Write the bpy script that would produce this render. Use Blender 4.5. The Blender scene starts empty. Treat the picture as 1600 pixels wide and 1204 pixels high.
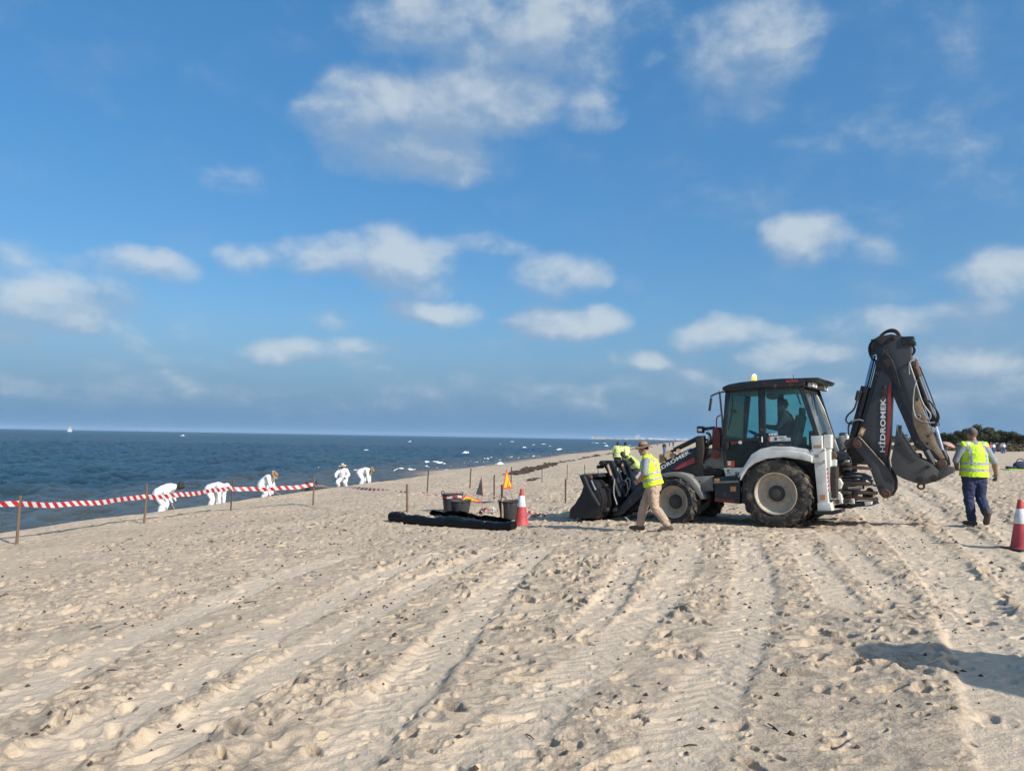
import bpy, bmesh, math, random
import numpy as np
from mathutils import Vector, Matrix, Quaternion

scene = bpy.context.scene
COL = scene.collection
R = math.radians
PI = math.pi

# ------------------------------------------------------------------ camera
CAM_Z = 1.78
F_PX = 1200.0                       # focal length in photo pixels (photo 1600 x 1204)
PITCH, ROLL = R(3.87), R(0.99)
cam_data = bpy.data.cameras.new('camera')
cam = bpy.data.objects.new('camera', cam_data)
COL.objects.link(cam)
cam_data.sensor_width = 36.0
cam_data.lens = 36.0 * F_PX / 1600.0
cam_data.clip_start = 0.05
cam_data.clip_end = 60000.0
_fw = Vector((0, math.cos(PITCH), math.sin(PITCH)))
_rt0 = Vector((1, 0, 0))
_up0 = _rt0.cross(_fw)
RT = _rt0 * math.cos(ROLL) + _up0 * math.sin(ROLL)
UP = _up0 * math.cos(ROLL) - _rt0 * math.sin(ROLL)
FW = _fw
_m = Matrix((RT, UP, -FW)).transposed().to_4x4()
_m.translation = Vector((0, 0, CAM_Z))
cam.matrix_world = _m
scene.camera = cam
CAM = Vector((0, 0, CAM_Z))

# ------------------------------------------------------------------ sun and sky
SUN_EL, SUN_TOWARD = R(33.0), R(42.0)          # sun to the right, a little behind the viewer
SUN_DIR = Vector((math.cos(SUN_TOWARD) * math.cos(SUN_EL), -math.sin(SUN_TOWARD) * math.cos(SUN_EL), math.sin(SUN_EL)))
sun_data = bpy.data.lights.new('sun', 'SUN')
sun_data.energy = 5.0
sun_data.angle = R(0.53)
sun_data.color = (1.0, 0.945, 0.86)
sun = bpy.data.objects.new('sun', sun_data)
sun.rotation_euler = (-SUN_DIR).to_track_quat('-Z', 'Y').to_euler()
sun.location = (30, -10, 40)
COL.objects.link(sun)

scene.view_settings.view_transform = 'Standard'
scene.view_settings.look = 'None'
scene.view_settings.exposure = 0.10
scene.view_settings.gamma = 1.0
scene.view_settings.use_curve_mapping = False
scene.render.engine = 'CYCLES'
scene.cycles.use_denoising = True
scene.cycles.max_bounces = 8
scene.cycles.diffuse_bounces = 3
scene.cycles.glossy_bounces = 3
scene.cycles.transparent_max_bounces = 24
scene.cycles.volume_bounces = 0
scene.cycles.caustics_reflective = False
scene.cycles.caustics_refractive = False
scene.cycles.sample_clamp_indirect = 6.0


def pix_dir(px, py):
    return (FW + RT * ((px - 800.0) / F_PX) + UP * (-(py - 602.0) / F_PX)).normalized()


class Nodes:
    """tiny helper around a node tree"""
    def __init__(self, tree):
        self.t = tree
        tree.nodes.clear()

    def n(self, kind, **kw):
        node = self.t.nodes.new(kind)
        for k, v in kw.items():
            if k.startswith('i_'):
                key = k[2:]
                key = int(key) if key.isdigit() else key
                node.inputs[key].default_value = v
            else:
                setattr(node, k, v)
        return node

    def l(self, a, b):
        self.t.links.new(a, b)

    def set(self, sock, v):
        if hasattr(v, 'is_linked') or isinstance(v, bpy.types.NodeSocket):
            self.t.links.new(v, sock)
        elif v is not None:
            sock.default_value = v

    def math(self, op, a, b=None, c=None, clamp=False):
        m = self.t.nodes.new('ShaderNodeMath')
        m.operation = op
        m.use_clamp = clamp
        self.set(m.inputs[0], a)
        if b is not None:
            self.set(m.inputs[1], b)
        if c is not None:
            self.set(m.inputs[2], c)
        return m.outputs[0]

    def vmath(self, op, a, b=None, scale=None):
        m = self.t.nodes.new('ShaderNodeVectorMath')
        m.operation = op
        self.set(m.inputs[0], a)
        if b is not None:
            self.set(m.inputs[1], b)
        if scale is not None:
            self.set(m.inputs['Scale'], scale)
        return m.outputs['Value'] if op in ('LENGTH', 'DOT_PRODUCT', 'DISTANCE') else m.outputs['Vector']

    def mix(self, fac, a, b, blend='MIX'):
        m = self.t.nodes.new('ShaderNodeMix')
        m.data_type = 'RGBA'
        m.blend_type = blend
        self.set(m.inputs[0], fac)
        self.set(m.inputs[6], a)
        self.set(m.inputs[7], b)
        return m.outputs[2]

    def ramp(self, v, lo, hi, a=0.0, b=1.0, smooth=True):
        m = self.t.nodes.new('ShaderNodeMapRange')
        m.interpolation_type = 'SMOOTHSTEP' if smooth else 'LINEAR'
        m.clamp = True
        self.set(m.inputs[0], v)
        m.inputs[1].default_value = lo
        m.inputs[2].default_value = hi
        m.inputs[3].default_value = a
        m.inputs[4].default_value = b
        return m.outputs[0]

    def noise(self, vec, scale, detail=4.0, rough=0.55, dist=0.0, lac=2.0):
        m = self.t.nodes.new('ShaderNodeTexNoise')
        m.inputs['Scale'].default_value = scale
        m.inputs['Detail'].default_value = detail
        m.inputs['Roughness'].default_value = rough
        m.inputs['Lacunarity'].default_value = lac
        m.inputs['Distortion'].default_value = dist
        if vec is not None:
            self.l(vec, m.inputs['Vector'])
        return m


# clouds: (photo x, photo y, half width, half height, weight) read off the photograph and turned into sky directions
CLOUDS = [
    (790, 40, 215, 85, 1.0), (640, 25, 110, 50, .7), (900, 70, 90, 80, .75), (690, 160, 170, 60, 1.25), (560, 190, 100, 40, .8), (660, 235, 150, 46, 1.05),
    (925, 172, 60, 36, .9), (800, 165, 90, 50, 1.0), (1175, 75, 100, 85, .8), (1215, 20, 70, 50, .5), (1015, 90, 30, 16, .55), (365, 285, 60, 20, .42),
    (400, 400, 62, 32, .75), (520, 398, 100, 36, .95), (625, 400, 85, 52, 1.1), (640, 440, 70, 40, .8), (875, 425, 75, 40, .95), (760, 388, 80, 22, .45),
    (675, 494, 88, 25, .95), (880, 508, 96, 33, 1.3), (520, 505, 45, 22, .5), (85, 468, 112, 46, 1.15), (45, 395, 50, 32, .6),
    (210, 412, 90, 27, .8), (12, 520, 50, 24, .75), (437, 547, 68, 18, .85), (575, 540, 60, 15, .65), (300, 560, 75, 18, .5), (130, 565, 70, 18, .55),
    (1258, 380, 62, 40, 1.1), (1365, 390, 60, 24, .5), (1565, 425, 80, 42, 1.05), (1520, 482, 70, 26, .8), (1120, 524, 72, 30, 1.0),
    (1390, 508, 95, 28, .9), (1210, 530, 60, 20, .6), (1300, 515, 60, 20, .6), (1240, 560, 110, 27, .9), (1525, 572, 82, 28, 1.05),
    (1010, 568, 45, 20, .75), (930, 570, 60, 20, .65), (1090, 592, 60, 22, .7), (440, 605, 90, 16, .45), (60, 595, 70, 14, .45),
    (960, 602, 110, 17, .55), (1470, 618, 160, 30, .6), (1300, 600, 70, 30, .7), (1595, 600, 50, 22, .75), (700, 570, 140, 14, .35), (800, 540, 60, 12, .35),
    (600, 605, 50, 10, .4), (250, 585, 60, 10, .35),
    (150, 602, 260, 26, .44), (420, 622, 300, 24, .40), (760, 602, 220, 24, .42), (950, 622, 240, 34, .50), (1420, 640, 260, 40, .62), (1500, 220, 420, 330, .26), (1450, 570, 320, 80, .52), (1180, 600, 200, 50, .50), (180, 520, 220, 40, .34), (620, 560, 260, 30, .36), (1250, 640, 300, 30, .5),
]


def build_world():
    w = bpy.data.worlds.new('World')
    scene.world = w
    w.use_nodes = True
    # a group: (azimuth, elevation, 0) in radians -> cloud density
    g = bpy.data.node_groups.new('cloud_density', 'ShaderNodeTree')
    g.interface.new_socket('Vector', in_out='INPUT', socket_type='NodeSocketVector')
    g.interface.new_socket('Density', in_out='OUTPUT', socket_type='NodeSocketFloat')
    g.interface.new_socket('Thickness', in_out='OUTPUT', socket_type='NodeSocketFloat')
    G = Nodes(g)
    gi = G.n('NodeGroupInput')
    go = G.n('NodeGroupOutput')
    vec = gi.outputs[0]
    warp = G.noise(vec, 9.0, 3.0, 0.5)
    wv = G.vmath('SCALE', G.vmath('SUBTRACT', warp.outputs['Color'], (0.5, 0.5, 0.5)), scale=0.05)
    wvec = G.vmath('ADD', vec, wv)
    total = None
    for (px, py, rx, ry, wt) in CLOUDS:
        d = pix_dir(px, py)
        az, el = math.atan2(d.x, d.y), math.asin(d.z)
        c = G.vmath('SUBTRACT', wvec, (az, el, 0))
        c = G.vmath('MULTIPLY', c, (F_PX / rx * math.cos(el), F_PX / ry, 0))
        r2 = G.vmath('DOT_PRODUCT', c, c)
        f = G.math('MULTIPLY_ADD', r2, -0.62 * wt, wt, clamp=False)
        f = G.math('MAXIMUM', f, 0.0)
        total = f if total is None else G.math('SMOOTH_MAX', total, f, 0.25)
    # the same kind of scattered cumulus goes on all round, outside the part the photograph shows
    sep = G.n('ShaderNodeSeparateXYZ')
    G.l(vec, sep.inputs[0])
    off = G.math('MAXIMUM', G.ramp(G.math('ABSOLUTE', sep.outputs[0]), 0.62, 0.80), G.ramp(sep.outputs[1], 0.60, 0.72))
    st = G.vmath('MULTIPLY', vec, (1.0, 2.2, 1.0))
    gen = G.ramp(G.noise(st, 2.6, 2.0, 0.5).outputs['Fac'], 0.50, 0.66, 0.0, 1.1)
    total = G.math('MAXIMUM', total, G.math('MULTIPLY', gen, off))
    st2 = G.vmath('MULTIPLY', vec, (1.0, 1.5, 1.0))
    fine = G.noise(st2, 10.5, 11.0, 0.575, 0.15)
    fv = G.math('SUBTRACT', fine.outputs['Fac'], 0.5)
    # thin veil of very faint cloud low over the sea
    v = G.math('MULTIPLY_ADD', fv, 1.9, total)
    v = G.math('MULTIPLY', v, G.ramp(total, 0.0, 0.35))
    dens = G.ramp(v, 0.06, 1.12)
    G.l(dens, go.inputs[0])
    G.l(v, go.inputs[1])

    W = Nodes(w.node_tree)
    out = W.n('ShaderNodeOutputWorld')
    bg = W.n('ShaderNodeBackground')
    bg.inputs['Strength'].default_value = 0.13
    sky = W.n('ShaderNodeTexSky')
    sky.sky_type = 'NISHITA'
    sky.sun_disc = False
    sky.sun_elevation = SUN_EL
    sky.sun_rotation = math.atan2(SUN_DIR.x, SUN_DIR.y)
    sky.air_density = 1.0
    sky.dust_density = 2.5
    sky.ozone_density = 3.0
    sky.altitude = 0
    tc = W.n('ShaderNodeTexCoord')
    nrm = W.vmath('NORMALIZE', tc.outputs['Generated'])
    sep = W.n('ShaderNodeSeparateXYZ')
    W.l(nrm, sep.inputs[0])
    az = W.math('ARCTAN2', sep.outputs[0], sep.outputs[1])
    el = W.math('ARCSINE', sep.outputs[2])
    cmb = W.n('ShaderNodeCombineXYZ')
    W.l(az, cmb.inputs[0])
    W.l(el, cmb.inputs[1])
    d0 = W.n('ShaderNodeGroup')
    d0.node_tree = g
    W.l(cmb.outputs[0], d0.inputs[0])
    d1 = W.n('ShaderNodeGroup')
    d1.node_tree = g
    W.l(W.vmath('ADD', cmb.outputs[0], (0.010, 0.016, 0.0)), d1.inputs[0])
    d2 = W.n('ShaderNodeGroup')
    d2.node_tree = g
    W.l(W.vmath('ADD', cmb.outputs[0], (0.030, 0.052, 0.0)), d2.inputs[0])
    lit = W.math('SUBTRACT', d0.outputs[1], d1.outputs[1])
    lit2 = W.math('SUBTRACT', d0.outputs[1], d2.outputs[1])
    lit = W.math('ADD', W.math('MULTIPLY', lit, 0.55), W.math('MULTIPLY', lit2, 0.55))
    lit = W.ramp(lit, -0.20, 0.75)
    low = W.ramp(el, 0.0, 0.16)                       # air in front of clouds near the horizon
    base_c = W.mix(low, (2.3, 3.1, 4.2, 1), (2.15, 3.0, 4.15, 1))
    lit_c = W.mix(low, (4.6, 5.05, 5.4, 1), (4.5, 5.0, 5.35, 1))
    cc = W.mix(lit, base_c, lit_c)
    alpha = W.math('MULTIPLY', d0.outputs[0], W.ramp(el, -0.005, 0.07, 0.45, 0.77))
    hsv = W.n('ShaderNodeHueSaturation')
    hsv.inputs['Saturation'].default_value = SKY_SAT
    hsv.inputs['Value'].default_value = SKY_VAL
    W.l(sky.outputs[0], hsv.inputs['Color'])
    # an even thin veil over the whole sky, and a pale bluish murk low down
    veil = W.mix(0.36, hsv.outputs['Color'], (0.84, 2.48, 4.7, 1))
    skyc = W.mix(W.ramp(el, -0.02, 0.17, 0.92, 0.0), veil, SKY_LOW)
    col = W.mix(alpha, skyc, cc)
    W.l(col, bg.inputs['Color'])
    W.l(bg.outputs[0], out.inputs['Surface'])
    w.cycles.sampling_method = 'MANUAL'
    w.cycles.sample_map_resolution = 512


SKY_SAT, SKY_VAL = 1.34, 1.10
SKY_LOW = (1.0, 2.15, 3.65, 1)
build_world()

# ------------------------------------------------------------------ ground shape (numpy)
_rs = np.random.RandomState(7)
_PERM = _rs.permutation(4096).astype(np.int64)
_GX = np.cos(_rs.rand(4096) * 2 * PI)
_GY = np.sin(np.arccos(_GX)) * np.where(_rs.rand(4096) > .5, 1, -1)


def _hash(ix, iy, seed=0):
    return _PERM[(_PERM[(ix + seed * 131) & 4095] + iy) & 4095]


def perlin(x, y, seed=0):
    xi = np.floor(x).astype(np.int64)
    yi = np.floor(y).astype(np.int64)
    xf = x - xi
    yf = y - yi
    u = xf * xf * xf * (xf * (xf * 6 - 15) + 10)
    v = yf * yf * yf * (yf * (yf * 6 - 15) + 10)
    def gr(ix, iy, dx, dy):
        h = _hash(ix, iy, seed)
        return _GX[h] * dx + _GY[h] * dy
    a = gr(xi, yi, xf, yf)
    b = gr(xi + 1, yi, xf - 1, yf)
    c = gr(xi, yi + 1, xf, yf - 1)
    d = gr(xi + 1, yi + 1, xf - 1, yf - 1)
    return ((a + (b - a) * u) * (1 - v) + (c + (d - c) * u) * v) * 1.5


def sstep(x, a, b):
    t = np.clip((x - a) / (b - a), 0, 1)
    return t * t * (3 - 2 * t)


SHORE_D = (0.225, 0.9744)           # along the shore, away from the viewer
SHORE_0 = (-13.3, 20.0)             # a point on the berm crest
SEA_Z = -1.72
PLATEAU = 0.55


def shore_st(x, y):
    s = (x - SHORE_0[0]) * SHORE_D[1] - (y - SHORE_0[1]) * SHORE_D[0]
    t = (x - SHORE_0[0]) * SHORE_D[0] + (y - SHORE_0[1]) * SHORE_D[1]
    return s, t


def ground_base(x, y):
    x = np.asarray(x, float)
    y = np.asarray(y, float)
    s, t = shore_st(x, y)
    s = s + perlin(t / 9.0, s * 0 + .5, 3) * 0.55 + perlin(t / 2.2, s * 0 + .7, 4) * 0.16 + perlin(t / 45., s * 0 + .7, 5) * 2.5 * sstep(t, 20, 70)
    inl = -0.98 + 0.056 * s
    up = PLATEAU - np.log1p(np.exp(np.clip((PLATEAU - inl) * 9, -40, 40))) / 9    # soft minimum with the plateau
    k = 0.34 - 0.268 * sstep(t, 24, 50)
    face = -0.98 + k * s
    # berm: blend of inland slope and beach face, rounded
    w = sstep(s, -0.5, 0.35)
    z = face * (1 - w) + up * w
    z = z + 0.07 * np.exp(-((s - 0.3) / 0.7) ** 2) * (1 - sstep(t, 25, 60))
    z = np.maximum(z, -6.0)
    z = z + 0.10 * perlin(x / 7.0, y / 7.0, 11) * sstep(s, 1, 8) + 0.0
    return z


# tyre tracks: photo pixels on the ground, turned into polylines
def px_ground(px, py):
    d = pix_dir(px, py)
    lo, hi = 0.5, 4000.0
    t = 1.0
    prev = 0.5
    while t < hi:
        p = CAM + d * t
        if p.z < float(ground_base(p.x, p.y)):
            break
        prev = t
        t *= 1.02
    for _ in range(30):
        m = (prev + t) / 2
        p = CAM + d * m
        if p.z < float(ground_base(p.x, p.y)):
            t = m
        else:
            prev = m
    p = CAM + d * t
    return p


TRACKS_PX = [
    # (points, width, depth, lug strength)
    ([(640, 1300), (760, 1190), (880, 1070), (985, 985), (1050, 915), (1072, 870), (1078, 832)], 0.40, 0.028, 1.0),
    ([(980, 1300), (1050, 1180), (1110, 1080), (1155, 1000), (1180, 950), (1178, 890), (1160, 838)], 0.42, 0.030, 1.0),
    ([(420, 1300), (560, 1160), (660, 1050), (730, 970), (790, 905), (850, 855)], 0.42, 0.060, 1.0),
    ([(0, 1235), (200, 1120), (400, 1000), (560, 915), (700, 860)], 0.42, 0.035, 0.5),
    ([(-150, 1180), (40, 1085), (230, 985), (420, 905), (560, 862)], 0.42, 0.03, 0.4),
    ([(150, 1240), (330, 1120), (480, 1020), (640, 920), (780, 858)], 0.34, 0.04, 0.4),
    ([(1720, 1180), (1610, 1040), (1500, 900), (1420, 830), (1360, 780)], 0.40, 0.03, 1.2),
    ([(1700, 1000), (1560, 880), (1460, 800), (1400, 760)], 0.38, 0.03, 1.2),
    ([(1560, 1000), (1440, 880), (1370, 815), (1330, 780)], 0.36, 0.03, 0.8),
    ([(1420, 950), (1340, 880), (1290, 830)], 0.34, 0.03, 0.5),
    ([(1330, 960), (1270, 880), (1240, 840)], 0.34, 0.025, 0.5),
    ([(1720, 940), (1600, 850), (1520, 790), (1440, 745)], 0.40, 0.03, 1.0),
    ([(900, 1000), (960, 930), (985, 880), (990, 845)], 0.34, 0.025, 0.5),
    ([(1650, 1330), (1590, 1180), (1560, 1080), (1500, 960)], 0.40, 0.04, 0.6),
]
TRACKS = []
for _pts, _w, _d, _lug in TRACKS_PX:
    _w = _w * 1.18
    _q = [px_ground(*p) for p in _pts]
    _x = np.array([p.x for p in _q])
    _y = np.array([p.y for p in _q])
    # resample smoothly by arc length
    _s = np.concatenate([[0], np.cumsum(np.hypot(np.diff(_x), np.diff(_y)))])
    _n = max(8, int(_s[-1] / 0.35))
    _ss = np.linspace(0, _s[-1], _n)
    _xx, _yy = np.interp(_ss, _s, _x), np.interp(_ss, _s, _y)
    for _ in range(6):
        _xx[1:-1] = (_xx[:-2] + 2 * _xx[1:-1] + _xx[2:]) / 4
        _yy[1:-1] = (_yy[:-2] + 2 * _yy[1:-1] + _yy[2:]) / 4
    TRACKS.append((_xx, _yy, _w, _d, _lug))


def track_field(x, y):
    """for every point: rut depth/ridge height and a smoothing factor (0 = natural, 1 = rolled flat)"""
    h = np.zeros_like(x)
    flat = np.zeros_like(x)
    for ti, (tx, ty, w, dep, lug) in enumerate(TRACKS):
        pad = 0.7
        sel = np.where((x > tx.min() - pad) & (x < tx.max() + pad) & (y > ty.min() - pad) & (y < ty.max() + pad))[0]
        if not len(sel):
            continue
        px, py = x[sel], y[sel]
        best = np.full(len(sel), 1e9)
        sd = np.zeros(len(sel))
        arc = np.zeros(len(sel))
        a0 = 0.0
        for i in range(len(tx) - 1):
            ex, ey = tx[i + 1] - tx[i], ty[i + 1] - ty[i]
            L = math.hypot(ex, ey)
            if L < 1e-6:
                continue
            ux, uy = ex / L, ey / L
            rx, ry = px - tx[i], py - ty[i]
            al = rx * ux + ry * uy
            cl = np.clip(al, 0, L)
            dx, dy = rx - cl * ux, ry - cl * uy
            d = np.hypot(dx, dy)
            side = np.sign(ux * ry - uy * rx)
            m = d < best
            best[m] = d[m]
            sd[m] = (d * side)[m]
            arc[m] = a0 + cl[m]
            a0 += L
        wob = perlin(arc / 0.5, arc * 0 + ti, 21) * 0.03 + perlin(arc / .12, sd * 6 + ti, 27) * 0.018
        b = np.abs(sd + wob)
        inside = 1 - sstep(b, w * 0.36, w * 0.58)
        endf = sstep(arc, 0, 0.6) * (1 - sstep(arc, a0 - 0.6, a0))
        vary = 0.55 + 0.45 * np.clip(perlin(arc / 2.3, arc * 0 + 3.3 * ti, 22) + .5, 0, 1)
        brk = 0.72 + 0.28 * sstep(perlin(arc / 1.9 + 7.7 * ti, sd * 1.5, 26), -0.45, 0.05)
        chev = np.cos((arc * 1.0 + np.abs(sd) * 1.1) * 2 * PI / 0.17)
        chev = np.clip(chev * 1.6, -1, 1) * lug * 0.008 * inside
        ridge = np.exp(-((b - w * 0.62) / 0.065) ** 2) * (0.55 + 0.6 * np.clip(perlin(arc / .35, sd * 5, 23) + .4, 0, 1.3))
        outer = np.exp(-((b - w * 0.95) / 0.10) ** 2) * 0.25
        dh = (-dep * .42 * inside * vary + chev * .45 * vary + dep * .30 * ridge * vary + dep * outer * .7) * endf * brk
        m = inside * endf * brk
        h[sel] = np.where(m > 0.05, h[sel] * (1 - m) + dh, h[sel] + dh)
        flat[sel] = np.maximum(flat[sel], m * 0.72)
    return h, flat


def dents(x, y, cell, prob, length, width, depth, rim, seed, orient=None, spread=PI):
    """scattered footprints: one jittered oval dent per cell, with a raised rim"""
    xi = np.floor(x / cell).astype(np.int64)
    yi = np.floor(y / cell).astype(np.int64)
    out = np.zeros_like(x)
    for dx in (-1, 0, 1):
        for dy in (-1, 0, 1):
            cx, cy = xi + dx, yi + dy
            h1 = _hash(cx, cy, seed)
            h2 = _hash(cx + 57, cy + 13, seed + 1)
            h3 = _hash(cx + 91, cy - 37, seed + 2)
            ox = (cx + (h1 % 1000) / 1000.0) * cell
            oy = (cy + (h2 % 1000) / 1000.0) * cell
            on = ((h3 % 997) / 997.0) < prob
            ang = (h3 % 613) / 613.0 * 2 * spread + (orient or 0)
            sz = 0.65 + 0.6 * ((h1 // 4) % 211) / 211.0
            dpt = 0.5 + 0.7 * ((h2 // 8) % 151) / 151.0
            rx, ry = x - ox, y - oy
            ca, sa = np.cos(ang), np.sin(ang)
            a = (rx * ca + ry * sa) / (length * sz)
            b = (-rx * sa + ry * ca) / (width * sz)
            # squeeze the waist of the print a little
            b = b * (1 + 0.25 * np.exp(-(a * 3) ** 2))
            r = np.sqrt(a * a + b * b) + 1e-6
            dent = -(1 - sstep(r, 0.55, 1.0))
            rm = np.exp(-((r - 1.15) / 0.28) ** 2) * (0.6 + 0.4 * np.cos(np.arctan2(b, a) + ang * 3))
            out += np.where(on, (dent * depth + rm * rim) * dpt, 0)
    return out


def trample(x, y, cell, seed):
    """cellular dents that meet in crisp ridges: dry sand walked over many times"""
    xi = np.floor(x / cell).astype(np.int64)
    yi = np.floor(y / cell).astype(np.int64)
    f1 = np.full_like(x, 1e9)
    for dx in (-1, 0, 1):
        for dy in (-1, 0, 1):
            cx, cy = xi + dx, yi + dy
            h1 = _hash(cx, cy, seed)
            h2 = _hash(cx + 57, cy + 13, seed + 1)
            ox = (cx + (h1 % 1000) / 1000.0) * cell
            oy = (cy + (h2 % 1000) / 1000.0) * cell
            w = 0.6 + 0.8 * ((h1 // 4) % 211) / 211.0
            f1 = np.minimum(f1, ((x - ox) ** 2 + (y - oy) ** 2) / (cell * cell) * w)
    return np.minimum(f1, 0.6)


def clods(x, y, cell, prob, size, height, seed):
    xi = np.floor(x / cell).astype(np.int64)
    yi = np.floor(y / cell).astype(np.int64)
    out = np.zeros_like(x)
    for dx in (-1, 0, 1):
        for dy in (-1, 0, 1):
            cx, cy = xi + dx, yi + dy
            h1 = _hash(cx, cy, seed)
            h2 = _hash(cx + 57, cy + 13, seed + 1)
            ox = (cx + (h1 % 1000) / 1000.0) * cell
            oy = (cy + (h2 % 1000) / 1000.0) * cell
            on = ((h2 // 4) % 997) / 997.0 < prob
            sz = size * (0.4 + 0.9 * ((h1 // 4) % 211) / 211.0)
            r2 = ((x - ox) ** 2 + (y - oy) ** 2) / (sz * sz)
            out = np.maximum(out, np.where(on & (r2 < 1), np.sqrt(np.maximum(0, 1 - r2)) * height * (0.5 + (h1 % 97) / 130.), 0))
    return out


def ground_full(x, y, with_flat=False):
    x = np.asarray(x, float)
    y = np.asarray(y, float)
    z = ground_base(x, y)
    s, t = shore_st(x, y)
    dist = np.hypot(x, y)
    near = 1 - sstep(dist, 45, 110)
    wx = x + 0.12 * perlin(x / .6, y / .6, 41) + 0.022 * perlin(x / .11, y / .11, 43)
    wy = y + 0.12 * perlin(x / .6, y / .6, 42) + 0.022 * perlin(x / .11, y / .11, 44)
    rough = np.clip(0.62 + 0.9 * perlin(x / 4.5, y / 4.5, 31), 0.28, 1.1)
    # calmer sand towards the sea side, more trampled between the tracks
    rough = rough * (0.55 + 0.45 * sstep(s, 6, 15))
    beach = sstep(s, -0.6, 0.8)
    dt = 0.030 * perlin(wx / 2.1, wy / 2.1, 1) + 0.016 * perlin(wx / .8, wy / .8, 2) * (0.5 + rough)
    # churned surface: billowed crumbs at several sizes, dark creases between them
    patch = sstep(perlin(x / 1.7 + 5, y / 1.7, 33) + 0.35 * perlin(x / .5, y / .5, 34), -0.15, 0.40)
    churn = (0.35 + 0.65 * patch) * np.clip(rough, .3, 1.05)
    dt += (0.036 * np.abs(perlin(wx / .34, wy / .34, 6)) + 0.024 * np.abs(perlin(wx / .17, wy / .17, 7)) + 0.015 * np.abs(perlin(x / .085, y / .085, 8)) + 0.008 * np.abs(perlin(x / .045, y / .045, 9))) * churn
    # footprints
    dt += dents(wx, wy, 0.46, 0.80, 0.150, 0.070, 0.105, 0.032, 50) * np.clip(rough + .1, .4, 1)
    dt += dents(wx + 9, wy + 3, 0.80, 0.70, 0.18, 0.11, 0.085, 0.034, 60) * np.clip(rough, .25, 1)
    dt += dents(wx + 3, wy + 8, 0.30, 0.50, 0.062, 0.048, 0.060, 0.014, 70) * np.clip(rough, .3, 1)
    dt += (trample(wx + .3 * y, wy, 0.42, 120) - .2) * 0.050 * np.clip(rough, .2, 1.0)
    dt += (trample(wx, wy + .2 * x, 0.19, 124) - .2) * 0.062 * np.clip(rough + .1, .3, 1.1)
    cl = clods(wx, wy, 0.085, 0.5, 0.034, 0.026, 80) * (0.6 + 1.2 * np.abs(perlin(x / .03, y / .03, 81)))
    dt += dents(wx + 5, wy + 1, 0.34, 0.50, 0.048, 0.034, 0.080, 0.014, 90)
    th, flat = track_field(x, y)
    dt = dt + cl * patch * np.clip(rough, 0.2, 1) * (1 - flat)
    dt += clods(x + 1, y + 2, 0.30, 0.16, 0.035, 0.028, 88) * (1 - flat)
    dt = dt * (1 - 0.88 * flat) * near * beach + th * near
    if with_flat:
        return z + dt, flat * near
    return z + dt


def gz(x, y):
    return float(ground_full(np.array([x]), np.array([y]))[0])


def on_ground(px, py, sink=0.0):
    """the point of the sand seen at a photo pixel"""
    p = px_ground(px, py)
    return Vector((p.x, p.y, gz(p.x, p.y) - sink))


def fast_mesh(name, verts, quads, smooth=True):
    me = bpy.data.meshes.new(name)
    nv, nq = len(verts), len(quads)
    me.vertices.add(nv)
    me.vertices.foreach_set('co', np.asarray(verts, np.float32).ravel())
    me.loops.add(nq * 4)
    me.loops.foreach_set('vertex_index', np.asarray(quads, np.int32).ravel())
    me.polygons.add(nq)
    me.polygons.foreach_set('loop_start', np.arange(0, nq * 4, 4, dtype=np.int32))
    me.polygons.foreach_set('loop_total', np.full(nq, 4, np.int32))
    me.update(calc_edges=True)
    if smooth:
        me.polygons.foreach_set('use_smooth', np.ones(nq, bool))
    return me


def polar_grid(radii, angles, closed):
    rr, aa = np.meshgrid(radii, angles, indexing='ij')
    x = (rr * np.sin(aa)).ravel()
    y = (rr * np.cos(aa)).ravel()
    nr, na = len(radii), len(angles)
    idx = np.arange(nr * na).reshape(nr, na)
    if closed:
        nxt = np.roll(idx, -1, axis=1)
        a, b, c, d = idx[:-1], nxt[:-1], nxt[1:], idx[1:]
    else:
        a, b, c, d = idx[:-1, :-1], idx[:-1, 1:], idx[1:, 1:], idx[1:, :-1]
    # angles run clockwise seen from above: order so that normals point up
    q = np.stack([a.ravel(), d.ravel(), c.ravel(), b.ravel()], 1)
    return x, y, q


# ------------------------------------------------------------------ materials
MATS = {}


def new_mat(name):
    m = bpy.data.materials.new(name)
    m.use_nodes = True
    N = Nodes(m.node_tree)
    out = N.n('ShaderNodeOutputMaterial')
    b = N.n('ShaderNodeBsdfPrincipled')
    N.l(b.outputs[0], out.inputs['Surface'])
    MATS[name] = m
    return m, N, b, out


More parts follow.
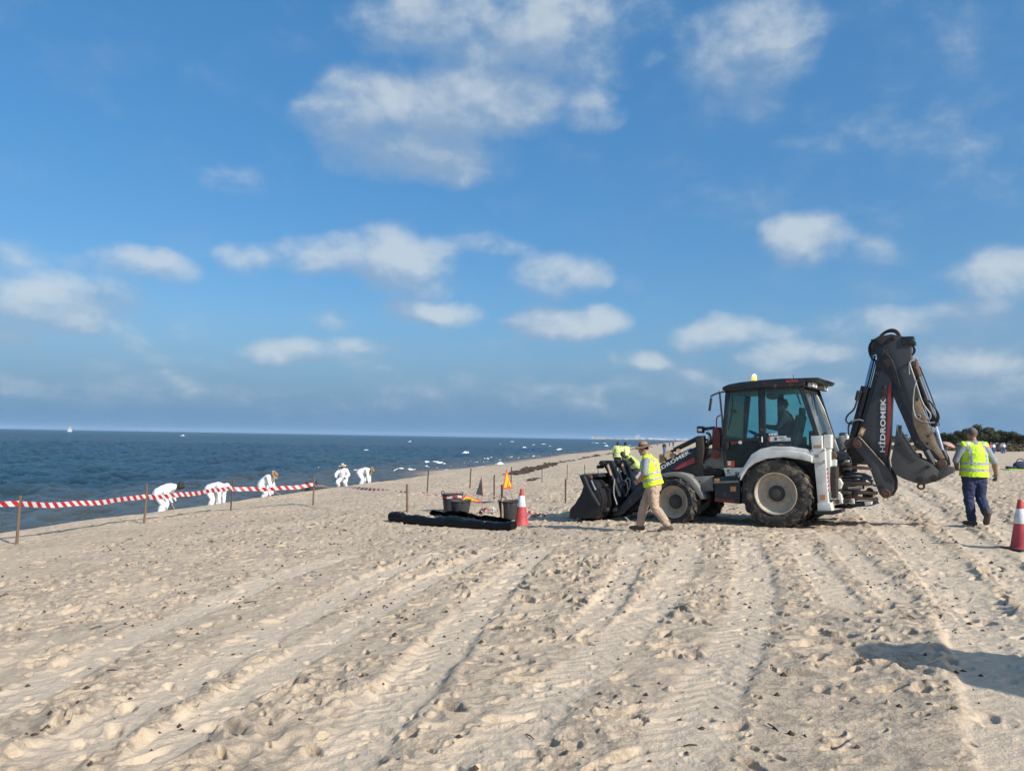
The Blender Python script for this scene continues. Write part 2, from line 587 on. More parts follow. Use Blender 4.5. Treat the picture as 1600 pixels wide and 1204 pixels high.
def mat(name, color, rough=0.6, metal=0.0, dirt=None, dirt_amt=0.0, dirt_scale=6.0, bump=0.0, bump_scale=60.0, coat=0.0, var=0.08):
    """painted / worn surface: base colour with patchy variation, dust or rust patches with their own shape, fine relief"""
    if name in MATS:
        return MATS[name]
    m, N, b, out = new_mat(name)
    tc = N.n('ShaderNodeTexCoord')
    v = tc.outputs['Object']
    n1 = N.noise(v, dirt_scale, 6, 0.6)
    c = (*color, 1)
    dark = tuple(max(0, k * (1 - var * 2)) for k in color) + (1,)
    lite = tuple(min(1, k * (1 + var * 2)) for k in color) + (1,)
    col = N.mix(N.ramp(n1.outputs['Fac'], 0.3, 0.7), dark, lite)
    rv = rough
    if dirt is not None:
        n2 = N.noise(v, dirt_scale * 1.7, 9, 0.68, 0.4)
        n3 = N.noise(v, dirt_scale * 9.0, 4, 0.6)
        f = N.math('ADD', n2.outputs['Fac'], N.math('MULTIPLY', N.math('SUBTRACT', n3.outputs['Fac'], 0.5), 0.35))
        f = N.ramp(f, 0.78 - dirt_amt * 0.5, 0.92 - dirt_amt * 0.45)
        col = N.mix(f, col, (*dirt, 1))
        N.set(b.inputs['Roughness'], N.math('MULTIPLY_ADD', f, 0.9 - rough, rough))
    else:
        b.inputs['Roughness'].default_value = rough
    N.set(b.inputs['Base Color'], col)
    b.inputs['Metallic'].default_value = metal
    b.inputs['Coat Weight'].default_value = coat
    if bump > 0:
        nb = N.noise(v, bump_scale, 5, 0.6)
        bp = N.n('ShaderNodeBump')
        bp.inputs['Strength'].default_value = bump
        bp.inputs['Distance'].default_value = 0.01
        N.l(nb.outputs['Fac'], bp.inputs['Height'])
        N.l(bp.outputs[0], b.inputs['Normal'])
    return m


def make_sand_mat():
    m, N, b, out = new_mat('sand')
    geo = N.n('ShaderNodeNewGeometry')
    pos = geo.outputs['Position']
    big = N.noise(pos, 0.35, 5, 0.6)
    mid = N.noise(pos, 2.6, 6, 0.62)
    grain = N.noise(pos, 170.0, 4, 0.75)
    col = N.mix(N.ramp(big.outputs['Fac'], 0.3, 0.7), SAND_A, SAND_B)
    col = N.mix(N.ramp(mid.outputs['Fac'], 0.35, 0.75, 0, 0.55), col, SAND_C)
    col = N.mix(N.ramp(grain.outputs['Fac'], 0.42, 0.68, 0.0, 0.55), col, (0.27, 0.21, 0.15, 1))
    # damp, darker sand turned up by wheels and feet, in broken patches
    dz = N.noise(pos, 0.62, 4, 0.6)
    dn = N.noise(pos, 9.0, 6, 0.72, 0.6)
    dm = N.math('MULTIPLY', N.ramp(dz.outputs['Fac'], 0.38, 0.54), N.ramp(dn.outputs['Fac'], 0.47, 0.58))
    ra = N.n('ShaderNodeAttribute')
    ra.attribute_name = 'rolled'
    rl = N.ramp(ra.outputs['Fac'], 0.1, 0.65)
    dm = N.math('MULTIPLY', dm, N.math('MULTIPLY_ADD', rl, -1.0, 1.0))
    col = N.mix(N.math('MULTIPLY', dm, 0.62), col, (0.27, 0.21, 0.155, 1))
    # wheels press the sand smooth; the brighter light on these bands is painted in
    col = N.mix(N.math('MULTIPLY', rl, 0.65), col, (0.64, 0.52, 0.385, 1))
    # crumbs of shell and dark weed lying about
    vo = N.n('ShaderNodeTexVoronoi')
    vo.inputs['Scale'].default_value = 16.0
    N.l(pos, vo.inputs['Vector'])
    sp = N.math('MULTIPLY', N.ramp(vo.outputs['Distance'], 0.05, 0.11, 1, 0), N.ramp(N.noise(pos, 0.8, 3).outputs['Fac'], 0.50, 0.62))
    col = N.mix(N.math('MULTIPLY', sp, 0.75), col, (0.08, 0.06, 0.04, 1))
    vo2 = N.n('ShaderNodeTexVoronoi')
    vo2.inputs['Scale'].default_value = 7.0
    N.l(pos, vo2.inputs['Vector'])
    sp2 = N.ramp(vo2.outputs['Distance'], 0.02, 0.04, 1, 0)
    col = N.mix(N.math('MULTIPLY', sp2, 0.5), col, (0.6, 0.55, 0.48, 1))
    # wet sand next to the water
    sep = N.n('ShaderNodeSeparateXYZ')
    N.l(pos, sep.inputs[0])
    zz = N.math('MULTIPLY_ADD', N.math('SUBTRACT', big.outputs['Fac'], 0.5), 0.3, sep.outputs[2])
    wet = N.ramp(zz, SEA_Z + 0.14, SEA_Z + 0.46, 1, 0)
    col = N.mix(wet, col, (0.13, 0.10, 0.072, 1))
    N.set(b.inputs['Base Color'], col)
    N.set(b.inputs['Roughness'], N.math('MULTIPLY_ADD', wet, -0.6, 0.95))
    b.inputs['Specular IOR Level'].default_value = 0.25
    nb = N.noise(pos, 45.0, 6, 0.7)
    nb2 = N.noise(pos, 11.0, 5, 0.6)
    h = N.math('MULTIPLY_ADD', nb2.outputs['Fac'], 1.6, nb.outputs['Fac'])
    bp = N.n('ShaderNodeBump')
    bp.inputs['Strength'].default_value = 0.8
    bp.inputs['Distance'].default_value = 0.022
    N.l(h, bp.inputs['Height'])
    N.l(bp.outputs[0], b.inputs['Normal'])
    return m


SAND_A, SAND_B, SAND_C = (0.575, 0.460, 0.330, 1), (0.615, 0.497, 0.362, 1), (0.50, 0.395, 0.28, 1)


def make_sea_mat():
    m, N, b, out = new_mat('sea_water')
    geo = N.n('ShaderNodeNewGeometry')
    pos = geo.outputs['Position']
    st = N.vmath('MULTIPLY', pos, (1.0, 0.45, 1.0))
    # shallows are paler and greener: depends on the distance to the shoreline
    sdot = N.vmath('DOT_PRODUCT', N.vmath('SUBTRACT', pos, (SHORE_0[0], SHORE_0[1], 0)), (SHORE_D[1], -SHORE_D[0], 0))
    shal = N.ramp(sdot, -22, -10)
    deep = N.ramp(sdot, -1200, -60, 1, 0)
    patch = N.ramp(N.noise(st, 0.05, 4, 0.6).outputs['Fac'], 0.35, 0.65)
    c = N.mix(patch, SEA_A, SEA_B)
    c = N.mix(deep, c, SEA_FAR)
    c = N.mix(N.math('MULTIPLY', shal, 0.75), c, (0.085, 0.080, 0.055, 1))
    n1 = N.noise(st, 0.9, 5, 0.62)
    n2 = N.noise(st, 4.0, 5, 0.65)
    h = N.math('MULTIPLY_ADD', n2.outputs['Fac'], 0.30, n1.outputs['Fac'])
    bp = N.n('ShaderNodeBump')
    bp.inputs['Strength'].default_value = 1.0
    bp.inputs['Distance'].default_value = SEA_BUMP
    N.l(h, bp.inputs['Height'])
    # water body colour under a reflecting surface; unresolved wave slopes keep the mean reflectance from reaching 1 at grazing view
    df = N.n('ShaderNodeBsdfDiffuse')
    N.set(df.inputs[0], c)
    gl = N.n('ShaderNodeBsdfGlossy')
    gl.inputs['Roughness'].default_value = SEA_ROUGH
    N.l(bp.outputs[0], gl.inputs['Normal'])
    fr = N.n('ShaderNodeFresnel')
    fr.inputs[0].default_value = 1.333
    N.l(bp.outputs[0], fr.inputs['Normal'])
    fac = N.math('MINIMUM', N.math('MULTIPLY', fr.outputs[0], SEA_SPEC), SEA_MAXREF)
    mx = N.n('ShaderNodeMixShader')
    N.set(mx.inputs[0], fac)
    N.l(df.outputs[0], mx.inputs[1])
    N.l(gl.outputs[0], mx.inputs[2])
    N.l(mx.outputs[0], out.inputs['Surface'])
    m.node_tree.nodes.remove(b)
    return m


SEA_A, SEA_B, SEA_FAR = (0.005, 0.026, 0.042, 1), (0.010, 0.046, 0.060, 1), (0.008, 0.056, 0.074, 1)
SEA_ROUGH, SEA_SPEC, SEA_BUMP, SEA_MAXREF = 0.13, 1.0, 2.4, 0.56


def tag(o, label=None, cat=None, group=None, kind=None):
    if label:
        o['label'] = label
    if cat:
        o['category'] = cat
    if group:
        o['group'] = group
    if kind:
        o['kind'] = kind
    return o


def add_obj(name, me, parent=None, mats=None):
    o = bpy.data.objects.new(name, me)
    COL.objects.link(o)
    if parent is not None:
        o.parent = parent
    if mats is not None:
        for mm in (mats if isinstance(mats, (list, tuple)) else [mats]):
            me.materials.append(mm)
    return o


def build_sand():
    u = np.linspace(0, 1, SAND_ROWS)
    p = 0.42
    r0, r1 = 2.9, 75.0
    near = (r0 ** -p + (r1 ** -p - r0 ** -p) * u) ** (-1 / p)
    inner = np.linspace(0.05, r0, 24)[:-1]
    far = np.geomspace(r1, 9000.0, 90)[1:]
    radii = np.concatenate([inner, near, far])
    fine = np.linspace(R(-38), R(38), SAND_COLS)
    coarse = np.linspace(R(38), R(322), 150)[1:-1]
    angles = np.concatenate([fine, coarse])
    x, y, q = polar_grid(radii, angles, True)
    z, rolled = ground_full(x, y, True)
    # dunes far inland
    s, t = shore_st(x, y)
    d = np.hypot(x, y)
    dune = sstep(s, 60, 140) * sstep(d, 110, 170)
    z = z + dune * (1.5 + 1.2 * perlin(x / 26., y / 26., 90) + 0.7 * perlin(x / 9., y / 9., 91))
    me = fast_mesh('sand', np.stack([x, y, z], 1), q)
    at = me.attributes.new('rolled', 'FLOAT', 'POINT')
    at.data.foreach_set('value', rolled.astype(np.float32))
    o = add_obj('sand', me, None, make_sand_mat())
    tag(o, 'pale trampled beach sand with tyre tracks and footprints', kind='structure')
    return o


def sea_height(x, y):
    s, t = shore_st(x, y)
    d = np.hypot(x, y)
    f = 1 - sstep(d, 250, 700)
    h = 0.28 * perlin(s / 3.4, t / 9.0, 101) + 0.36 * perlin(s / 1.5 + 4, t / 3.6, 102) + 0.20 * perlin(s / .75, t / 1.6, 103)
    h2 = 0.22 * perlin(s / 9.0, t / 26.0, 104)
    shal = 1 - 0.6 * sstep(s, -7, -3)
    return SEA_Z + (h + h2) * f * shal


def build_sea():
    radii = np.concatenate([np.geomspace(14, 260, 620), np.geomspace(260, 26000, 120)[1:]])
    angles = np.linspace(R(-80), R(40), 760)
    x, y, q = polar_grid(radii, angles, False)
    z = sea_height(x, y)
    me = fast_mesh('sea', np.stack([x, y, z], 1), q)
    o = add_obj('sea', me, None, make_sea_mat())
    tag(o, 'choppy dark blue sea with small waves', kind='structure')
    return o


SAND_ROWS, SAND_COLS = 900, 900
import time as _time
_t0 = _time.time()
build_sand()
print('sand', _time.time() - _t0)
build_sea()
print('sea', _time.time() - _t0)

# ------------------------------------------------------------------ mesh helpers
class MB:
    """collects shapes in one bmesh; build() links them as ONE mesh object"""
    def __init__(self):
        self.bm = bmesh.new()

    def _xf(self, verts, M):
        if M is not None:
            bmesh.ops.transform(self.bm, matrix=M, verts=verts)

    def box(self, c, s, rot=None, bevel=0.0, M=None):
        r = bmesh.ops.create_cube(self.bm, size=1.0)
        vs = r['verts']
        m = Matrix.Translation(Vector(c)) @ (rot.to_4x4() if rot is not None else Matrix.Identity(4)) @ Matrix.Diagonal((s[0], s[1], s[2], 1))
        if M is not None:
            m = M @ m
        bmesh.ops.transform(self.bm, matrix=m, verts=vs)
        if bevel > 0:
            es = list({e for v in vs for e in v.link_edges})
            bmesh.ops.bevel(self.bm, geom=es, offset=bevel, segments=2, affect='EDGES', profile=0.6)
        return self

    def prism(self, pts, y0, y1, bevel=0.0):
        """polygon in the (x, z) plane, extruded along y"""
        a = [self.bm.verts.new((p[0], y0, p[1])) for p in pts]
        b = [self.bm.verts.new((p[0], y1, p[1])) for p in pts]
        n = len(pts)
        fs = [self.bm.faces.new(a), self.bm.faces.new(list(reversed(b)))]
        for i in range(n):
            fs.append(self.bm.faces.new((a[i], b[i], b[(i + 1) % n], a[(i + 1) % n])))
        bmesh.ops.recalc_face_normals(self.bm, faces=fs)
        if bevel > 0:
            es = [e for e in {e for f in fs[:2] for e in f.edges}]
            bmesh.ops.bevel(self.bm, geom=es, offset=bevel, segments=2, affect='EDGES', profile=0.6)
        return self

    def prism_gen(self, pts, vec):
        """any flat 3-D polygon pushed along a vector"""
        vec = Vector(vec)
        a = [self.bm.verts.new(p) for p in pts]
        b = [self.bm.verts.new(Vector(p) + vec) for p in pts]
        n = len(pts)
        fs = [self.bm.faces.new(a), self.bm.faces.new(list(reversed(b)))]
        for i in range(n):
            fs.append(self.bm.faces.new((a[i], b[i], b[(i + 1) % n], a[(i + 1) % n])))
        bmesh.ops.recalc_face_normals(self.bm, faces=fs)
        return self

    def tube(self, pts, r, n=8, cap=True, smooth_pts=0):
        pts = [Vector(p) for p in pts]
        for _ in range(smooth_pts):
            q = [pts[0]]
            for i in range(len(pts) - 1):
                q.append(pts[i] * .75 + pts[i + 1] * .25)
                q.append(pts[i] * .25 + pts[i + 1] * .75)
            q.append(pts[-1])
            pts = q
        rs = r if isinstance(r, (list, tuple)) else [r] * len(pts)
        if len(rs) != len(pts):
            rs = list(np.interp(np.linspace(0, 1, len(pts)), np.linspace(0, 1, len(rs)), rs))
        rings = []
        up = None
        for i, p in enumerate(pts):
            t = (pts[min(i + 1, len(pts) - 1)] - pts[max(i - 1, 0)]).normalized()
            if up is None:
                up = Vector((0, 0, 1)) if abs(t.z) < .9 else Vector((1, 0, 0))
            u = (up - t * up.dot(t)).normalized()
            v = t.cross(u)
            up = u
            rings.append([self.bm.verts.new(p + (u * math.cos(2 * PI * k / n) + v * math.sin(2 * PI * k / n)) * rs[i]) for k in range(n)])
        for a, b in zip(rings[:-1], rings[1:]):
            for k in range(n):
                self.bm.faces.new((a[k], a[(k + 1) % n], b[(k + 1) % n], b[k]))
        if cap:
            self.bm.faces.new(list(reversed(rings[0])))
            self.bm.faces.new(rings[-1])
        return self

    def cyl(self, p0, p1, r, n=16, bevel=0.0, r2=None):
        p0, p1 = Vector(p0), Vector(p1)
        return self.tube([p0, p1], [r, r if r2 is None else r2], n)

    def lathe(self, prof, axis_o, axis_d, n=32, closed=False, arc=None):
        """profile [(radius, offset along axis)] turned about an axis"""
        o, d = Vector(axis_o), Vector(axis_d).normalized()
        u = d.orthogonal().normalized()
        v = d.cross(u)
        rings = []
        for (r, h) in prof:
            if r < 1e-5:
                rings.append([self.bm.verts.new(o + d * h)])
            else:
                rings.append([self.bm.verts.new(o + d * h + (u * math.cos(2 * PI * k / n) + v * math.sin(2 * PI * k / n)) * r) for k in range(n)])
        pairs = list(zip(rings[:-1], rings[1:]))
        if closed:
            pairs.append((rings[-1], rings[0]))
        for a, b in pairs:
            for k in range(n):
                k2 = (k + 1) % n
                if len(a) == 1 and len(b) == 1:
                    continue
                if len(a) == 1:
                    self.bm.faces.new((a[0], b[k2], b[k]))
                elif len(b) == 1:
                    self.bm.faces.new((a[k], a[k2], b[0]))
                else:
                    self.bm.faces.new((a[k], a[k2], b[k2], b[k]))
        return self

    def ball(self, c, r, seg=16, rings=10, rot=None):
        rr = r if isinstance(r, (tuple, list)) else (r, r, r)
        g = bmesh.ops.create_uvsphere(self.bm, u_segments=seg, v_segments=rings, radius=1.0)
        m = Matrix.Translation(Vector(c)) @ (rot.to_4x4() if rot is not None else Matrix.Identity(4)) @ Matrix.Diagonal((rr[0], rr[1], rr[2], 1))
        bmesh.ops.transform(self.bm, matrix=m, verts=g['verts'])
        return self

    def mesh(self, name, angle=35, smooth=True):
        bmesh.ops.recalc_face_normals(self.bm, faces=self.bm.faces[:])
        me = bpy.data.meshes.new(name)
        self.bm.to_mesh(me)
        self.bm.free()
        if smooth and len(me.polygons):
            me.polygons.foreach_set('use_smooth', np.ones(len(me.polygons), bool))
            me.set_sharp_from_angle(angle=R(angle))
        return me

    def build(self, name, m, parent=None, angle=35, smooth=True):
        me = self.mesh(name, angle, smooth)
        return add_obj(name, me, parent, m)


def empty(name, loc, rz=0.0):
    o = bpy.data.objects.new(name, None)
    COL.objects.link(o)
    o.location = loc
    o.rotation_euler = (0, 0, rz)
    o.empty_display_size = 0.2
    return o


def copy_tree(o, parent=None):
    c = o.copy()
    COL.objects.link(c)
    c.parent = parent
    for ch in list(o.children):
        copy_tree(ch, c)
    return c


def text_mesh(body, size, extrude=0.002, bold=0.0, spacing=1.0):
    cu = bpy.data.curves.new('lettering', 'FONT')
    cu.body = body
    cu.size = size
    cu.extrude = extrude
    cu.offset = bold
    cu.space_character = spacing
    cu.align_x = 'LEFT'
    o = bpy.data.objects.new('lettering_source', cu)
    COL.objects.link(o)
    dg = bpy.context.evaluated_depsgraph_get()
    dg.update()
    me = bpy.data.meshes.new_from_object(o.evaluated_get(dg))
    bpy.data.objects.remove(o)
    bpy.data.curves.remove(cu)
    return me


def place_text(body, name, o0, xdir, ydir, width, height, m, parent, bold=0.004, spacing=1.05):
    """flat raised lettering that starts at o0, runs along xdir for width, with cap height along ydir"""
    me = text_mesh(body, 1.0, 0.01, bold / max(height, 1e-3) * 0.7, spacing)
    co = np.empty(len(me.vertices) * 3, np.float32)
    me.vertices.foreach_get('co', co)
    co = co.reshape(-1, 3)
    mn, mx = co.min(0), co.max(0)
    sx, sy = width / (mx[0] - mn[0]), height / (mx[1] - mn[1])
    xd, yd = Vector(xdir).normalized(), Vector(ydir).normalized()
    zd = xd.cross(yd).normalized()
    yd = zd.cross(xd)
    M = Matrix((xd * sx, yd * sy, zd * 0.3)).transposed().to_4x4()
    M.translation = Vector(o0) - xd * sx * float(mn[0]) - yd * sy * float(mn[1])
    me.transform(M)
    return add_obj(name, me, parent, m)


def remeshed(name, bm_builder, voxel, smooth=3, factor=0.5):
    """closed overlapping shells fused into one continuous smooth skin"""
    me = bm_builder.mesh(name + '_src', smooth=False)
    o = bpy.data.objects.new(name + '_src', me)
    COL.objects.link(o)
    md = o.modifiers.new('fuse', 'REMESH')
    md.mode = 'VOXEL'
    md.voxel_size = voxel
    md.use_smooth_shade = True
    if smooth:
        sm = o.modifiers.new('soft', 'SMOOTH')
        sm.factor = factor
        sm.iterations = smooth
    dg = bpy.context.evaluated_depsgraph_get()
    dg.update()
    out = bpy.data.meshes.new_from_object(o.evaluated_get(dg))
    out.name = name
    bpy.data.objects.remove(o)
    bpy.data.meshes.remove(me)
    out.polygons.foreach_set('use_smooth', np.ones(len(out.polygons), bool))
    return out


# ------------------------------------------------------------------ shared materials
mat('black_paint', (0.017, 0.019, 0.023), 0.42, dirt=(0.20, 0.155, 0.11), dirt_amt=0.42, dirt_scale=3.0, bump=0.15)
mat('bucket_black', (0.012, 0.013, 0.015), 0.5, dirt=(0.12, 0.095, 0.07), dirt_amt=0.24, dirt_scale=5.0, bump=0.4, bump_scale=30)
mat('blue_black_paint', (0.013, 0.020, 0.034), 0.45, dirt=(0.16, 0.12, 0.085), dirt_amt=0.42, dirt_scale=3.5, bump=0.15)
mat('charcoal_paint', (0.050, 0.053, 0.057), 0.5, dirt=(0.19, 0.16, 0.125), dirt_amt=0.30, dirt_scale=2.5, bump=0.2, bump_scale=25)
mat('bucket_steel', (0.085, 0.083, 0.078), 0.55, dirt=(0.20, 0.15, 0.10), dirt_amt=0.42, dirt_scale=4.0, bump=0.4, bump_scale=30)
mat('white_paint', (0.60, 0.60, 0.565), 0.5, dirt=(0.30, 0.23, 0.15), dirt_amt=0.34, dirt_scale=3.0, bump=0.2, bump_scale=25)
mat('grey_paint', (0.22, 0.215, 0.20), 0.55, dirt=(0.22, 0.17, 0.12), dirt_amt=0.35, dirt_scale=4.0, bump=0.2)
mat('dark_plastic', (0.018, 0.018, 0.02), 0.6, dirt=(0.22, 0.18, 0.13), dirt_amt=0.18, dirt_scale=5.0)
mat('olive_glass', (0.012, 0.018, 0.013), 0.12, dirt=(0.12, 0.10, 0.07), dirt_amt=0.25, dirt_scale=3.0)
mat('rust_brown', (0.105, 0.060, 0.038), 0.75, dirt=(0.26, 0.18, 0.115), dirt_amt=0.36, dirt_scale=8.0, bump=0.5, bump_scale=50)
mat('dark_grease', (0.035, 0.027, 0.022), 0.6, dirt=(0.20, 0.12, 0.07), dirt_amt=0.40, dirt_scale=9.0, bump=0.5, bump_scale=60)
mat('red_primer', (0.17, 0.035, 0.022), 0.6, dirt=(0.14, 0.08, 0.05), dirt_amt=0.35, dirt_scale=7.0, bump=0.3)
mat('worn_tan', (0.36, 0.255, 0.155), 0.7, dirt=(0.10, 0.085, 0.075), dirt_amt=0.42, dirt_scale=7.0, bump=0.4, bump_scale=40)
mat('red_stripe', (0.33, 0.045, 0.05), 0.45, dirt=(0.15, 0.09, 0.07), dirt_amt=0.15, dirt_scale=4)
mat('tyre_rubber', (0.024, 0.024, 0.025), 0.85, dirt=(0.15, 0.12, 0.085), dirt_amt=0.62, dirt_scale=4.0, bump=0.4, bump_scale=80)
mat('rim_paint', (0.40, 0.345, 0.27), 0.55, dirt=(0.22, 0.155, 0.10), dirt_amt=0.42, dirt_scale=6.0, bump=0.2)
mat('hub_dark', (0.045, 0.042, 0.040), 0.6, dirt=(0.2, 0.15, 0.1), dirt_amt=0.3, dirt_scale=9.0)
mat('chrome', (0.75, 0.76, 0.78), 0.16, metal=1.0)
mat('blue_steel', (0.22, 0.34, 0.52), 0.25, metal=0.9)
mat('hose_black', (0.016, 0.016, 0.018), 0.5)
mat('hose_grey', (0.30, 0.30, 0.29), 0.5)
mat('letter_white', (0.78, 0.78, 0.76), 0.5, var=0.02)
mat('letter_red', (0.45, 0.06, 0.04), 0.5)
mat('sticker_orange', (0.60, 0.30, 0.08), 0.5)
mat('reflector_orange', (0.50, 0.23, 0.09), 0.35)
mat('sticker_white', (0.66, 0.66, 0.64), 0.5)
mat('sticker_dark', (0.02, 0.045, 0.06), 0.5)
mat('sticker_red', (0.42, 0.07, 0.03), 0.5)
mat('lamp_glass', (0.72, 0.72, 0.70), 0.15)
mat('mud', (0.20, 0.15, 0.10), 0.95, bump=0.6)


def glass_mat(name, tint, gloss=0.07, dust=0.06):
    m = bpy.data.materials.new(name)
    m.use_nodes = True
    N = Nodes(m.node_tree)
    out = N.n('ShaderNodeOutputMaterial')
    tr = N.n('ShaderNodeBsdfTransparent')
    tr.inputs[0].default_value = (*tint, 1)
    gl = N.n('ShaderNodeBsdfGlossy')
    gl.inputs['Roughness'].default_value = 0.03
    fr = N.n('ShaderNodeFresnel')
    fr.inputs[0].default_value = 1.5
    mx = N.n('ShaderNodeMixShader')
    N.l(fr.outputs[0], mx.inputs[0])
    N.l(tr.outputs[0], mx.inputs[1])
    N.l(gl.outputs[0], mx.inputs[2])
    df = N.n('ShaderNodeBsdfDiffuse')
    df.inputs[0].default_value = (0.42, 0.40, 0.34, 1)
    tc = N.n('ShaderNodeTexCoord')
    nz = N.noise(tc.outputs['Object'], 3.0, 6, 0.65)
    mx2 = N.n('ShaderNodeMixShader')
    N.l(N.ramp(nz.outputs['Fac'], 0.3, 0.8, dust * 0.3, dust * 2.2), mx2.inputs[0])
    N.l(mx.outputs[0], mx2.inputs[1])
    N.l(df.outputs[0], mx2.inputs[2])
    N.l(mx2.outputs[0], out.inputs['Surface'])
    MATS[name] = m
    return m


glass_mat('cab_glass', (0.70, 0.91, 0.89), dust=0.04)
glass_mat('rear_glass', (0.66, 0.90, 0.92), dust=0.16)


def emit_mat(name, color, strength):
    m, N, b, out = new_mat(name)
    b.inputs['Base Color'].default_value = (*color, 1)
    b.inputs['Emission Color'].default_value = (*color, 1)
    b.inputs['Emission Strength'].default_value = strength
    b.inputs['Roughness'].default_value = 0.2
    return m


emit_mat('beacon_amber', (1.0, 0.42, 0.05), 1.6)
emit_mat('beacon_glow', (1.0, 0.75, 0.40), 4.0)

# ------------------------------------------------------------------ backhoe loader
THETA = R(34.0)                                  # how far its nose points away from the picture plane
M_FWD = Vector((-math.cos(THETA), math.sin(THETA), 0))
M_LEFT = Vector((-math.sin(THETA), -math.cos(THETA), 0))
_c = px_ground(1213, 822)
M_ORG = Vector((_c.x, _c.y, 0)) - M_LEFT * 0.87
M_ORG.z = float(ground_base(_c.x, _c.y)) - 0.01


def L(px, py, y):
    """machine coordinates (x forward, z up) of what the photo shows at a pixel, in the machine's plane y"""
    d = pix_dir(px, py)
    o = CAM - M_ORG
    k = (y - o.dot(M_LEFT)) / d.dot(M_LEFT)
    p = o + d * k
    return (p.dot(M_FWD), p.z)


def LL(pts, y):
    return [L(a, b, y) for a, b in pts]


def L3(px, py, y):
    x, z = L(px, py, y)
    return Vector((x, y, z))


def px_len(n, px, py, y):
    a, b = L3(px, py, y), L3(px, py + n, y)
    return (a - b).length


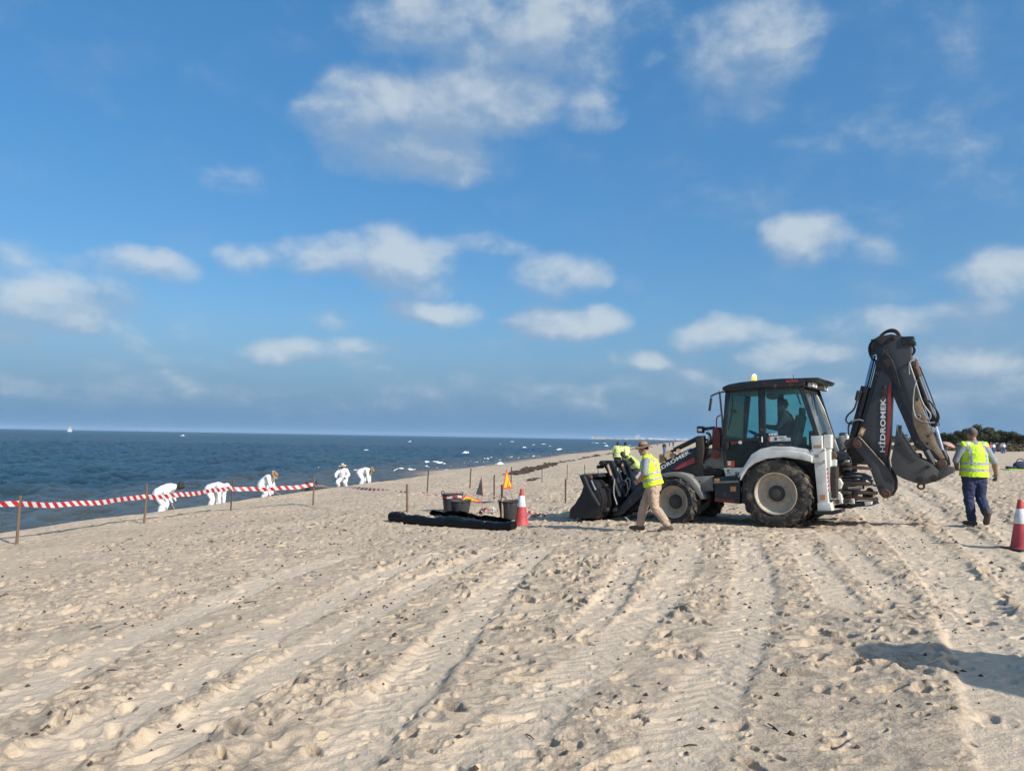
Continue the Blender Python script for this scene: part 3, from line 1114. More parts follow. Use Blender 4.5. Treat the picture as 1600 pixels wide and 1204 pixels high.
def build_machine():
    root = empty('backhoe_loader', M_ORG, PI - THETA)
    tag(root, 'dusty black and white backhoe loader parked on the sand with its rear arm folded high', 'backhoe loader')
    K = MATS

    SPLIT = {'bucket_side', 'loader_tower', 'side_cutter', 'bucket_hitch', 'bucket_link', 'hydraulic_hose', 'hydraulic_pipe', 'valve_block', 'hose_block', 'axle', 'pin', 'pin_boss', 'swing_bracket', 'slide_rail', 'frame_clamp', 'tool_bracket', 'control_console',
             'bucket_rib', 'bucket_tooth', 'arm_joint', 'bolt', 'sticker_print', 'grab_handle', 'rear_frame', 'front_lamp', 'hazard_stripe', 'lamp_lens'}

    def part(mb, name, m, parent=root, angle=35):
        if name not in SPLIT:
            return mb.build(name, K[m], parent, angle)
        # every separate piece is an object of its own
        bm = mb.bm
        seen, first = set(), None
        for f0 in bm.faces[:]:
            if f0 in seen:
                continue
            isl, st = [], [f0]
            seen.add(f0)
            while st:
                f = st.pop()
                isl.append(f)
                for v in f.verts:
                    for g in v.link_faces:
                        if g not in seen:
                            seen.add(g)
                            st.append(g)
            q = MB()
            vm = {}
            for f in isl:
                for v in f.verts:
                    if v not in vm:
                        vm[v] = q.bm.verts.new(v.co)
                q.bm.faces.new([vm[v] for v in f.verts])
            o = q.build(name, K[m], parent, angle)
            first = first or o
        bm.free()
        return first

    # ---------------- wheels
    def wheel(cx, cz, y_out, Rt, width, Rr, hub_r, side, n_lug, steer=0.0):
        """side = +1: outer face looks to +y"""
        e = MB()
        yo = 0.0
        w = width
        prof = [(Rr * 0.98, -0.015), (Rr + (Rt - Rr) * .30, 0.012), (Rr + (Rt - Rr) * .62, 0.012), (Rt * .925, -0.02), (Rt * .955, -0.07), (Rt * .955, -w + .07), (Rt * .925, -w + .02),
                (Rr + (Rt - Rr) * .5, -w - .01), (Rr * .98, -w + .015)]
        ax = Vector((math.sin(steer) * -1, math.cos(steer), 0)) * side
        c = Vector((cx, y_out, cz))
        e.lathe(prof, c, ax, 48, closed=True)
        # lugs: slanted bars from the shoulder to the middle of the tread, alternating sides
        fw = ax.cross(Vector((0, 0, 1))).normalized()
        for k in range(n_lug):
            for hs in (0, 1):
                a0 = 2 * PI * (k + 0.5 * hs) / n_lug
                pts = []
                for j in range(5):
                    f = j / 4
                    off = (-0.005 - f * (w * .53)) if hs == 0 else (-w + 0.005 + f * (w * .53))
                    a = a0 + f * 0.26
                    ro = Rt if j > 0 else Rt * .955
                    pts.append((a, off, ro))
                rows = []
                hw = 0.028 / Rt * 0.72 / 0.72
                for (a, off, ro) in pts:
                    row = []
                    for (da, rr) in ((-hw * 1.25, Rt * .93), (-hw * .8, ro), (hw * .8, ro), (hw * 1.25, Rt * .93)):
                        aa = a + da
                        row.append(e.bm.verts.new(c + ax * off + (fw * math.cos(aa) + Vector((0, 0, 1)) * math.sin(aa)) * rr))
                    rows.append(row)
                for r0, r1 in zip(rows[:-1], rows[1:]):
                    for q in range(3):
                        e.bm.faces.new((r0[q], r0[q + 1], r1[q + 1], r1[q]))
                e.bm.faces.new(rows[0])
                e.bm.faces.new(list(reversed(rows[-1])))
        wo = part(e, 'wheel', 'tyre_rubber', root, 40)
        r_ = MB()
        r_.lathe([(Rr * 1.0, -0.03), (Rr * 1.045, -0.006), (Rr * 1.03, 0.012), (Rr * .985, 0.010), (Rr * .965, -0.02), (Rr * .93, -0.035), (Rr * .90, -0.075), (Rr * .80, -0.10), (Rr * .70, -0.125), (Rr * .60, -0.115),
                  (hub_r * 1.25, -0.10), (hub_r * 1.0, -0.11), (hub_r * 1.0, -0.2), (Rr * 1.0, -0.2)], c, ax, 48, closed=True)
        for k in range(10):
            a = 2 * PI * k / 10 + .2
            p = c + (fw * math.cos(a) + Vector((0, 0, 1)) * math.sin(a)) * (hub_r * 1.36)
            r_.cyl(p + ax * -0.115, p + ax * -0.075, 0.014, 6)
        rim = part(r_, 'rim', 'rim_paint', wo, 30)
        h = MB()
        h.lathe([(0.0, -0.02), (hub_r * .55, -0.022), (hub_r * .62, -0.04), (hub_r * .9, -0.045), (hub_r * 1.0, -0.065), (hub_r * 1.05, -0.12), (hub_r * 1.05, -0.25)], c, ax, 24)
        for k in range(8):
            a = 2 * PI * k / 8
            p = c + (fw * math.cos(a) + Vector((0, 0, 1)) * math.sin(a)) * (hub_r * .78)
            h.cyl(p + ax * -0.05, p + ax * -0.03, 0.012, 6)
        part(h, 'hub', 'hub_dark', wo, 30)
        return wo

    RY = 1.09
    cx, cz = L(1211.5, 771, RY)
    RR = 0.715
    rear_z = RR - 0.04
    wheel(cx, cz, RY, RR, .45, .405, .155, 1, 20)
    wheel(cx, cz, -RY, RR, .45, .405, .155, -1, 20)
    FY = 1.0
    fx, fz = L(1052, 783.5, FY)
    wheel(fx, fz, FY, .535, .36, .335, .15, 1, 17, steer=R(-9))
    wheel(fx, fz, -FY, .535, .36, .335, .15, -1, 17, steer=R(-9))
    ax = MB()
    ax.cyl((cx, -.75, cz), (cx, .75, cz), .13, 16)
    ax.cyl((cx, -.15, cz), (cx, .15, cz), .24, 16)
    ax.cyl((fx, -.7, fz), (fx, .7, fz), .09, 12)
    ax.box((fx, 0, fz), (.28, .4, .26), bevel=.03)
    part(ax, 'axle', 'dark_grease')

    # ---------------- chassis
    ch = MB()
    a = L(1330, 735, .35)
    ch.prism([(fx + .55, .62), (fx + .55, .95), (cx + .3, .98), (a[0], 1.0), (a[0], .55), (cx, .55), (fx + .1, .62)], -.36, .36, .02)
    part(ch, 'chassis', 'dark_grease')
    # engine hood, low and sloping, in front of the cab
    hd = MB()
    hx0 = L(1128, 700, .42)[0]
    hd.prism([(hx0 - .02, .95), (hx0 - .02, 1.55), (hx0 + .35, 1.53), (hx0 + 1.0, 1.36), (hx0 + 1.32, 1.22), (hx0 + 1.38, .8), (hx0 + .9, .75)], -.42, .42, .05)
    hood = part(hd, 'hood', 'grey_paint')
    gr = MB()
    for k in range(7):
        gr.box((hx0 + 1.38, 0, .84 + k * .05), (.02, .6, .018))
    part(gr, 'grille', 'dark_plastic', hood)

    # grey lower side panel and step box, near side
    sp = MB()
    sp.prism(LL([(1097, 700), (1128, 699), (1133, 731), (1100, 733), (1096, 720)], .62), .44, .62, .01)
    part(sp, 'side_panel', 'grey_paint')
    hs = MB()
    for (q, r) in (([(1098, 735), (1108, 731), (1120, 737), (1131, 734)], .018), ([(1100, 741), (1112, 738), (1124, 741)], .016), ([(1104, 728), (1116, 733), (1132, 739)], .012), ([(1096, 727), (1104, 739), (1118, 743)], .014)):
        hs.tube([L3(x, y, .66) for x, y in q], r, 6, smooth_pts=2)
    hs.box(L3(1116, 738, .58), (.42, .12, .14), bevel=.02)
    part(hs, 'hydraulic_hose', 'dark_grease')
    st = MB()
    st.prism(LL([(1117, 745), (1157, 742), (1156, 787), (1117, 783)], .98), .50, .98, .015)
    stb = part(st, 'step_box', 'blue_black_paint')
    s2 = MB()
    s2.prism(LL([(1115, 752), (1154, 750), (1154, 753.5), (1115, 755)], 1.03), .92, 1.03, .004)
    part(s2, 'tread', 'grey_paint', stb)
    s3 = MB()
    s3.prism(LL([(1116.5, 778), (1147, 780.5), (1147, 786), (1116.5, 783)], .99), .94, .992, .003)
    part(s3, 'kick_plate', 'red_primer', stb)
    for q in ([(1141, 759.5), (1150, 759.5), (1150, 767.5), (1141, 767.5)], [(1115.5, 747.5), (1123.5, 747.5), (1123.5, 751.5), (1115.5, 751.5)]):
        rf = MB()
        rf.prism(LL(q, 1.0), .975, 1.0, .003)
        part(rf, 'reflector', 'reflector_orange', stb)
    # same on the far side
    st = MB()
    st.prism(LL([(1117, 745), (1157, 742), (1156, 787), (1117, 783)], .98), -.98, -.50, .015)
    part(st, 'step_box', 'blue_black_paint')

    # ---------------- fenders
    arc_o = [(1152, 746), (1157, 736), (1166, 722), (1174, 709.5), (1188, 701), (1206, 697), (1232, 697.5), (1259, 701), (1268, 707)]
    arc_m = [(1268, 714), (1250, 709.5), (1228, 707), (1206, 708), (1188, 713.5), (1176, 721), (1167, 730), (1159, 744)]
    arc_i = [(1268, 722), (1250.5, 717.5), (1223.6, 714), (1197, 716.5), (1180, 723), (1168, 731), (1160, 743), (1156, 750)]
    for sgn in (1, -1):
        f = MB()
        y0, y1 = sorted((sgn * .70, sgn * 1.02))
        f.prism(LL(arc_o, 1.02) + LL(arc_m, 1.02), y0, y1, .02)
        y0, y1 = sorted((sgn * .66, sgn * 1.12))
        mid2 = [(1157, 738), (1167, 724.5), (1178, 714.5), (1191, 707.5), (1207, 704), (1230, 703.5), (1255, 707), (1268, 712)]
        f.prism(LL(mid2, 1.12) + LL(arc_i, 1.12), y0, y1, .02)
        fen = part(f, 'rear_fender', 'white_paint')
    # inner wheel housing (dark)
    for sgn in (1, -1):
        ih = MB()
        y0, y1 = sorted((sgn * .36, sgn * .66))
        arc = [(1156, 760), (1160, 743), (1168, 731), (1180, 723), (1197, 716), (1223.6, 713), (1250.5, 716.5), (1268, 722), (1270, 760)]
        ih.prism(LL(arc, 1.0), y0, y1, .01)
        part(ih, 'wheel_housing', 'dark_plastic')
    pn = MB()
    pn.prism(LL([(1131, 731), (1164, 730), (1159, 743), (1155, 745), (1134, 745)], .93), .62, .93, .01)
    pan = part(pn, 'sill_panel', 'white_paint')
    emb = MB()
    for q in ([(1135.5, 734.5), (1137.5, 732.5), (1139.5, 734.5), (1139, 737), (1137.5, 735.5), (1136, 737)], [(1136.5, 738), (1140, 738), (1140, 739.3), (1136.5, 739.3)]):
        emb.prism(LL(q, .934), .928, .934)
    part(emb, 'emblem', 'sticker_dark', pan)
    o0 = L3(1148.5, 742.0, .936)
    place_text('22', 'lettering', o0, L3(1155.5, 741.8, .936) - o0, (0, 0, 1), px_len(6.6, 1150, 740, .936) * 1.05, px_len(4.6, 1150, 740, .936), K['sticker_dark'], pan)

    # front fender, grey, on brackets
    ff = [(1031, 741), (1045, 737.5), (1060, 737.5), (1072, 741), (1082, 749), (1092, 761), (1101, 779), (1095, 780), (1086, 767), (1077, 756), (1066, 747.5), (1054, 744), (1040, 745)]
    for sgn in (1, -1):
        f = MB()
        y0, y1 = sorted((sgn * .60, sgn * 1.0))
        f.prism(LL(ff, 1.0), y0, y1, .012)
        part(f, 'front_fender', 'grey_paint')
    f = MB()
    f.prism(LL([(1077, 745), (1113, 743), (1115, 766), (1100, 768), (1090, 757)], .80), .46, .80, .02)
    bp_ = part(f, 'battery_box', 'grey_paint')
    f = MB()
    f.prism(LL([(1092.5, 751), (1094.3, 751), (1094.3, 754), (1092.5, 754)], .803), .79, .803)
    part(f, 'latch', 'dark_plastic', bp_)

    # ---------------- cab
    CY = .76
    cab = MB()
    # floor and lower body
    cab.prism(LL([(1133, 731), (1164, 730), (1176, 712), (1200, 697), (1268, 703), (1272, 722), (1240, 735), (1180, 740), (1135, 738)], CY), -CY + .02, CY - .02, .02)
    body = part(cab, 'cab_body', 'blue_black_paint')

    def bar(name, q, y0=CY - .06, y1=CY, m='black_paint', both=True, parent=root):
        b = MB()
        b.prism(LL(q, CY), y0, y1, .008)
        o = part(b, name, m, parent)
        if both:
            b = MB()
            b.prism(LL(q, CY), -y1, -y0, .008)
            part(b, name, m, parent)
        return o
    bar('front_pillar', [(1133.5, 607), (1140.5, 607), (1133, 684), (1131, 690), (1137, 731), (1132, 731), (1126.5, 690), (1128, 684)])
    bar('door_pillar', [(1184, 604), (1194.5, 603), (1196, 680), (1200, 690), (1190, 699), (1185.5, 690)])
    bar('rear_pillar', [(1247, 602), (1254.5, 602), (1280, 681), (1283, 702), (1270, 703), (1268, 694), (1273, 680)])
    bar('roof_rail', [(1133.5, 606), (1250, 600), (1253, 605.5), (1135, 613.5)])
    bar('door_rail', [(1130.5, 685.5), (1187, 683), (1191, 688), (1130.5, 690.5)])
    bar('belt_rail', [(1188, 697), (1197, 680), (1201, 689), (1206, 691.5), (1266, 699), (1270, 704), (1232, 699.5), (1206, 698.5)])
    bar('door_edge', [(1164, 732), (1158, 732), (1165, 722), (1176, 708), (1190, 697), (1194, 700), (1180, 709), (1170, 722)])

    def pane(name, q, m='cab_glass', y=CY - .025, sides=(1, -1), parent=root):
        o = None
        for sgn in sides:
            g = MB()
            y0, y1 = sorted((sgn * y, sgn * (y - .008)))
            g.prism(LL(q, CY), y0, y1)
            oo = part(g, name, m, parent)
            o = o or oo
        return o
    pane('door_window', [(1139.5, 611), (1185, 607.5), (1186.5, 685), (1131.5, 688)])
    lowg = pane('lower_door_panel', [(1130, 688), (1189, 686), (1188, 697), (1176, 708), (1165, 722), (1160, 731.5), (1134, 732)], 'olive_glass')
    sw = pane('side_window', [(1193, 606), (1249, 602), (1275, 680), (1268, 701), (1204, 693), (1195, 681)])
    # stickers on the near glass
    s = MB()
    s.prism(LL([(1202.5, 681.5), (1229, 680.5), (1229, 683.5), (1235, 683.5), (1235, 688.5), (1202.5, 689.5)], CY - .02), CY - .025, CY - .02)
    stk = part(s, 'sticker', 'sticker_white', sw)
    s = MB()
    s.prism(LL([(1210, 683), (1214, 683), (1214, 687.5), (1210, 687.5)], CY - .016), CY - .02, CY - .016)
    for (x0, x1, yy) in ((1217, 1225, 683.2), (1220, 1228.5, 686.3), (1231, 1234, 686.3)):
        s.prism(LL([(x0, yy), (x1, yy - .3), (x1, yy + .5), (x0, yy + .8)], CY - .016), CY - .02, CY - .016)
    part(s, 'sticker_print', 'sticker_dark', sw)
    s = MB()
    s.prism(LL([(1200.5, 682), (1203, 682), (1203, 689.5), (1200.5, 689.5)], CY - .017), CY - .025, CY - .017)
    part(s, 'sticker_print', 'sticker_red', sw)
    o0 = L3(1201.5, 680.3, CY - .018)
    place_text('HMK', 'lettering', o0, L3(1216, 679.6, CY - .018) - o0, (0, 0, 1), px_len(14.5, 1208, 679, CY), px_len(3.3, 1208, 679, CY), K['letter_white'], sw)
    s = MB()
    x, z = L(1156.4, 691, CY)
    s.cyl((x, CY - .03, z), (x, CY + .004, z), px_len(2.7, 1156, 691, CY), 20)
    part(s, 'round_sticker', 'sticker_white', lowg)
    s = MB()
    s.prism(LL([(1136, 720), (1147.5, 719.5), (1147.5, 729), (1136, 729.5)], CY - .018), CY - .025, CY - .018)
    wst = part(s, 'warning_sticker', 'sticker_red', lowg)
    s = MB()
    for q in ([(1136.5, 720.5), (1141.5, 720.3), (1141.5, 722), (1136.5, 722.2)], [(1137, 723.8), (1141.5, 722.8), (1141.5, 726), (1137.5, 726)]):
        s.prism(LL(q, CY - .014), CY - .02, CY - .014)
    part(s, 'sticker_print', 'sticker_white', lowg)
    # red maker stripe by the door handle, door handle, latch
    s = MB()
    s.prism(LL([(1142, 690.5), (1154, 689.5), (1153, 692), (1142, 694.5)], CY + .004), CY - .03, CY + .004)
    part(s, 'stripe', 'red_primer', lowg)
    s = MB()
    s.prism(LL([(1128, 690), (1137.5, 689.5), (1138, 700), (1134, 705), (1129, 703)], CY + .03), CY - .01, CY + .03, .01)
    s.box(L3(1135, 697, CY + .05), (.03, .03, .16), bevel=.008)
    part(s, 'door_handle', 'dark_plastic', lowg)
    s = MB()
    s.tube([L3(1190.5, 682, CY + .03), L3(1190.5, 690.5, CY + .03)], .012, 6)
    part(s, 'latch', 'letter_white', lowg)

    # roof: slab with a crowned top, drip edge and rear lamp visor
    roof = MB()
    prof = [(1128, 609.5), (1128.5, 604.5), (1137, 600.5), (1156, 596.8), (1188, 593.4), (1220, 591), (1251, 590.2), (1258, 594), (1257, 601), (1250, 604.5), (1192, 605), (1136, 611)]
    roof.prism(LL(prof, CY + .05), -CY - .05, CY + .05, .025)
    ro = part(roof, 'roof', 'black_paint')
    # rear overhang, ribbed
    xb, zb = L(1254, 592.5, CY)
    rv = MB()
    for k in range(9):
        yy = -.72 + k * .18
        rv.box((xb - .13, yy, zb + .005), (.36, .10, .05), bevel=.015)
    rv.box((xb - .10, 0, zb - .03), (.34, 1.56, .045), bevel=.012)
    part(rv, 'rear_visor', 'dark_plastic', ro)
    for yy in (.62, .40, -.40, -.64):
        lm = MB()
        lm.box((xb - .12, yy, zb - .105), (.09, .15, .115), bevel=.015)
        lo = part(lm, 'work_lamp', 'dark_plastic', ro)
        lm = MB()
        lm.box((xb - .175, yy, zb - .105), (.03, .135, .10), bevel=.01)
        lm.box((xb - .12, yy + .075, zb - .105), (.07, .012, .09), bevel=.005)
        part(lm, 'lamp_lens', 'lamp_glass', lo)
    bt = MB()
    bt.box((xb - .09, 0, zb - .11), (.06, .38, .06), bevel=.01)
    part(bt, 'number_plate', 'worn_tan', ro)
    o0 = L3(1227.5, 597.6, CY + .053)
    place_text('ALPHA', 'lettering', o0, L3(1247.5, 596.6, CY + .053) - o0, (0, 0, 1), px_len(19.5, 1237, 596, CY), px_len(3.8, 1237, 596, CY), K['letter_red'], ro)
    an = MB()
    an.tube([L3(1240, 592, .3), L3(1239.3, 585, .3)], .006, 5)
    part(an, 'aerial', 'hose_black', ro)

    # rear face of the cab: slanting glass between the two rear pillars
    t0, b0 = L3(1250, 606, CY), L3(1279, 690, CY)
    rg = MB()
    t1, b1 = Vector((t0.x, -CY, t0.z)), Vector((b0.x, -CY, b0.z))
    inn = Vector((0, -.05, 0))
    low = (b0 - t0).normalized() * .28
    q = [t0 + inn, b0 + low + inn, b1 + low - inn, t1 - inn]
    nrm = (q[1] - q[0]).cross(q[3] - q[0]).normalized()
    rg.prism_gen(q, nrm * .008)
    part(rg, 'rear_window', 'rear_glass')
    rf = MB()
    for yy in (CY - .03, -CY + .03):
        p, qq = t0.copy(), b0 + low
        p.y = qq.y = yy
        rf.tube([p, (p + qq) / 2, qq], .035, 8)
    p, qq = b0 + low, b1 + low
    rf.tube([p + inn, qq - inn], .03, 8)
    p, qq = t0.lerp(b0, .02), t1.lerp(b1, .02)
    rf.tube([p, qq], .035, 8)
    part(rf, 'rear_frame', 'black_paint')
    wp = MB()
    a_, b_ = t0.lerp(b0, .05) + Vector((-.03, -.9, 0)), t0.lerp(b0, .5) + Vector((-.04, -.55, 0))
    wp.tube([a_, b_], .012, 5)
    part(wp, 'wiper', 'hose_black')
    gb = MB()     # pale grab bar and corner trim at the far rear pillar
    f0, f1 = t1 + Vector((-.02, .06, -.02)), b1 + low + Vector((-.02, .04, 0))
    gb.tube([f0 + Vector((0, .22, -.04)), f0 + Vector((-.02, .1, -.1)), f0.lerp(f1, .3), f1], .022, 6)
    part(gb, 'grab_bar', 'white_paint')

    # windscreen and its far and near frames
    w0, w1 = L3(1136, 611, CY), L3(1130, 690, CY)
    ws = MB()
    ws.prism_gen([w0 + Vector((0.01, -.04, 0)), w1 + Vector((0.01, -.04, 0)), Vector((w1.x + .01, -CY + .04, w1.z)), Vector((w0.x + .01, -CY + .04, w0.z))], (.008, 0, 0))
    part(ws, 'windscreen', 'cab_glass')
    cf = MB()
    cf.box((w1.x - .02, 0, w1.z - .12), (.06, CY * 2 - .05, .30), bevel=.02)
    part(cf, 'cowl', 'black_paint')
    # headlining (grey) and dash, seat, console, steering wheel
    hl = MB()
    hl.prism(LL([(1140, 611.5), (1248, 605), (1249, 607.5), (1140, 614)], CY), -CY + .07, CY - .07, .005)
    part(hl, 'headlining', 'grey_paint')
    fr = MB()
    fr.box((w1.x - .22, 0, w1.z - .02), (.30, .6, .22), bevel=.05)
    fr.cyl((w1.x - .35, 0, w1.z - .05), (w1.x - .48, 0, w1.z + .16), .035, 8)
    part(fr, 'dashboard', 'dark_plastic')
    sw_ = MB()
    sc_ = Vector((w1.x - .49, 0, w1.z + .17))
    sax = Vector((-.5, 0, 1)).normalized()
    ring = []
    u = sax.orthogonal().normalized()
    v = sax.cross(u)
    for k in range(25):
        ring.append(sc_ + (u * math.cos(2 * PI * k / 24) + v * math.sin(2 * PI * k / 24)) * .19)
    sw_.tube(ring, .014, 6)
    sw_.tube([sc_ + u * .19, sc_ - u * .19], .012, 5)
    sw_.tube([sc_ + v * .19, sc_ - v * .19], .012, 5)
    part(sw_, 'steering_wheel', 'hose_black')
    sx, sz = L(1231, 690, 0.0)
    se = MB()
    se.box((sx + .05, 0, sz - .10), (.50, .50, .14), bevel=.05)
    se.box((sx - .22, 0, sz + .26), (.14, .48, .62), rot=Matrix.Rotation(R(-12), 3, 'Y'), bevel=.05)
    se.box((sx - .30, 0, sz + .63), (.09, .26, .18), bevel=.03)
    se.box((sx + .05, .31, sz + .08), (.38, .07, .06), bevel=.02)
    se.box((sx + .05, -.31, sz + .08), (.38, .07, .06), bevel=.02)
    part(se, 'seat', 'dark_plastic')
    co = MB()
    co.box((sx - .62, .45, sz + .02), (.16, .16, .42), bevel=.03)
    co.box((sx - .62, -.45, sz + .02), (.16, .16, .42), bevel=.03)
    for yy in (.45, -.45):
        co.tube([(sx - .62, yy, sz + .22), (sx - .60, yy, sz + .42)], .012, 6)
        co.ball((sx - .60, yy, sz + .44), .03, 8, 6)
    co.box((sx + .1, -.58, sz + .02), (.7, .12, .2), bevel=.03)
    part(co, 'control_console', 'dark_plastic')
    lt = MB()       # pale round lamp / fan under the roof and a small mirror
    p = L3(1207, 619, .2)
    lt.ball(p, (.13, .13, .07), 16, 10)
    part(lt, 'cab_fan', 'worn_tan')
    lt = MB()
    p = L3(1149, 642.5, .2)
    lt.box(p, (.04, .09, .06), bevel=.015)
    lt.tube([p, p + Vector((.10, 0, .12))], .01, 5)
    part(lt, 'inside_mirror', 'dark_plastic')
    lt = MB()
    lt.tube([L3(1141.5, 618, CY - .05), L3(1145, 621, CY - .06), L3(1144, 645, CY - .06), L3(1137.5, 672, CY - .05)], .014, 6, smooth_pts=1)
    lt.tube([L3(1166, 645, 0.4), L3(1164, 668, 0.4)], .014, 6)
    part(lt, 'grab_handle', 'hose_black')
    lt = MB()
    lt.tube([L3(1243, 611, CY - .06), L3(1248, 622, CY - .07), L3(1251, 632, CY - .06)], .016, 6)
    part(lt, 'window_stay', 'hose_grey')

    # beacon
    bc = MB()
    bx, bz = L(1178.5, 595.5, .35)
    bc.lathe([(.0, 0), (.062, 0), (.062, .035), (.05, .045)], (bx, .35, bz - .03), (0, 0, 1), 20)
    bo = part(bc, 'beacon', 'dark_plastic', ro)
    bc = MB()
    bc.lathe([(.052, 0), (.055, .05), (.05, .10), (.036, .135), (0, .145)], (bx, .35, bz + .012), (0, 0, 1), 20)
    part(bc, 'beacon_dome', 'beacon_amber', bo)
    bc = MB()
    bc.ball((bx - .01, .395, bz + .11), (.03, .02, .035), 10, 8)
    part(bc, 'bulb_glow', 'beacon_glow', bo)

    # mirror and its arm, front pillar rail
    mr = MB()
    mr.tube([L3(1135, 611.5, CY), L3(1126, 612.5, CY + .04), L3(1116, 616, CY + .08), L3(1110, 619.5, CY + .1)], .017, 8, smooth_pts=1)
    mo = part(mr, 'mirror_arm', 'hose_black')
    mr = MB()
    c_ = L3(1110, 631.5, CY + .11)
    mr.box(c_, (.05, .17, .29), rot=Matrix.Rotation(R(-8), 3, 'Y') @ Matrix.Rotation(R(18), 3, 'Z'), bevel=.022)
    part(mr, 'mirror', 'dark_plastic', mo)
    rl = MB()
    rl.tube([L3(1124, 610, CY - .2), L3(1125.5, 625, CY - .2), L3(1128.5, 655, CY - .2), L3(1129.5, 680, CY - .2)], .022, 8)
    part(rl, 'front_rail', 'grey_paint')
    rl = MB()
    rl.tube([L3(1119.5, 668, .66), L3(1119.5, 654, .66), L3(1121.5, 650, .66), L3(1126, 648.5, .66)], .014, 6, smooth_pts=1)
    part(rl, 'hand_rail', 'red_primer')

    # ---------------- loader tower, arms, links
    tw = MB()
    tw.prism(LL([(1113, 668), (1122, 667), (1125.5, 676), (1125, 712), (1119, 717), (1113, 712), (1112, 690)], .62), .40, .62, .015)
    tw.prism(LL([(1113, 668), (1122, 667), (1125.5, 676), (1125, 712), (1119, 717), (1113, 712), (1112, 690)], .62), -.62, -.40, .015)
    part(tw, 'loader_tower', 'red_primer')
    for sgn in (1, -1):
        arm = MB()
        q = [(1096, 694), (1091, 697), (1085, 698.5), (1038.5, 719.5), (1012, 742), (985, 772), (968, 792), (958, 800), (958, 806), (972, 804), (1000, 778), (1020, 755), (1037, 741), (1086, 724), (1097, 719), (1100, 705)]
        y0, y1 = sorted((sgn * .60, sgn * .74))
        arm.prism(LL(q, .74), y0, y1, .012)
        ao = part(arm, 'loader_arm', 'blue_black_paint')
        if sgn > 0:
            s = MB()
            s.prism(LL([(1052, 733), (1062, 726), (1085, 713.5), (1086, 722.5), (1060, 733)], .745), .735, .745)
            part(s, 'stripe', 'red_stripe', ao)
            o0 = L3(1030.5, 735.5, .748)
            xd = L3(1079.5, 707.5, .748) - o0
            place_text('H\u0130DROMEK', 'lettering', o0 + xd.normalized() * -.14, xd, (0, 0, 1), xd.length + .14, px_len(7.6, 1050, 720, .748), K['letter_white'], ao)
        lk = MB()
        a1, b1_ = L3(1092, 683.5, .70), L3(1030, 714, .70)
        a1.y = b1_.y = sgn * .67
        lk.tube([a1, a1.lerp(b1_, .62)], .052, 12)
        lk.tube([a1.lerp(b1_, .62), b1_], .03, 10)
        part(lk, 'lift_cylinder', 'black_paint')
        lk = MB()
        a2, b2 = L3(1080, 700, .72), L3(1052, 713.5, .72)
        a2.y = b2.y = sgn * .70
        lk.tube([a2, b2], .02, 8)
        part(lk, 'cylinder_rod', 'chrome')
        pt = MB()
        pt.prism(LL([(1086, 682), (1097, 680), (1099, 700), (1097, 724), (1088, 724), (1087, 702)], .78), *sorted((sgn * .55, sgn * .78)), .015)
        part(pt, 'pivot_link', 'dark_grease')
    # knuckle gear on the arm
    kn = MB()
    kn.cyl(L3(1043, 711, .62), L3(1043, 711, .78), .07, 14)
    kn.box(L3(1048, 710, .70), (.22, .10, .12), rot=Matrix.Rotation(R(-24), 3, 'Y'), bevel=.02)
    kn.box(L3(1036, 716, .70), (.14, .12, .20), bevel=.02)
    kn.cyl(L3(1060, 704, .62), L3(1060, 704, .77), .05, 12)
    part(kn, 'arm_joint', 'worn_tan')
    # work light on its arm
    wl = MB()
    wl.box(L3(1095, 671, .55), (.14, .16, .15), bevel=.025)
    wl.tube([L3(1099, 670, .55), L3(1117, 668, .55)], .035, 8)
    wo = part(wl, 'front_lamp', 'blue_black_paint')
    wl = MB()
    wl.box(L3(1093.5, 671.5, .645), (.09, .01, .06), bevel=.004)
    part(wl, 'lamp_lens', 'lamp_glass', wo)
    ex = MB()
    pts = []
    for k in range(9):
        a = PI * (k / 8) * .9
        pts.append(L3(1103 + 6 * math.sin(a), 682 - 7 * math.cos(a), .60))
    ex.tube(pts, .036, 8)
    part(ex, 'hydraulic_hose', 'letter_white')
    ex = MB()
    ex.tube([L3(1104, 676, .64), L3(1111, 679, .66), L3(1111, 690, .66), L3(1105, 700, .66), L3(1103, 716, .64)], .02, 7, smooth_pts=2)
    ex.tube([L3(1100, 684, .66), L3(1106, 688, .68), L3(1107, 700, .68), L3(1099, 712, .66)], .016, 7, smooth_pts=2)
    ex.tube([L3(1110, 683, .5), L3(1099, 689, .5), L3(1094, 705, .5)], .016, 7, smooth_pts=2)
    part(ex, 'hydraulic_hose', 'hose_black')
    gd = MB()
    gd.prism(LL([(1100, 714), (1125, 700), (1126, 703), (1101, 719)], .66), .60, .66, .006)
    part(gd, 'guard_bar', 'blue_black_paint')
    # rusty cap on the hood and loader pump clutter
    cl_ = MB()
    cl_.cyl(L3(1118, 709, .60), L3(1118, 709, .70), .10, 16)
    part(cl_, 'pin_boss', 'red_primer')

    # ---------------- front bucket (clamshell) across the nose
    BW = 1.16
    bx0 = L(932, 806, BW)
    bk = MB()
    side = [(904.8, 741.8), (913, 742), (922, 752), (933, 760), (938, 778), (936, 800), (932, 809.8), (896, 809), (889.5, 808), (890.5, 795), (898, 787), (908.5, 770), (911.5, 759)]
    sl = LL(side, BW)
    for sgn in (1, -1):
        y0, y1 = sorted((sgn * (BW - .035), sgn * BW))
        bk.prism(sl, y0, y1, .006)
    part(bk, 'bucket_side', 'bucket_black')
    wr = MB()
    wrap = LL([(904.8, 741.8), (913, 741.5), (926, 750), (936, 764), (940, 780), (938, 798), (932, 810), (889.5, 809), (889.5, 805.5), (930, 805.5), (934, 796), (936, 780), (932, 766), (923, 754), (912, 745), (906, 745)], BW)
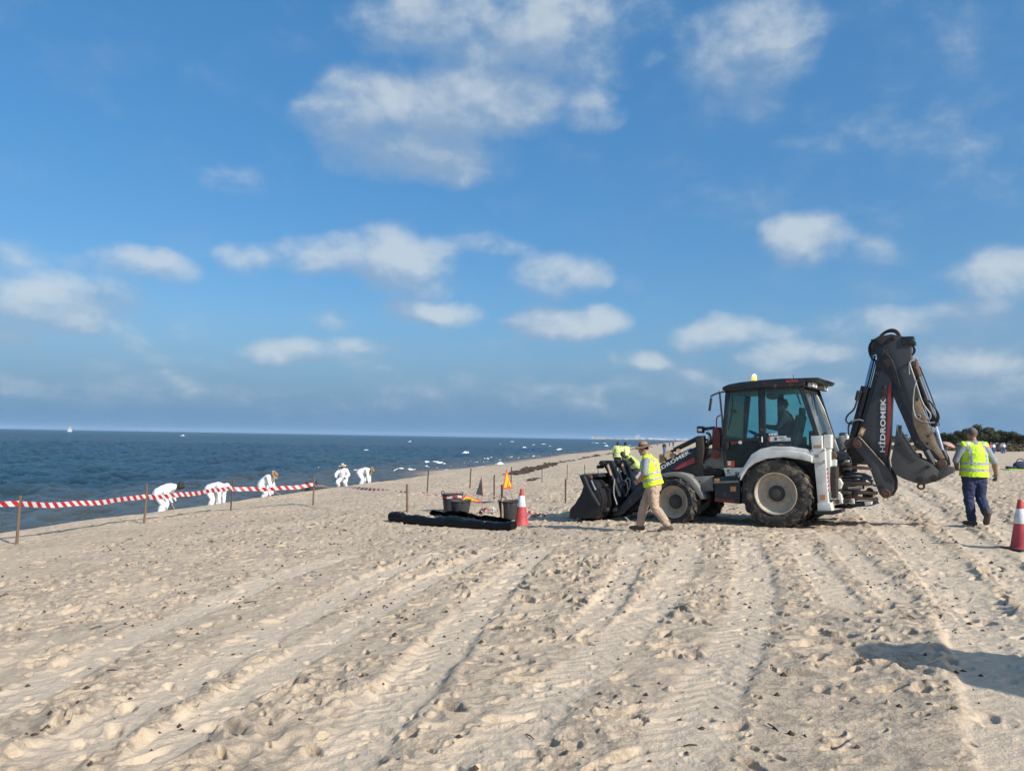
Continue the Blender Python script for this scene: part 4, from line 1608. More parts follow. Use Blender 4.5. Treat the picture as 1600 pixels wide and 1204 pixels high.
    wr.prism(wrap, -BW + .034, BW - .034, .0)
    part(wr, 'bucket_shell', 'bucket_black', root, 25)
    rb = MB()
    for yy in (.85, .35, -.1, -.6, -.95):
        rb.prism(LL([(926, 749), (944, 766), (945, 790), (938, 806), (936, 790), (936, 766)], BW), yy - .015, yy + .015, .004)
    rb.prism(LL([(905, 741), (930, 739.5), (933, 745), (914, 746)], BW), -BW + .1, BW - .12, .008)
    part(rb, 'bucket_rib', 'bucket_black')
    wm = MB()
    wm.box(L3(921, 748, BW - .12), (.16, .10, .20), bevel=.04)
    part(wm, 'clamp_bracket', 'rust_brown')
    wm = MB()
    wm.tube([L3(924, 750, BW + .01), L3(931, 765.5, BW + .01)], .018, 8)
    part(wm, 'cylinder_rod', 'chrome')
    wm = MB()
    wm.tube([L3(912, 744, BW + .01), L3(924, 770, BW + .015), L3(936, 790, BW + .02)], .045, 10)
    part(wm, 'clamp_cylinder', 'bucket_black')
    teeth = MB()
    for k in range(7):
        yy = -1.05 + k * .35
        p = L3(889.5, 808, BW)
        teeth.prism([(p.x - .1, p.z - .03), (p.x + .13, p.z - .035), (p.x - .05, p.z + .04)], yy - .04, yy + .04)
    part(teeth, 'bucket_tooth', 'bucket_steel')
    # upright tipping links between bucket and arms (near pair and far pair)
    for (yy, dx) in ((.50, 0), (-.26, 0)):
        base_y = .50
        up = MB()
        q = [(941, 722), (944, 719), (957, 719), (961, 726), (966, 748), (971, 770), (964, 774), (957, 757), (951, 738), (946, 729), (941, 727)]
        ql = LL(q, base_y)
        up.prism(ql, yy - .07, yy + .07, .015)
        for dd in (-.14, .14):
            x0, z0 = L(953, 724, base_y)
            x1, z1 = L(972, 775, base_y)
            up.tube([(x0, yy + dd, z0), (x1, yy + dd, z1)], .045, 10)
        x0, z0 = L(946, 723, base_y)
        up.cyl((x0, yy - .22, z0), (x0, yy + .22, z0), .06, 14)
        x0, z0 = L(939, 729, base_y)
        up.cyl((x0, yy - .1, z0), (x0, yy + .16, z0), .04, 12)
        up.tube([L3(951, 738, base_y) + Vector((0, yy - base_y, 0)), L3(966, 800, base_y) + Vector((0, yy - base_y, 0))], .06, 8)
        part(up, 'tipping_link', 'bucket_black')
        rd = MB()
        x0, z0 = L(955, 726, base_y)
        x1, z1 = L(960.5, 742, base_y)
        rd.tube([(x0, yy + .19, z0), (x1, yy + .19, z1)], .028, 8)
        part(rd, 'cylinder_rod', 'worn_tan')
    fh = MB()
    for (q, yy, r) in (([(975, 757), (979, 746), (985, 748), (984, 762), (977, 775)], .4, .016), ([(968, 764), (973, 752), (980, 752), (981, 766)], .5, .014), ([(966, 735), (972, 748), (972, 770), (966, 782)], .3, .02), ([(960, 748), (958, 770), (964, 788)], .7, .016)):
        fh.tube([L3(x, y, yy) for x, y in q], r, 7, smooth_pts=2)
    part(fh, 'hydraulic_hose', 'hose_grey')
    fh = MB()
    for (px_, py_, yy, r) in ((974, 753, .52, .05), (988, 773, .45, .035), (957, 765, .62, .07), (965, 764, .6, .05), (947, 796, .95, .05), (962, 796, .8, .045), (976, 793, .6, .05), (946, 758, .9, .035)):
        p = L3(px_, py_, yy)
        fh.cyl(p - Vector((0, .08, 0)), p + Vector((0, .06, 0)), r, 12)
    part(fh, 'pin', 'dark_grease')
    cx_ = MB()
    cx_.prism(LL([(985, 770), (1000, 752), (1014, 748), (1015, 775), (1000, 795), (975, 803)], .5), -.5, .5, .03)
    part(cx_, 'arm_crosshead', 'bucket_black')
    # trailing white hose end under the bucket
    th = MB()
    th.tube([L3(977, 808, .9), L3(983, 813, .92), L3(988, 818, .95), L3(990, 822, .95)], .02, 6, smooth_pts=1)
    part(th, 'loose_strap', 'hose_grey')

    # ---------------- stabilisers and rear frame
    for sgn in (1, -1):
        SY = 1.0
        def S(q, y=SY):
            return LL(q, y)
        def yr(a, b):
            return sorted((sgn * a, sgn * b))
        s = MB()
        s.prism(S([(1272, 722), (1290, 722), (1294, 786), (1278, 786)]), *yr(.80, SY), .012)
        s.prism(S([(1267, 681), (1284, 680), (1285, 702), (1269, 701.5)]), *yr(.80, SY + .01), .01)
        s.prism(S([(1267, 702), (1289, 700), (1290, 722.5), (1268, 723)]), *yr(.78, SY + .025), .01)
        s.prism(S([(1277.5, 786), (1297, 785), (1300, 797.5), (1278, 798)]), *yr(.76, SY + .03), .012)
        leg = part(s, 'stabiliser_leg', 'white_paint')
        s = MB()
        for (a, b) in ((1269, 704), (1287.5, 703), (1270, 720), (1288, 720)):
            p = L3(a, b, SY + .03)
            s.cyl((p.x, sgn * (SY + .02), p.z), (p.x, sgn * (SY + .036), p.z), .018, 8)
        s.prism(S([(1272.5, 709.5), (1279.5, 709), (1279.5, 714.5), (1272.5, 715)], SY + .03), *yr(SY + .02, SY + .03), .004)
        part(s, 'bolt', 'grey_paint', leg)
        s = MB()
        s.prism(S([(1271, 695.5), (1283, 695), (1283, 699.5), (1271, 700)], SY + .014), *yr(SY, SY + .014))
        part(s, 'label_plate', 'worn_tan', leg)
        s = MB()
        s.prism(S([(1281, 773), (1289, 772.5), (1289.5, 780), (1281.5, 780.5)], SY + .006), *yr(SY - .01, SY + .006))
        part(s, 'reflector', 'reflector_orange', leg)
        s = MB()
        px0 = L3(1290, 735, SY).x
        for k in range(6):
            zt = L3(1291, 728 + k * 6.5, SY).z
            xx = L3(1290 + k * .38, 735, SY).x
            s.prism_gen([Vector((xx - .012, sgn * .84, zt)), Vector((xx - .012, sgn * .96, zt - .05)), Vector((xx - .012, sgn * .96, zt - .09)), Vector((xx - .012, sgn * .84, zt - .04))], (-.006, 0, 0))
        part(s, 'hazard_stripe', 'red_stripe', leg)
        s = MB()
        s.prism(S([(1274, 798), (1302, 797.5), (1316, 795), (1317, 799.5), (1303, 803.5), (1275, 803)]), *yr(.72, SY + .08), .01)
        part(s, 'foot_pad', 'dark_plastic', leg)
        s = MB()
        s.prism(S([(1286.5, 679), (1298, 678.5), (1298, 700), (1287.5, 700)], .92), *yr(.70, .92), .012)
        lo = part(s, 'lamp_box', 'white_paint', leg)
        s = MB()
        s.tube([L3(1283, 681, .9), L3(1287, 677, .9), L3(1291, 675.5, .88), L3(1294, 679, .86)], .016, 6, smooth_pts=1)
        part(s, 'cable', 'hose_black', leg)
        s = MB()
        s.prism(S([(1290, 701), (1296.5, 701), (1297, 722), (1297.5, 768), (1291, 768)], .9), *yr(.68, .9), .01)
        s.prism(S([(1298, 716), (1306, 718), (1306, 766), (1300, 767)], .72), *yr(.58, .72), .012)
        s.prism(S([(1294, 766), (1305, 765), (1305, 780), (1295, 781)], .86), *yr(.62, .86), .01)
        s.prism(S([(1305, 748), (1311, 747), (1316, 755), (1313, 763), (1306, 765)], .70), *yr(.56, .70), .012)
        s.prism(S([(1302, 781), (1309, 768), (1314, 772), (1316, 786), (1304, 789)], .74), *yr(.56, .74), .012)
        part(s, 'frame_clamp', 'white_paint', leg)
        s = MB()
        p = L3(1300, 711.5, .72)
        s.cyl((p.x, sgn * .60, p.z), (p.x, sgn * .76, p.z), .075, 14)
        p = L3(1308, 783, .75)
        s.cyl((p.x, sgn * .56, p.z), (p.x, sgn * .76, p.z), .05, 12)
        part(s, 'pin_boss', 'rust_brown', leg)
    # slide frame: rails, plates and cylinders across the back
    rl = MB()
    xr = L(1322, 726, .3)[0]
    for (py0, py1, dx) in ((722, 727, 0.02), (730, 734, 0.04), (767, 771, .02), (779, 784, .04)):
        z0, z1 = L(1335, py1, .3)[1], L(1335, py0, .3)[1]
        rl.box((xr - .02 - dx, 0, (z0 + z1) / 2), (.14, 1.3, abs(z1 - z0)), bevel=.02)
    part(rl, 'slide_rail', 'dark_grease')
    rl = MB()
    for k, (a, b) in enumerate(((1318, 740), (1318, 747), (1320, 744), (1318, 753))):
        p = L3(a, b, .4)
        rl.tube([(p.x + .12, .9, p.z), (p.x + .05, -.9, p.z)], .05, 10)
    rl.box((xr + .12, 0, L(1320, 752, .4)[1]), (.1, 1.8, .62), bevel=.02)
    part(rl, 'back_plate', 'dark_grease')
    rl = MB()
    for (q, y0, y1) in (([(1311, 729), (1340, 728), (1361, 731), (1361, 734), (1336, 733), (1312, 733.5)], .05, .34), ([(1320, 753), (1345, 752), (1360, 756), (1358, 759), (1330, 758)], .1, .36),
                        ([(1332, 768), (1350, 766.5), (1368, 769), (1368, 773), (1350, 772), (1333, 773)], .05, .34), ([(1316, 779), (1340, 776), (1367, 778), (1370, 781.5), (1340, 781), (1322, 784)], .1, .36),
                        ([(1322, 721.5), (1352, 723), (1352, 725.5), (1322, 725)], -.1, .24)):
        rl.prism(LL(q, y1), y0, y1, .012)
    part(rl, 'swing_bracket', 'rust_brown')
    rl = MB()
    for (a, b, yy, r, h) in ((1316, 768, .38, .07, .13), (1330, 756, .36, .06, .10), (1344, 757, .36, .055, .09), (1357, 770, .34, .06, .08), (1333, 729, .34, .05, .10), (1326, 777, .36, .045, .07), (1349, 776, .36, .04, .07), (1322, 747, .3, .05, .2)):
        p = L3(a, b, yy)
        rl.cyl((p.x, yy - .14, p.z - h), (p.x, yy - .14, p.z + h), r, 14)
        rl.cyl((p.x, yy - .14, p.z + h), (p.x, yy - .14, p.z + h + .02), r * .6, 8)
    part(rl, 'pin_boss', 'dark_grease')
    rl = MB()
    for (q, r, yy) in (([(1312, 740), (1330, 739), (1352, 741), (1362, 747)], .028, .30), ([(1312, 745), (1332, 744.5), (1352, 746), (1364, 752)], .028, .32), ([(1312, 750), (1330, 750), (1348, 750.5)], .025, .34)):
        rl.tube([L3(x, y, yy) for x, y in q], r, 8, smooth_pts=1)
    part(rl, 'hydraulic_pipe', 'blue_black_paint')
    rl = MB()
    rl.prism(LL([(1346, 739), (1351.5, 739), (1352, 756), (1347, 756)], .3), .2, .3, .008)
    rl.tube([L3(1325, 763, .36), L3(1347, 761, .36)], .03, 10)
    part(rl, 'link_bar', 'grey_paint')
    rl = MB()
    rl.prism(LL([(1323, 787), (1360, 785), (1362, 790), (1324, 793)], .45), -.45, .45, .01)
    part(rl, 'rear_step', 'dark_plastic')
    rl = MB()
    rl.prism(LL([(1350, 784), (1362, 783), (1361, 788), (1352, 790)], .47), .30, .47, .01)
    rl.prism(LL([(1329, 779), (1334, 779), (1335, 787), (1328, 787)], .47), .40, .47, .01)
    part(rl, 'tool_bracket', 'white_paint')
    rl = MB()
    rl.prism(LL([(1322, 687), (1333, 683), (1345, 700), (1352, 722), (1330, 722), (1322, 706)], .22), -.22, .22, .02)
    rl.cyl(L3(1327, 693, .28), L3(1327, 693, -.28), .10, 16)
    part(rl, 'king_post', 'dark_grease')
    rl = MB()
    for (q, r, yy) in (([(1306, 712), (1316, 704), (1324, 700)], .025, .3), ([(1308, 716), (1318, 710), (1326, 712), (1330, 722)], .02, .36), ([(1304, 722), (1314, 714), (1322, 715)], .022, .5), ([(1318, 703), (1319, 698)], .012, .3), ([(1352, 742), (1362, 755), (1375, 762)], .014, .3), ([(1360, 757), (1370, 760), (1380, 761)], .010, .32)):
        rl.tube([L3(x, y, yy) for x, y in q], r, 7, smooth_pts=1)
    rl.box(L3(1313, 712, .3), (.30, .5, .16), bevel=.03)
    part(rl, 'valve_block', 'blue_black_paint')
    rl = MB()
    rl.box(L3(1322, 681, .15), (.05, .05, .10), bevel=.01)
    part(rl, 'fitting', 'white_paint')

    # ---------------- boom
    BY = .17
    bm_ = MB()
    q = [(1376, 577), (1384, 575), (1392.5, 590), (1393, 612), (1390, 690), (1386, 716), (1390, 742), (1392, 766), (1380, 772), (1368, 752), (1347, 704), (1336, 692), (1341, 680), (1351, 656)]
    bm_.prism(LL(q, BY), -BY, BY, .015)
    boom = part(bm_, 'boom', 'charcoal_paint')
    s = MB()
    s.prism(LL([(1387.2, 608), (1392.8, 594), (1392.4, 640), (1389.6, 690), (1386, 713), (1381.5, 713), (1384.5, 690), (1387, 650)], BY + .006), BY - .01, BY + .006)
    part(s, 'stripe', 'red_stripe', boom)
    o0 = L3(1383.0, 706.3, BY + .009)
    xd = L3(1384.0, 622.5, BY + .009) - o0
    o1 = L3(1372.4, 706.3, BY + .009)
    place_text('H\u0130DROMEK', 'lettering', o0, xd, o1 - o0, xd.length, (o1 - o0).length, K['letter_white'], boom)
    s = MB()
    s.prism(LL([(1346, 667), (1353, 670), (1347.5, 681.5), (1340.5, 678)], BY + .008), BY - .01, BY + .008)
    wst = part(s, 'warning_sticker', 'sticker_orange', boom)
    s = MB()
    s.prism(LL([(1347, 670.5), (1350.5, 672), (1347.5, 678), (1344.5, 676.5)], BY + .010), BY, BY + .010)
    part(s, 'sticker_print', 'sticker_white', boom)
    s = MB()
    p = L3(1381.5, 613, BY)
    s.cyl(p - Vector((0, .02, 0)), p + Vector((0, .06, 0)), .062, 16)
    s.cyl(p + Vector((0, .06, 0)), p + Vector((0, .08, 0)), .03, 10)
    p = L3(1383, 605, BY)
    s.box(p + Vector((0, .03, 0)), (.05, .06, .09), bevel=.01)
    part(s, 'boom_lock', 'dark_grease', boom)
    # cheek plates at the boom foot
    CK = .30
    qk = [(1332, 692), (1334, 685), (1340, 680.5), (1346, 685), (1362, 703.6), (1383, 726), (1393, 740), (1396.5, 752), (1396, 765), (1390, 776), (1382, 778.5), (1374, 772), (1369, 759), (1361, 737), (1350, 717), (1337, 702)]
    for sgn in (1, -1):
        s = MB()
        s.prism(LL(qk, CK), *sorted((sgn * (BY + .02), sgn * CK)), .012)
        ck = part(s, 'boom_cheek', 'charcoal_paint')
        if sgn > 0:
            s = MB()
            for (a, b, r) in ((1338.5, 693.5, .085), (1383.5, 771, .085)):
                p = L3(a, b, CK)
                s.lathe([(0, .03), (r * .5, .03), (r * .55, .015), (r * .8, .025), (r, .02), (r * 1.05, 0)], p, (0, 1, 0), 20)
            part(s, 'pin', 'rust_brown', ck)
            s = MB()
            s.tube([L3(1342, 681.5, CK + .005), L3(1383, 727, CK + .005)], .010, 5)
            part(s, 'edge_strip', 'worn_tan', ck)
    # boom cylinder with its rod, second hose run down the front of the boom
    s = MB()
    s.tube([L3(1353, 607, .05), L3(1332, 690, .05)], .082, 14)
    s.tube([L3(1353.5, 604, .05), L3(1351, 614, .05)], .10, 14)
    part(s, 'boom_cylinder', 'black_paint')
    s = MB()
    s.tube([L3(1365.5, 555, .05), L3(1353, 606, .05)], .04, 12)
    part(s, 'cylinder_rod', 'blue_steel')
    s = MB()
    s.prism(LL([(1372, 548), (1378, 572), (1362, 632), (1345, 682), (1337, 686), (1352, 634), (1366, 582)], .14), -.14, .14, .015)
    part(s, 'boom_front_plate', 'black_paint', boom)
    s = MB()
    s.tube([L3(1369, 562, .12), L3(1358, 606, .14)], .012, 6)
    s.tube([L3(1344, 611, .16), L3(1340, 622, .2), L3(1335, 640, .22), L3(1324, 648, .22), L3(1321, 657, .22), L3(1326, 662, .2), L3(1337, 661, .2)], .018, 7, smooth_pts=2)
    s.tube([L3(1326, 679, .2), L3(1325.5, 664, .2), L3(1331, 657, .2), L3(1342, 655.5, .2), L3(1348, 657, .2)], .018, 7, smooth_pts=2)
    s.tube([L3(1346, 612, .16), L3(1341, 613, .2), L3(1338, 624, .2)], .022, 7, smooth_pts=1)
    s.box(L3(1341, 618, .16), (.09, .08, .2), rot=Matrix.Rotation(R(-14), 3, 'Y'), bevel=.01)
    part(s, 'hydraulic_hose', 'hose_black', boom)
    s = MB()
    s.tube([L3(1331, 657.5, .23), L3(1342, 655, .23), L3(1349, 657.5, .23)], .012, 6, smooth_pts=1)
    part(s, 'hose_clip', 'hose_grey', boom)

    # ---------------- dipper
    DY = .15
    dp = MB()
    q = [(1366, 531), (1370, 526), (1392, 521.5), (1419, 527), (1423, 545), (1424, 575), (1430, 597), (1437, 622), (1448, 654), (1456.5, 676.5), (1464, 693), (1471, 706), (1476, 716), (1468, 722), (1454, 712), (1441, 704.5), (1434, 701), (1428.5, 695), (1413, 658), (1393.5, 614), (1392, 592), (1384, 582), (1374, 574), (1370, 560)]
    dp.prism(LL(q, DY), -DY, DY, .015)
    dip = part(dp, 'dipper_arm', 'charcoal_paint')
    s = MB()
    s.prism(LL([(1393, 593), (1398, 600), (1418, 640), (1430, 664), (1437, 690), (1441, 703.5), (1434, 701), (1428.5, 695), (1413, 658), (1393.5, 614)], DY + .004), -DY - .004, DY + .004, .006)
    part(s, 'dipper_flange', 'black_paint', dip)
    s = MB()
    s.prism(LL([(1425, 646), (1430, 622), (1436, 622), (1441, 634), (1447.5, 654), (1453, 668.5), (1463.5, 693), (1470.5, 705), (1476, 715.5), (1469, 717), (1459, 704.5), (1448, 699), (1439, 688), (1432, 674), (1427.5, 661.5)], DY + .008), DY - .01, DY + .008, .003)
    part(s, 'worn_plate', 'worn_tan', dip)
    s = MB()
    for (a, b) in ((1433, 624), (1434, 653), (1450, 681), (1449, 692.5), (1443, 659)):
        p = L3(a, b, DY + .01)
        s.cyl(p - Vector((0, .02, 0)), p + Vector((0, .012, 0)), .026, 10)
    part(s, 'bolt', 'dark_grease', dip)
    # rocker plate on the near side of the dipper head
    for sgn in (1, -1):
        s = MB()
        y0, y1 = sorted((sgn * .16, sgn * .20))
        s.prism(LL([(1366, 530), (1371, 526.5), (1380, 527), (1387, 548), (1396, 572), (1410, 607), (1409, 610), (1404.5, 609.5), (1389.7, 586.4), (1378, 575.5), (1372, 566), (1370, 549)], .20), y0, y1, .008)
        pl = part(s, 'rocker_plate', 'black_paint')
        s = MB()
        for (a, b, r) in ((1376.4, 531.6, .085), (1387, 567, .085), (1395.5, 527, .045)):
            p = L3(a, b, .2)
            s.cyl((p.x, sgn * .14, p.z), (p.x, sgn * .235, p.z), r, 18)
            s.cyl((p.x, sgn * .235, p.z), (p.x, sgn * .25, p.z), r * .5, 12)
        part(s, 'pin', 'dark_grease', pl)
    s = MB()
    s.tube([L3(1372, 529, .08), L3(1379, 521, .08), L3(1388, 515.5, .08), L3(1396, 514.5, .08), L3(1403, 518, .08), L3(1407, 526, .08)], .022, 8, smooth_pts=2)
    s.tube([L3(1374, 528, -.06), L3(1382, 520, -.06), L3(1391, 517.5, -.06), L3(1400, 519, -.06), L3(1405, 526, -.06)], .02, 8, smooth_pts=2)
    for (k, yy) in enumerate((.12, .04, -.05)):
        s.tube([L3(1369, 529, yy), L3(1360 + k, 535, yy), L3(1357 + 2 * k, 545, yy), L3(1360 + 2 * k, 557, yy), L3(1366 + k, 564, yy)], .018, 7, smooth_pts=2)
    for (k, yy) in enumerate((.10, .0)):
        s.tube([L3(1425, 540, yy), L3(1429.5 - k * 2, 543, yy), L3(1430 - 2 * k, 550, yy), L3(1425, 555, yy)], .014, 6, smooth_pts=2)
    s.tube([L3(1379, 546, .215), L3(1392, 560, .215), L3(1399, 575, .215), L3(1405, 602, .215)], .010, 6, smooth_pts=2)
    part(s, 'hydraulic_hose', 'hose_black', dip)
    s = MB()
    s.box(L3(1420, 533, .05), (.20, .24, .17), bevel=.02)
    s.box(L3(1428, 537, .05), (.07, .2, .08), bevel=.01)
    s.box(L3(1367, 542, 0), (.12, .22, .3), bevel=.02)
    part(s, 'hose_block', 'black_paint', dip)
    # bucket cylinder on the dipper's back
    s = MB()
    s.tube([L3(1428, 568, 0), L3(1434, 588, 0)], .085, 14)
    s.box(L3(1427, 567, 0), (.14, .22, .14), bevel=.02)
    part(s, 'cylinder_eye', 'rust_brown', dip)
    s = MB()
    s.tube([L3(1433, 587, 0), L3(1461, 662, 0)], .066, 14)
    s.tube([L3(1459, 655, 0), L3(1462, 666, 0)], .078, 14)
    part(s, 'bucket_cylinder', 'black_paint', dip)
    s = MB()
    s.tube([L3(1461, 663, 0), L3(1473, 704, 0)], .034, 12)
    part(s, 'cylinder_rod', 'chrome', dip)
    s = MB()
    s.tube([L3(1437, 572, .1), L3(1449.5, 604, .1), L3(1462, 637, .1)], .012, 6)
    s.tube([L3(1451, 625, .1), L3(1459, 634, .12), L3(1467, 646, .12), L3(1467, 656, .12), L3(1461, 662, .1), L3(1455, 663, .1)], .018, 7, smooth_pts=2)
    s.tube([L3(1462, 637, .1), L3(1465.5, 650, .06), L3(1463, 660, .06), L3(1457, 664, .1)], .018, 7, smooth_pts=2)
    part(s, 'hydraulic_hose', 'blue_black_paint', dip)
    s = MB()
    s.tube([L3(1421, 585, .19), L3(1420, 567, .19), L3(1425, 562.5, .18), L3(1429, 563, .16)], .016, 7, smooth_pts=1)
    s.tube([L3(1421, 568, .19), L3(1431, 597, .19), L3(1441, 630, .19), L3(1449, 640, .2), L3(1455, 648, .2), L3(1452, 656, .2), L3(1447, 652, .2), L3(1443, 642, .2)], .016, 7, smooth_pts=2)
    s.tube([L3(1432, 594, .2), L3(1428, 607, .22), L3(1426, 640, .22), L3(1430, 652, .22), L3(1439, 658, .22), L3(1448, 660, .22), L3(1461, 660, .2)], .013, 7, smooth_pts=2)
    s.tube([L3(1426, 635, .22), L3(1431, 653, .22), L3(1437, 654, .22), L3(1439, 649, .22), L3(1434, 648, .22)], .012, 7, smooth_pts=2)
    s.tube([L3(1446, 660, .2), L3(1452, 667, .2), L3(1459, 668, .2), L3(1464, 674, .16)], .014, 7, smooth_pts=2)
    part(s, 'hydraulic_pipe', 'hose_grey', dip)

    # ---------------- rear bucket and linkage
    KY = .33
    cheek = [(1402.4, 672.5), (1411, 686), (1420, 700), (1430, 713), (1448, 720), (1458, 726), (1466, 735), (1461, 751), (1444, 756), (1428.6, 753), (1412.3, 747.4), (1399.5, 740.5), (1393.5, 729), (1392, 718.4), (1396, 699.8), (1399.5, 683)]
    b = MB()
    cl_pts = LL(cheek, KY)
    for sgn in (1, -1):
        b.prism(cl_pts, *sorted((sgn * (KY - .03), sgn * KY)), .006)
    bu = part(b, 'rear_bucket', 'bucket_steel')
    b = MB()
    b.prism(LL([(1402.4, 672.5), (1411, 686), (1420, 700), (1430, 713), (1436, 716), (1428, 722), (1412, 711), (1396.5, 699.5), (1399.5, 683)], KY + .02), KY - .005, KY + .02, .005)
    b.prism(LL([(1402.4, 672.5), (1411, 686), (1420, 700), (1430, 713), (1436, 716), (1428, 722), (1412, 711), (1396.5, 699.5), (1399.5, 683)], KY + .02), -KY - .02, -KY + .005, .005)
    part(b, 'side_cutter', 'charcoal_paint', bu)
    b = MB()
    outer = [(1399, 683), (1395.5, 699.8), (1391.5, 718.4), (1393, 729.5), (1399, 741), (1412, 748), (1428.6, 754), (1444, 757), (1461, 752), (1466, 736)]
    inner = [(1463, 736), (1459, 749), (1444, 753), (1429, 750), (1413, 744), (1402, 738), (1396.5, 727.5), (1395, 718.4), (1399, 700.5), (1402, 683.5)]
    b.prism(LL(outer + inner, KY), -KY + .028, KY - .028)
    part(b, 'bucket_shell', 'bucket_steel', bu, 30)
    for k in range(5):
        yy = -KY + .03 + k * (2 * KY - .06) / 4
        b = MB()
        q = LL([(1398.5, 684), (1400, 673), (1401.2, 663), (1402.3, 663.5), (1402.3, 674), (1402.2, 685)], KY)
        b.prism(q, yy - .035, yy + .035, .006)
        part(b, 'bucket_tooth', 'bucket_steel', bu)
    b = MB()
    for (a, c2, r) in ((1405.5, 693, .035), (1438, 748.6, .06), (1460, 747, .06), (1450, 729, .035)):
        p = L3(a, c2, KY)
        b.cyl(p - Vector((0, .03, 0)), p + Vector((0, .035, 0)), r, 16)
        b.cyl(p + Vector((0, .035, 0)), p + Vector((0, .05, 0)), r * .5, 10)
    part(b, 'pin', 'dark_grease', bu)
    # hitch between dipper, link and bucket
    b = MB()
    for sgn in (1, -1):
        y0, y1 = sorted((sgn * .20, sgn * .25))
        b.prism(LL([(1443, 756), (1452, 741), (1461, 726), (1469, 720), (1476, 722), (1478, 730), (1469, 741), (1463, 752)], .25), y0, y1, .008)
        b.prism(LL([(1432, 735), (1440, 740), (1446, 752), (1441, 755), (1434, 748)], .25), y0, y1, .008)
    part(b, 'bucket_hitch', 'charcoal_paint')
    b = MB()
    b.prism(LL([(1470, 738), (1480, 728), (1491, 731), (1490, 737), (1478, 744), (1465, 751)], .22), -.22, .22, .02)
    part(b, 'hitch_frame', 'bucket_steel')
    b = MB()
    b.tube([L3(1447, 704, .2), L3(1460, 727, .22)], .06, 10)
    b.tube([L3(1447, 704, -.2), L3(1460, 727, -.22)], .06, 10)
    b.tube([L3(1473, 703, 0), L3(1479, 716, 0), L3(1481, 727, 0)], .05, 10)
    part(b, 'bucket_link', 'charcoal_paint')
    b = MB()
    p = L3(1470.5, 724.5, .27)
    b.cyl(p - Vector((0, .55, 0)), p, .085, 18)
    b.cyl(p, p + Vector((0, .02, 0)), .045, 12)
    part(b, 'pin', 'rust_brown')
    b = MB()
    p = L3(1439, 759.5, 0.28)
    ring = [p + Vector((math.cos(2 * PI * k / 16) * .055, 0, math.sin(2 * PI * k / 16) * .05)) for k in range(17)]
    b.tube(ring, .02, 7)
    part(b, 'lifting_eye', 'rust_brown')
    return root


backhoe = build_machine()
print('machine', _time.time() - _t0)

# ------------------------------------------------------------------ people
mat('skin', (0.36, 0.205, 0.14), 0.55, var=0.05)
mat('skin_tan', (0.27, 0.145, 0.09), 0.55, var=0.05)
mat('skin_dark', (0.055, 0.032, 0.022), 0.5, var=0.05)
mat('vest_yellow', (0.62, 0.83, 0.02), 0.7, var=0.04, bump=0.3, bump_scale=18)
mat('vest_lime', (0.50, 0.76, 0.03), 0.7, var=0.04, bump=0.3, bump_scale=18)
mat('vest_pale', (0.62, 0.78, 0.20), 0.7, var=0.04)
mat('reflective_tape', (0.36, 0.38, 0.38), 0.35, var=0.06)
mat('shirt_grey', (0.24, 0.27, 0.30), 0.85, bump=0.3, bump_scale=25)
mat('shirt_dark', (0.02, 0.022, 0.03), 0.85)
mat('trousers_khaki', (0.43, 0.315, 0.23), 0.9, var=0.07, bump=0.5, bump_scale=16)
mat('trousers_navy', (0.022, 0.034, 0.085), 0.9, var=0.1, bump=0.5, bump_scale=16)
mat('coverall_white', (0.80, 0.80, 0.80), 0.8, var=0.03, bump=0.4, bump_scale=14)
mat('boot_brown', (0.07, 0.055, 0.045), 0.8, dirt=(0.25, 0.19, 0.13), dirt_amt=0.35, dirt_scale=9)
mat('boot_dark', (0.03, 0.028, 0.028), 0.8, dirt=(0.25, 0.19, 0.13), dirt_amt=0.25, dirt_scale=9)
mat('straw', (0.27, 0.165, 0.085), 0.85, var=0.1, bump=0.6, bump_scale=60)
mat('straw_pale', (0.52, 0.42, 0.28), 0.85, var=0.1, bump=0.6, bump_scale=60)
mat('hat_band', (0.06, 0.04, 0.03), 0.8)
mat('hair_grey', (0.11, 0.10, 0.095), 0.8, var=0.15, bump=0.6, bump_scale=90)
mat('hair_dark', (0.018, 0.014, 0.012), 0.7, bump=0.6, bump_scale=90)
mat('glove_grey', (0.20, 0.18, 0.16), 0.85)
mat('glove_black', (0.02, 0.02, 0.02), 0.8)
mat('eye_dark', (0.015, 0.012, 0.01), 0.3)
mat('lip', (0.28, 0.11, 0.085), 0.5)
mat('cloth_red', (0.45, 0.05, 0.05), 0.9)
mat('cloth_blue', (0.06, 0.12, 0.30), 0.9)
mat('cloth_pink', (0.42, 0.24, 0.22), 0.9)

V = Vector


def lerp(a, b, f):
    return a + (b - a) * f


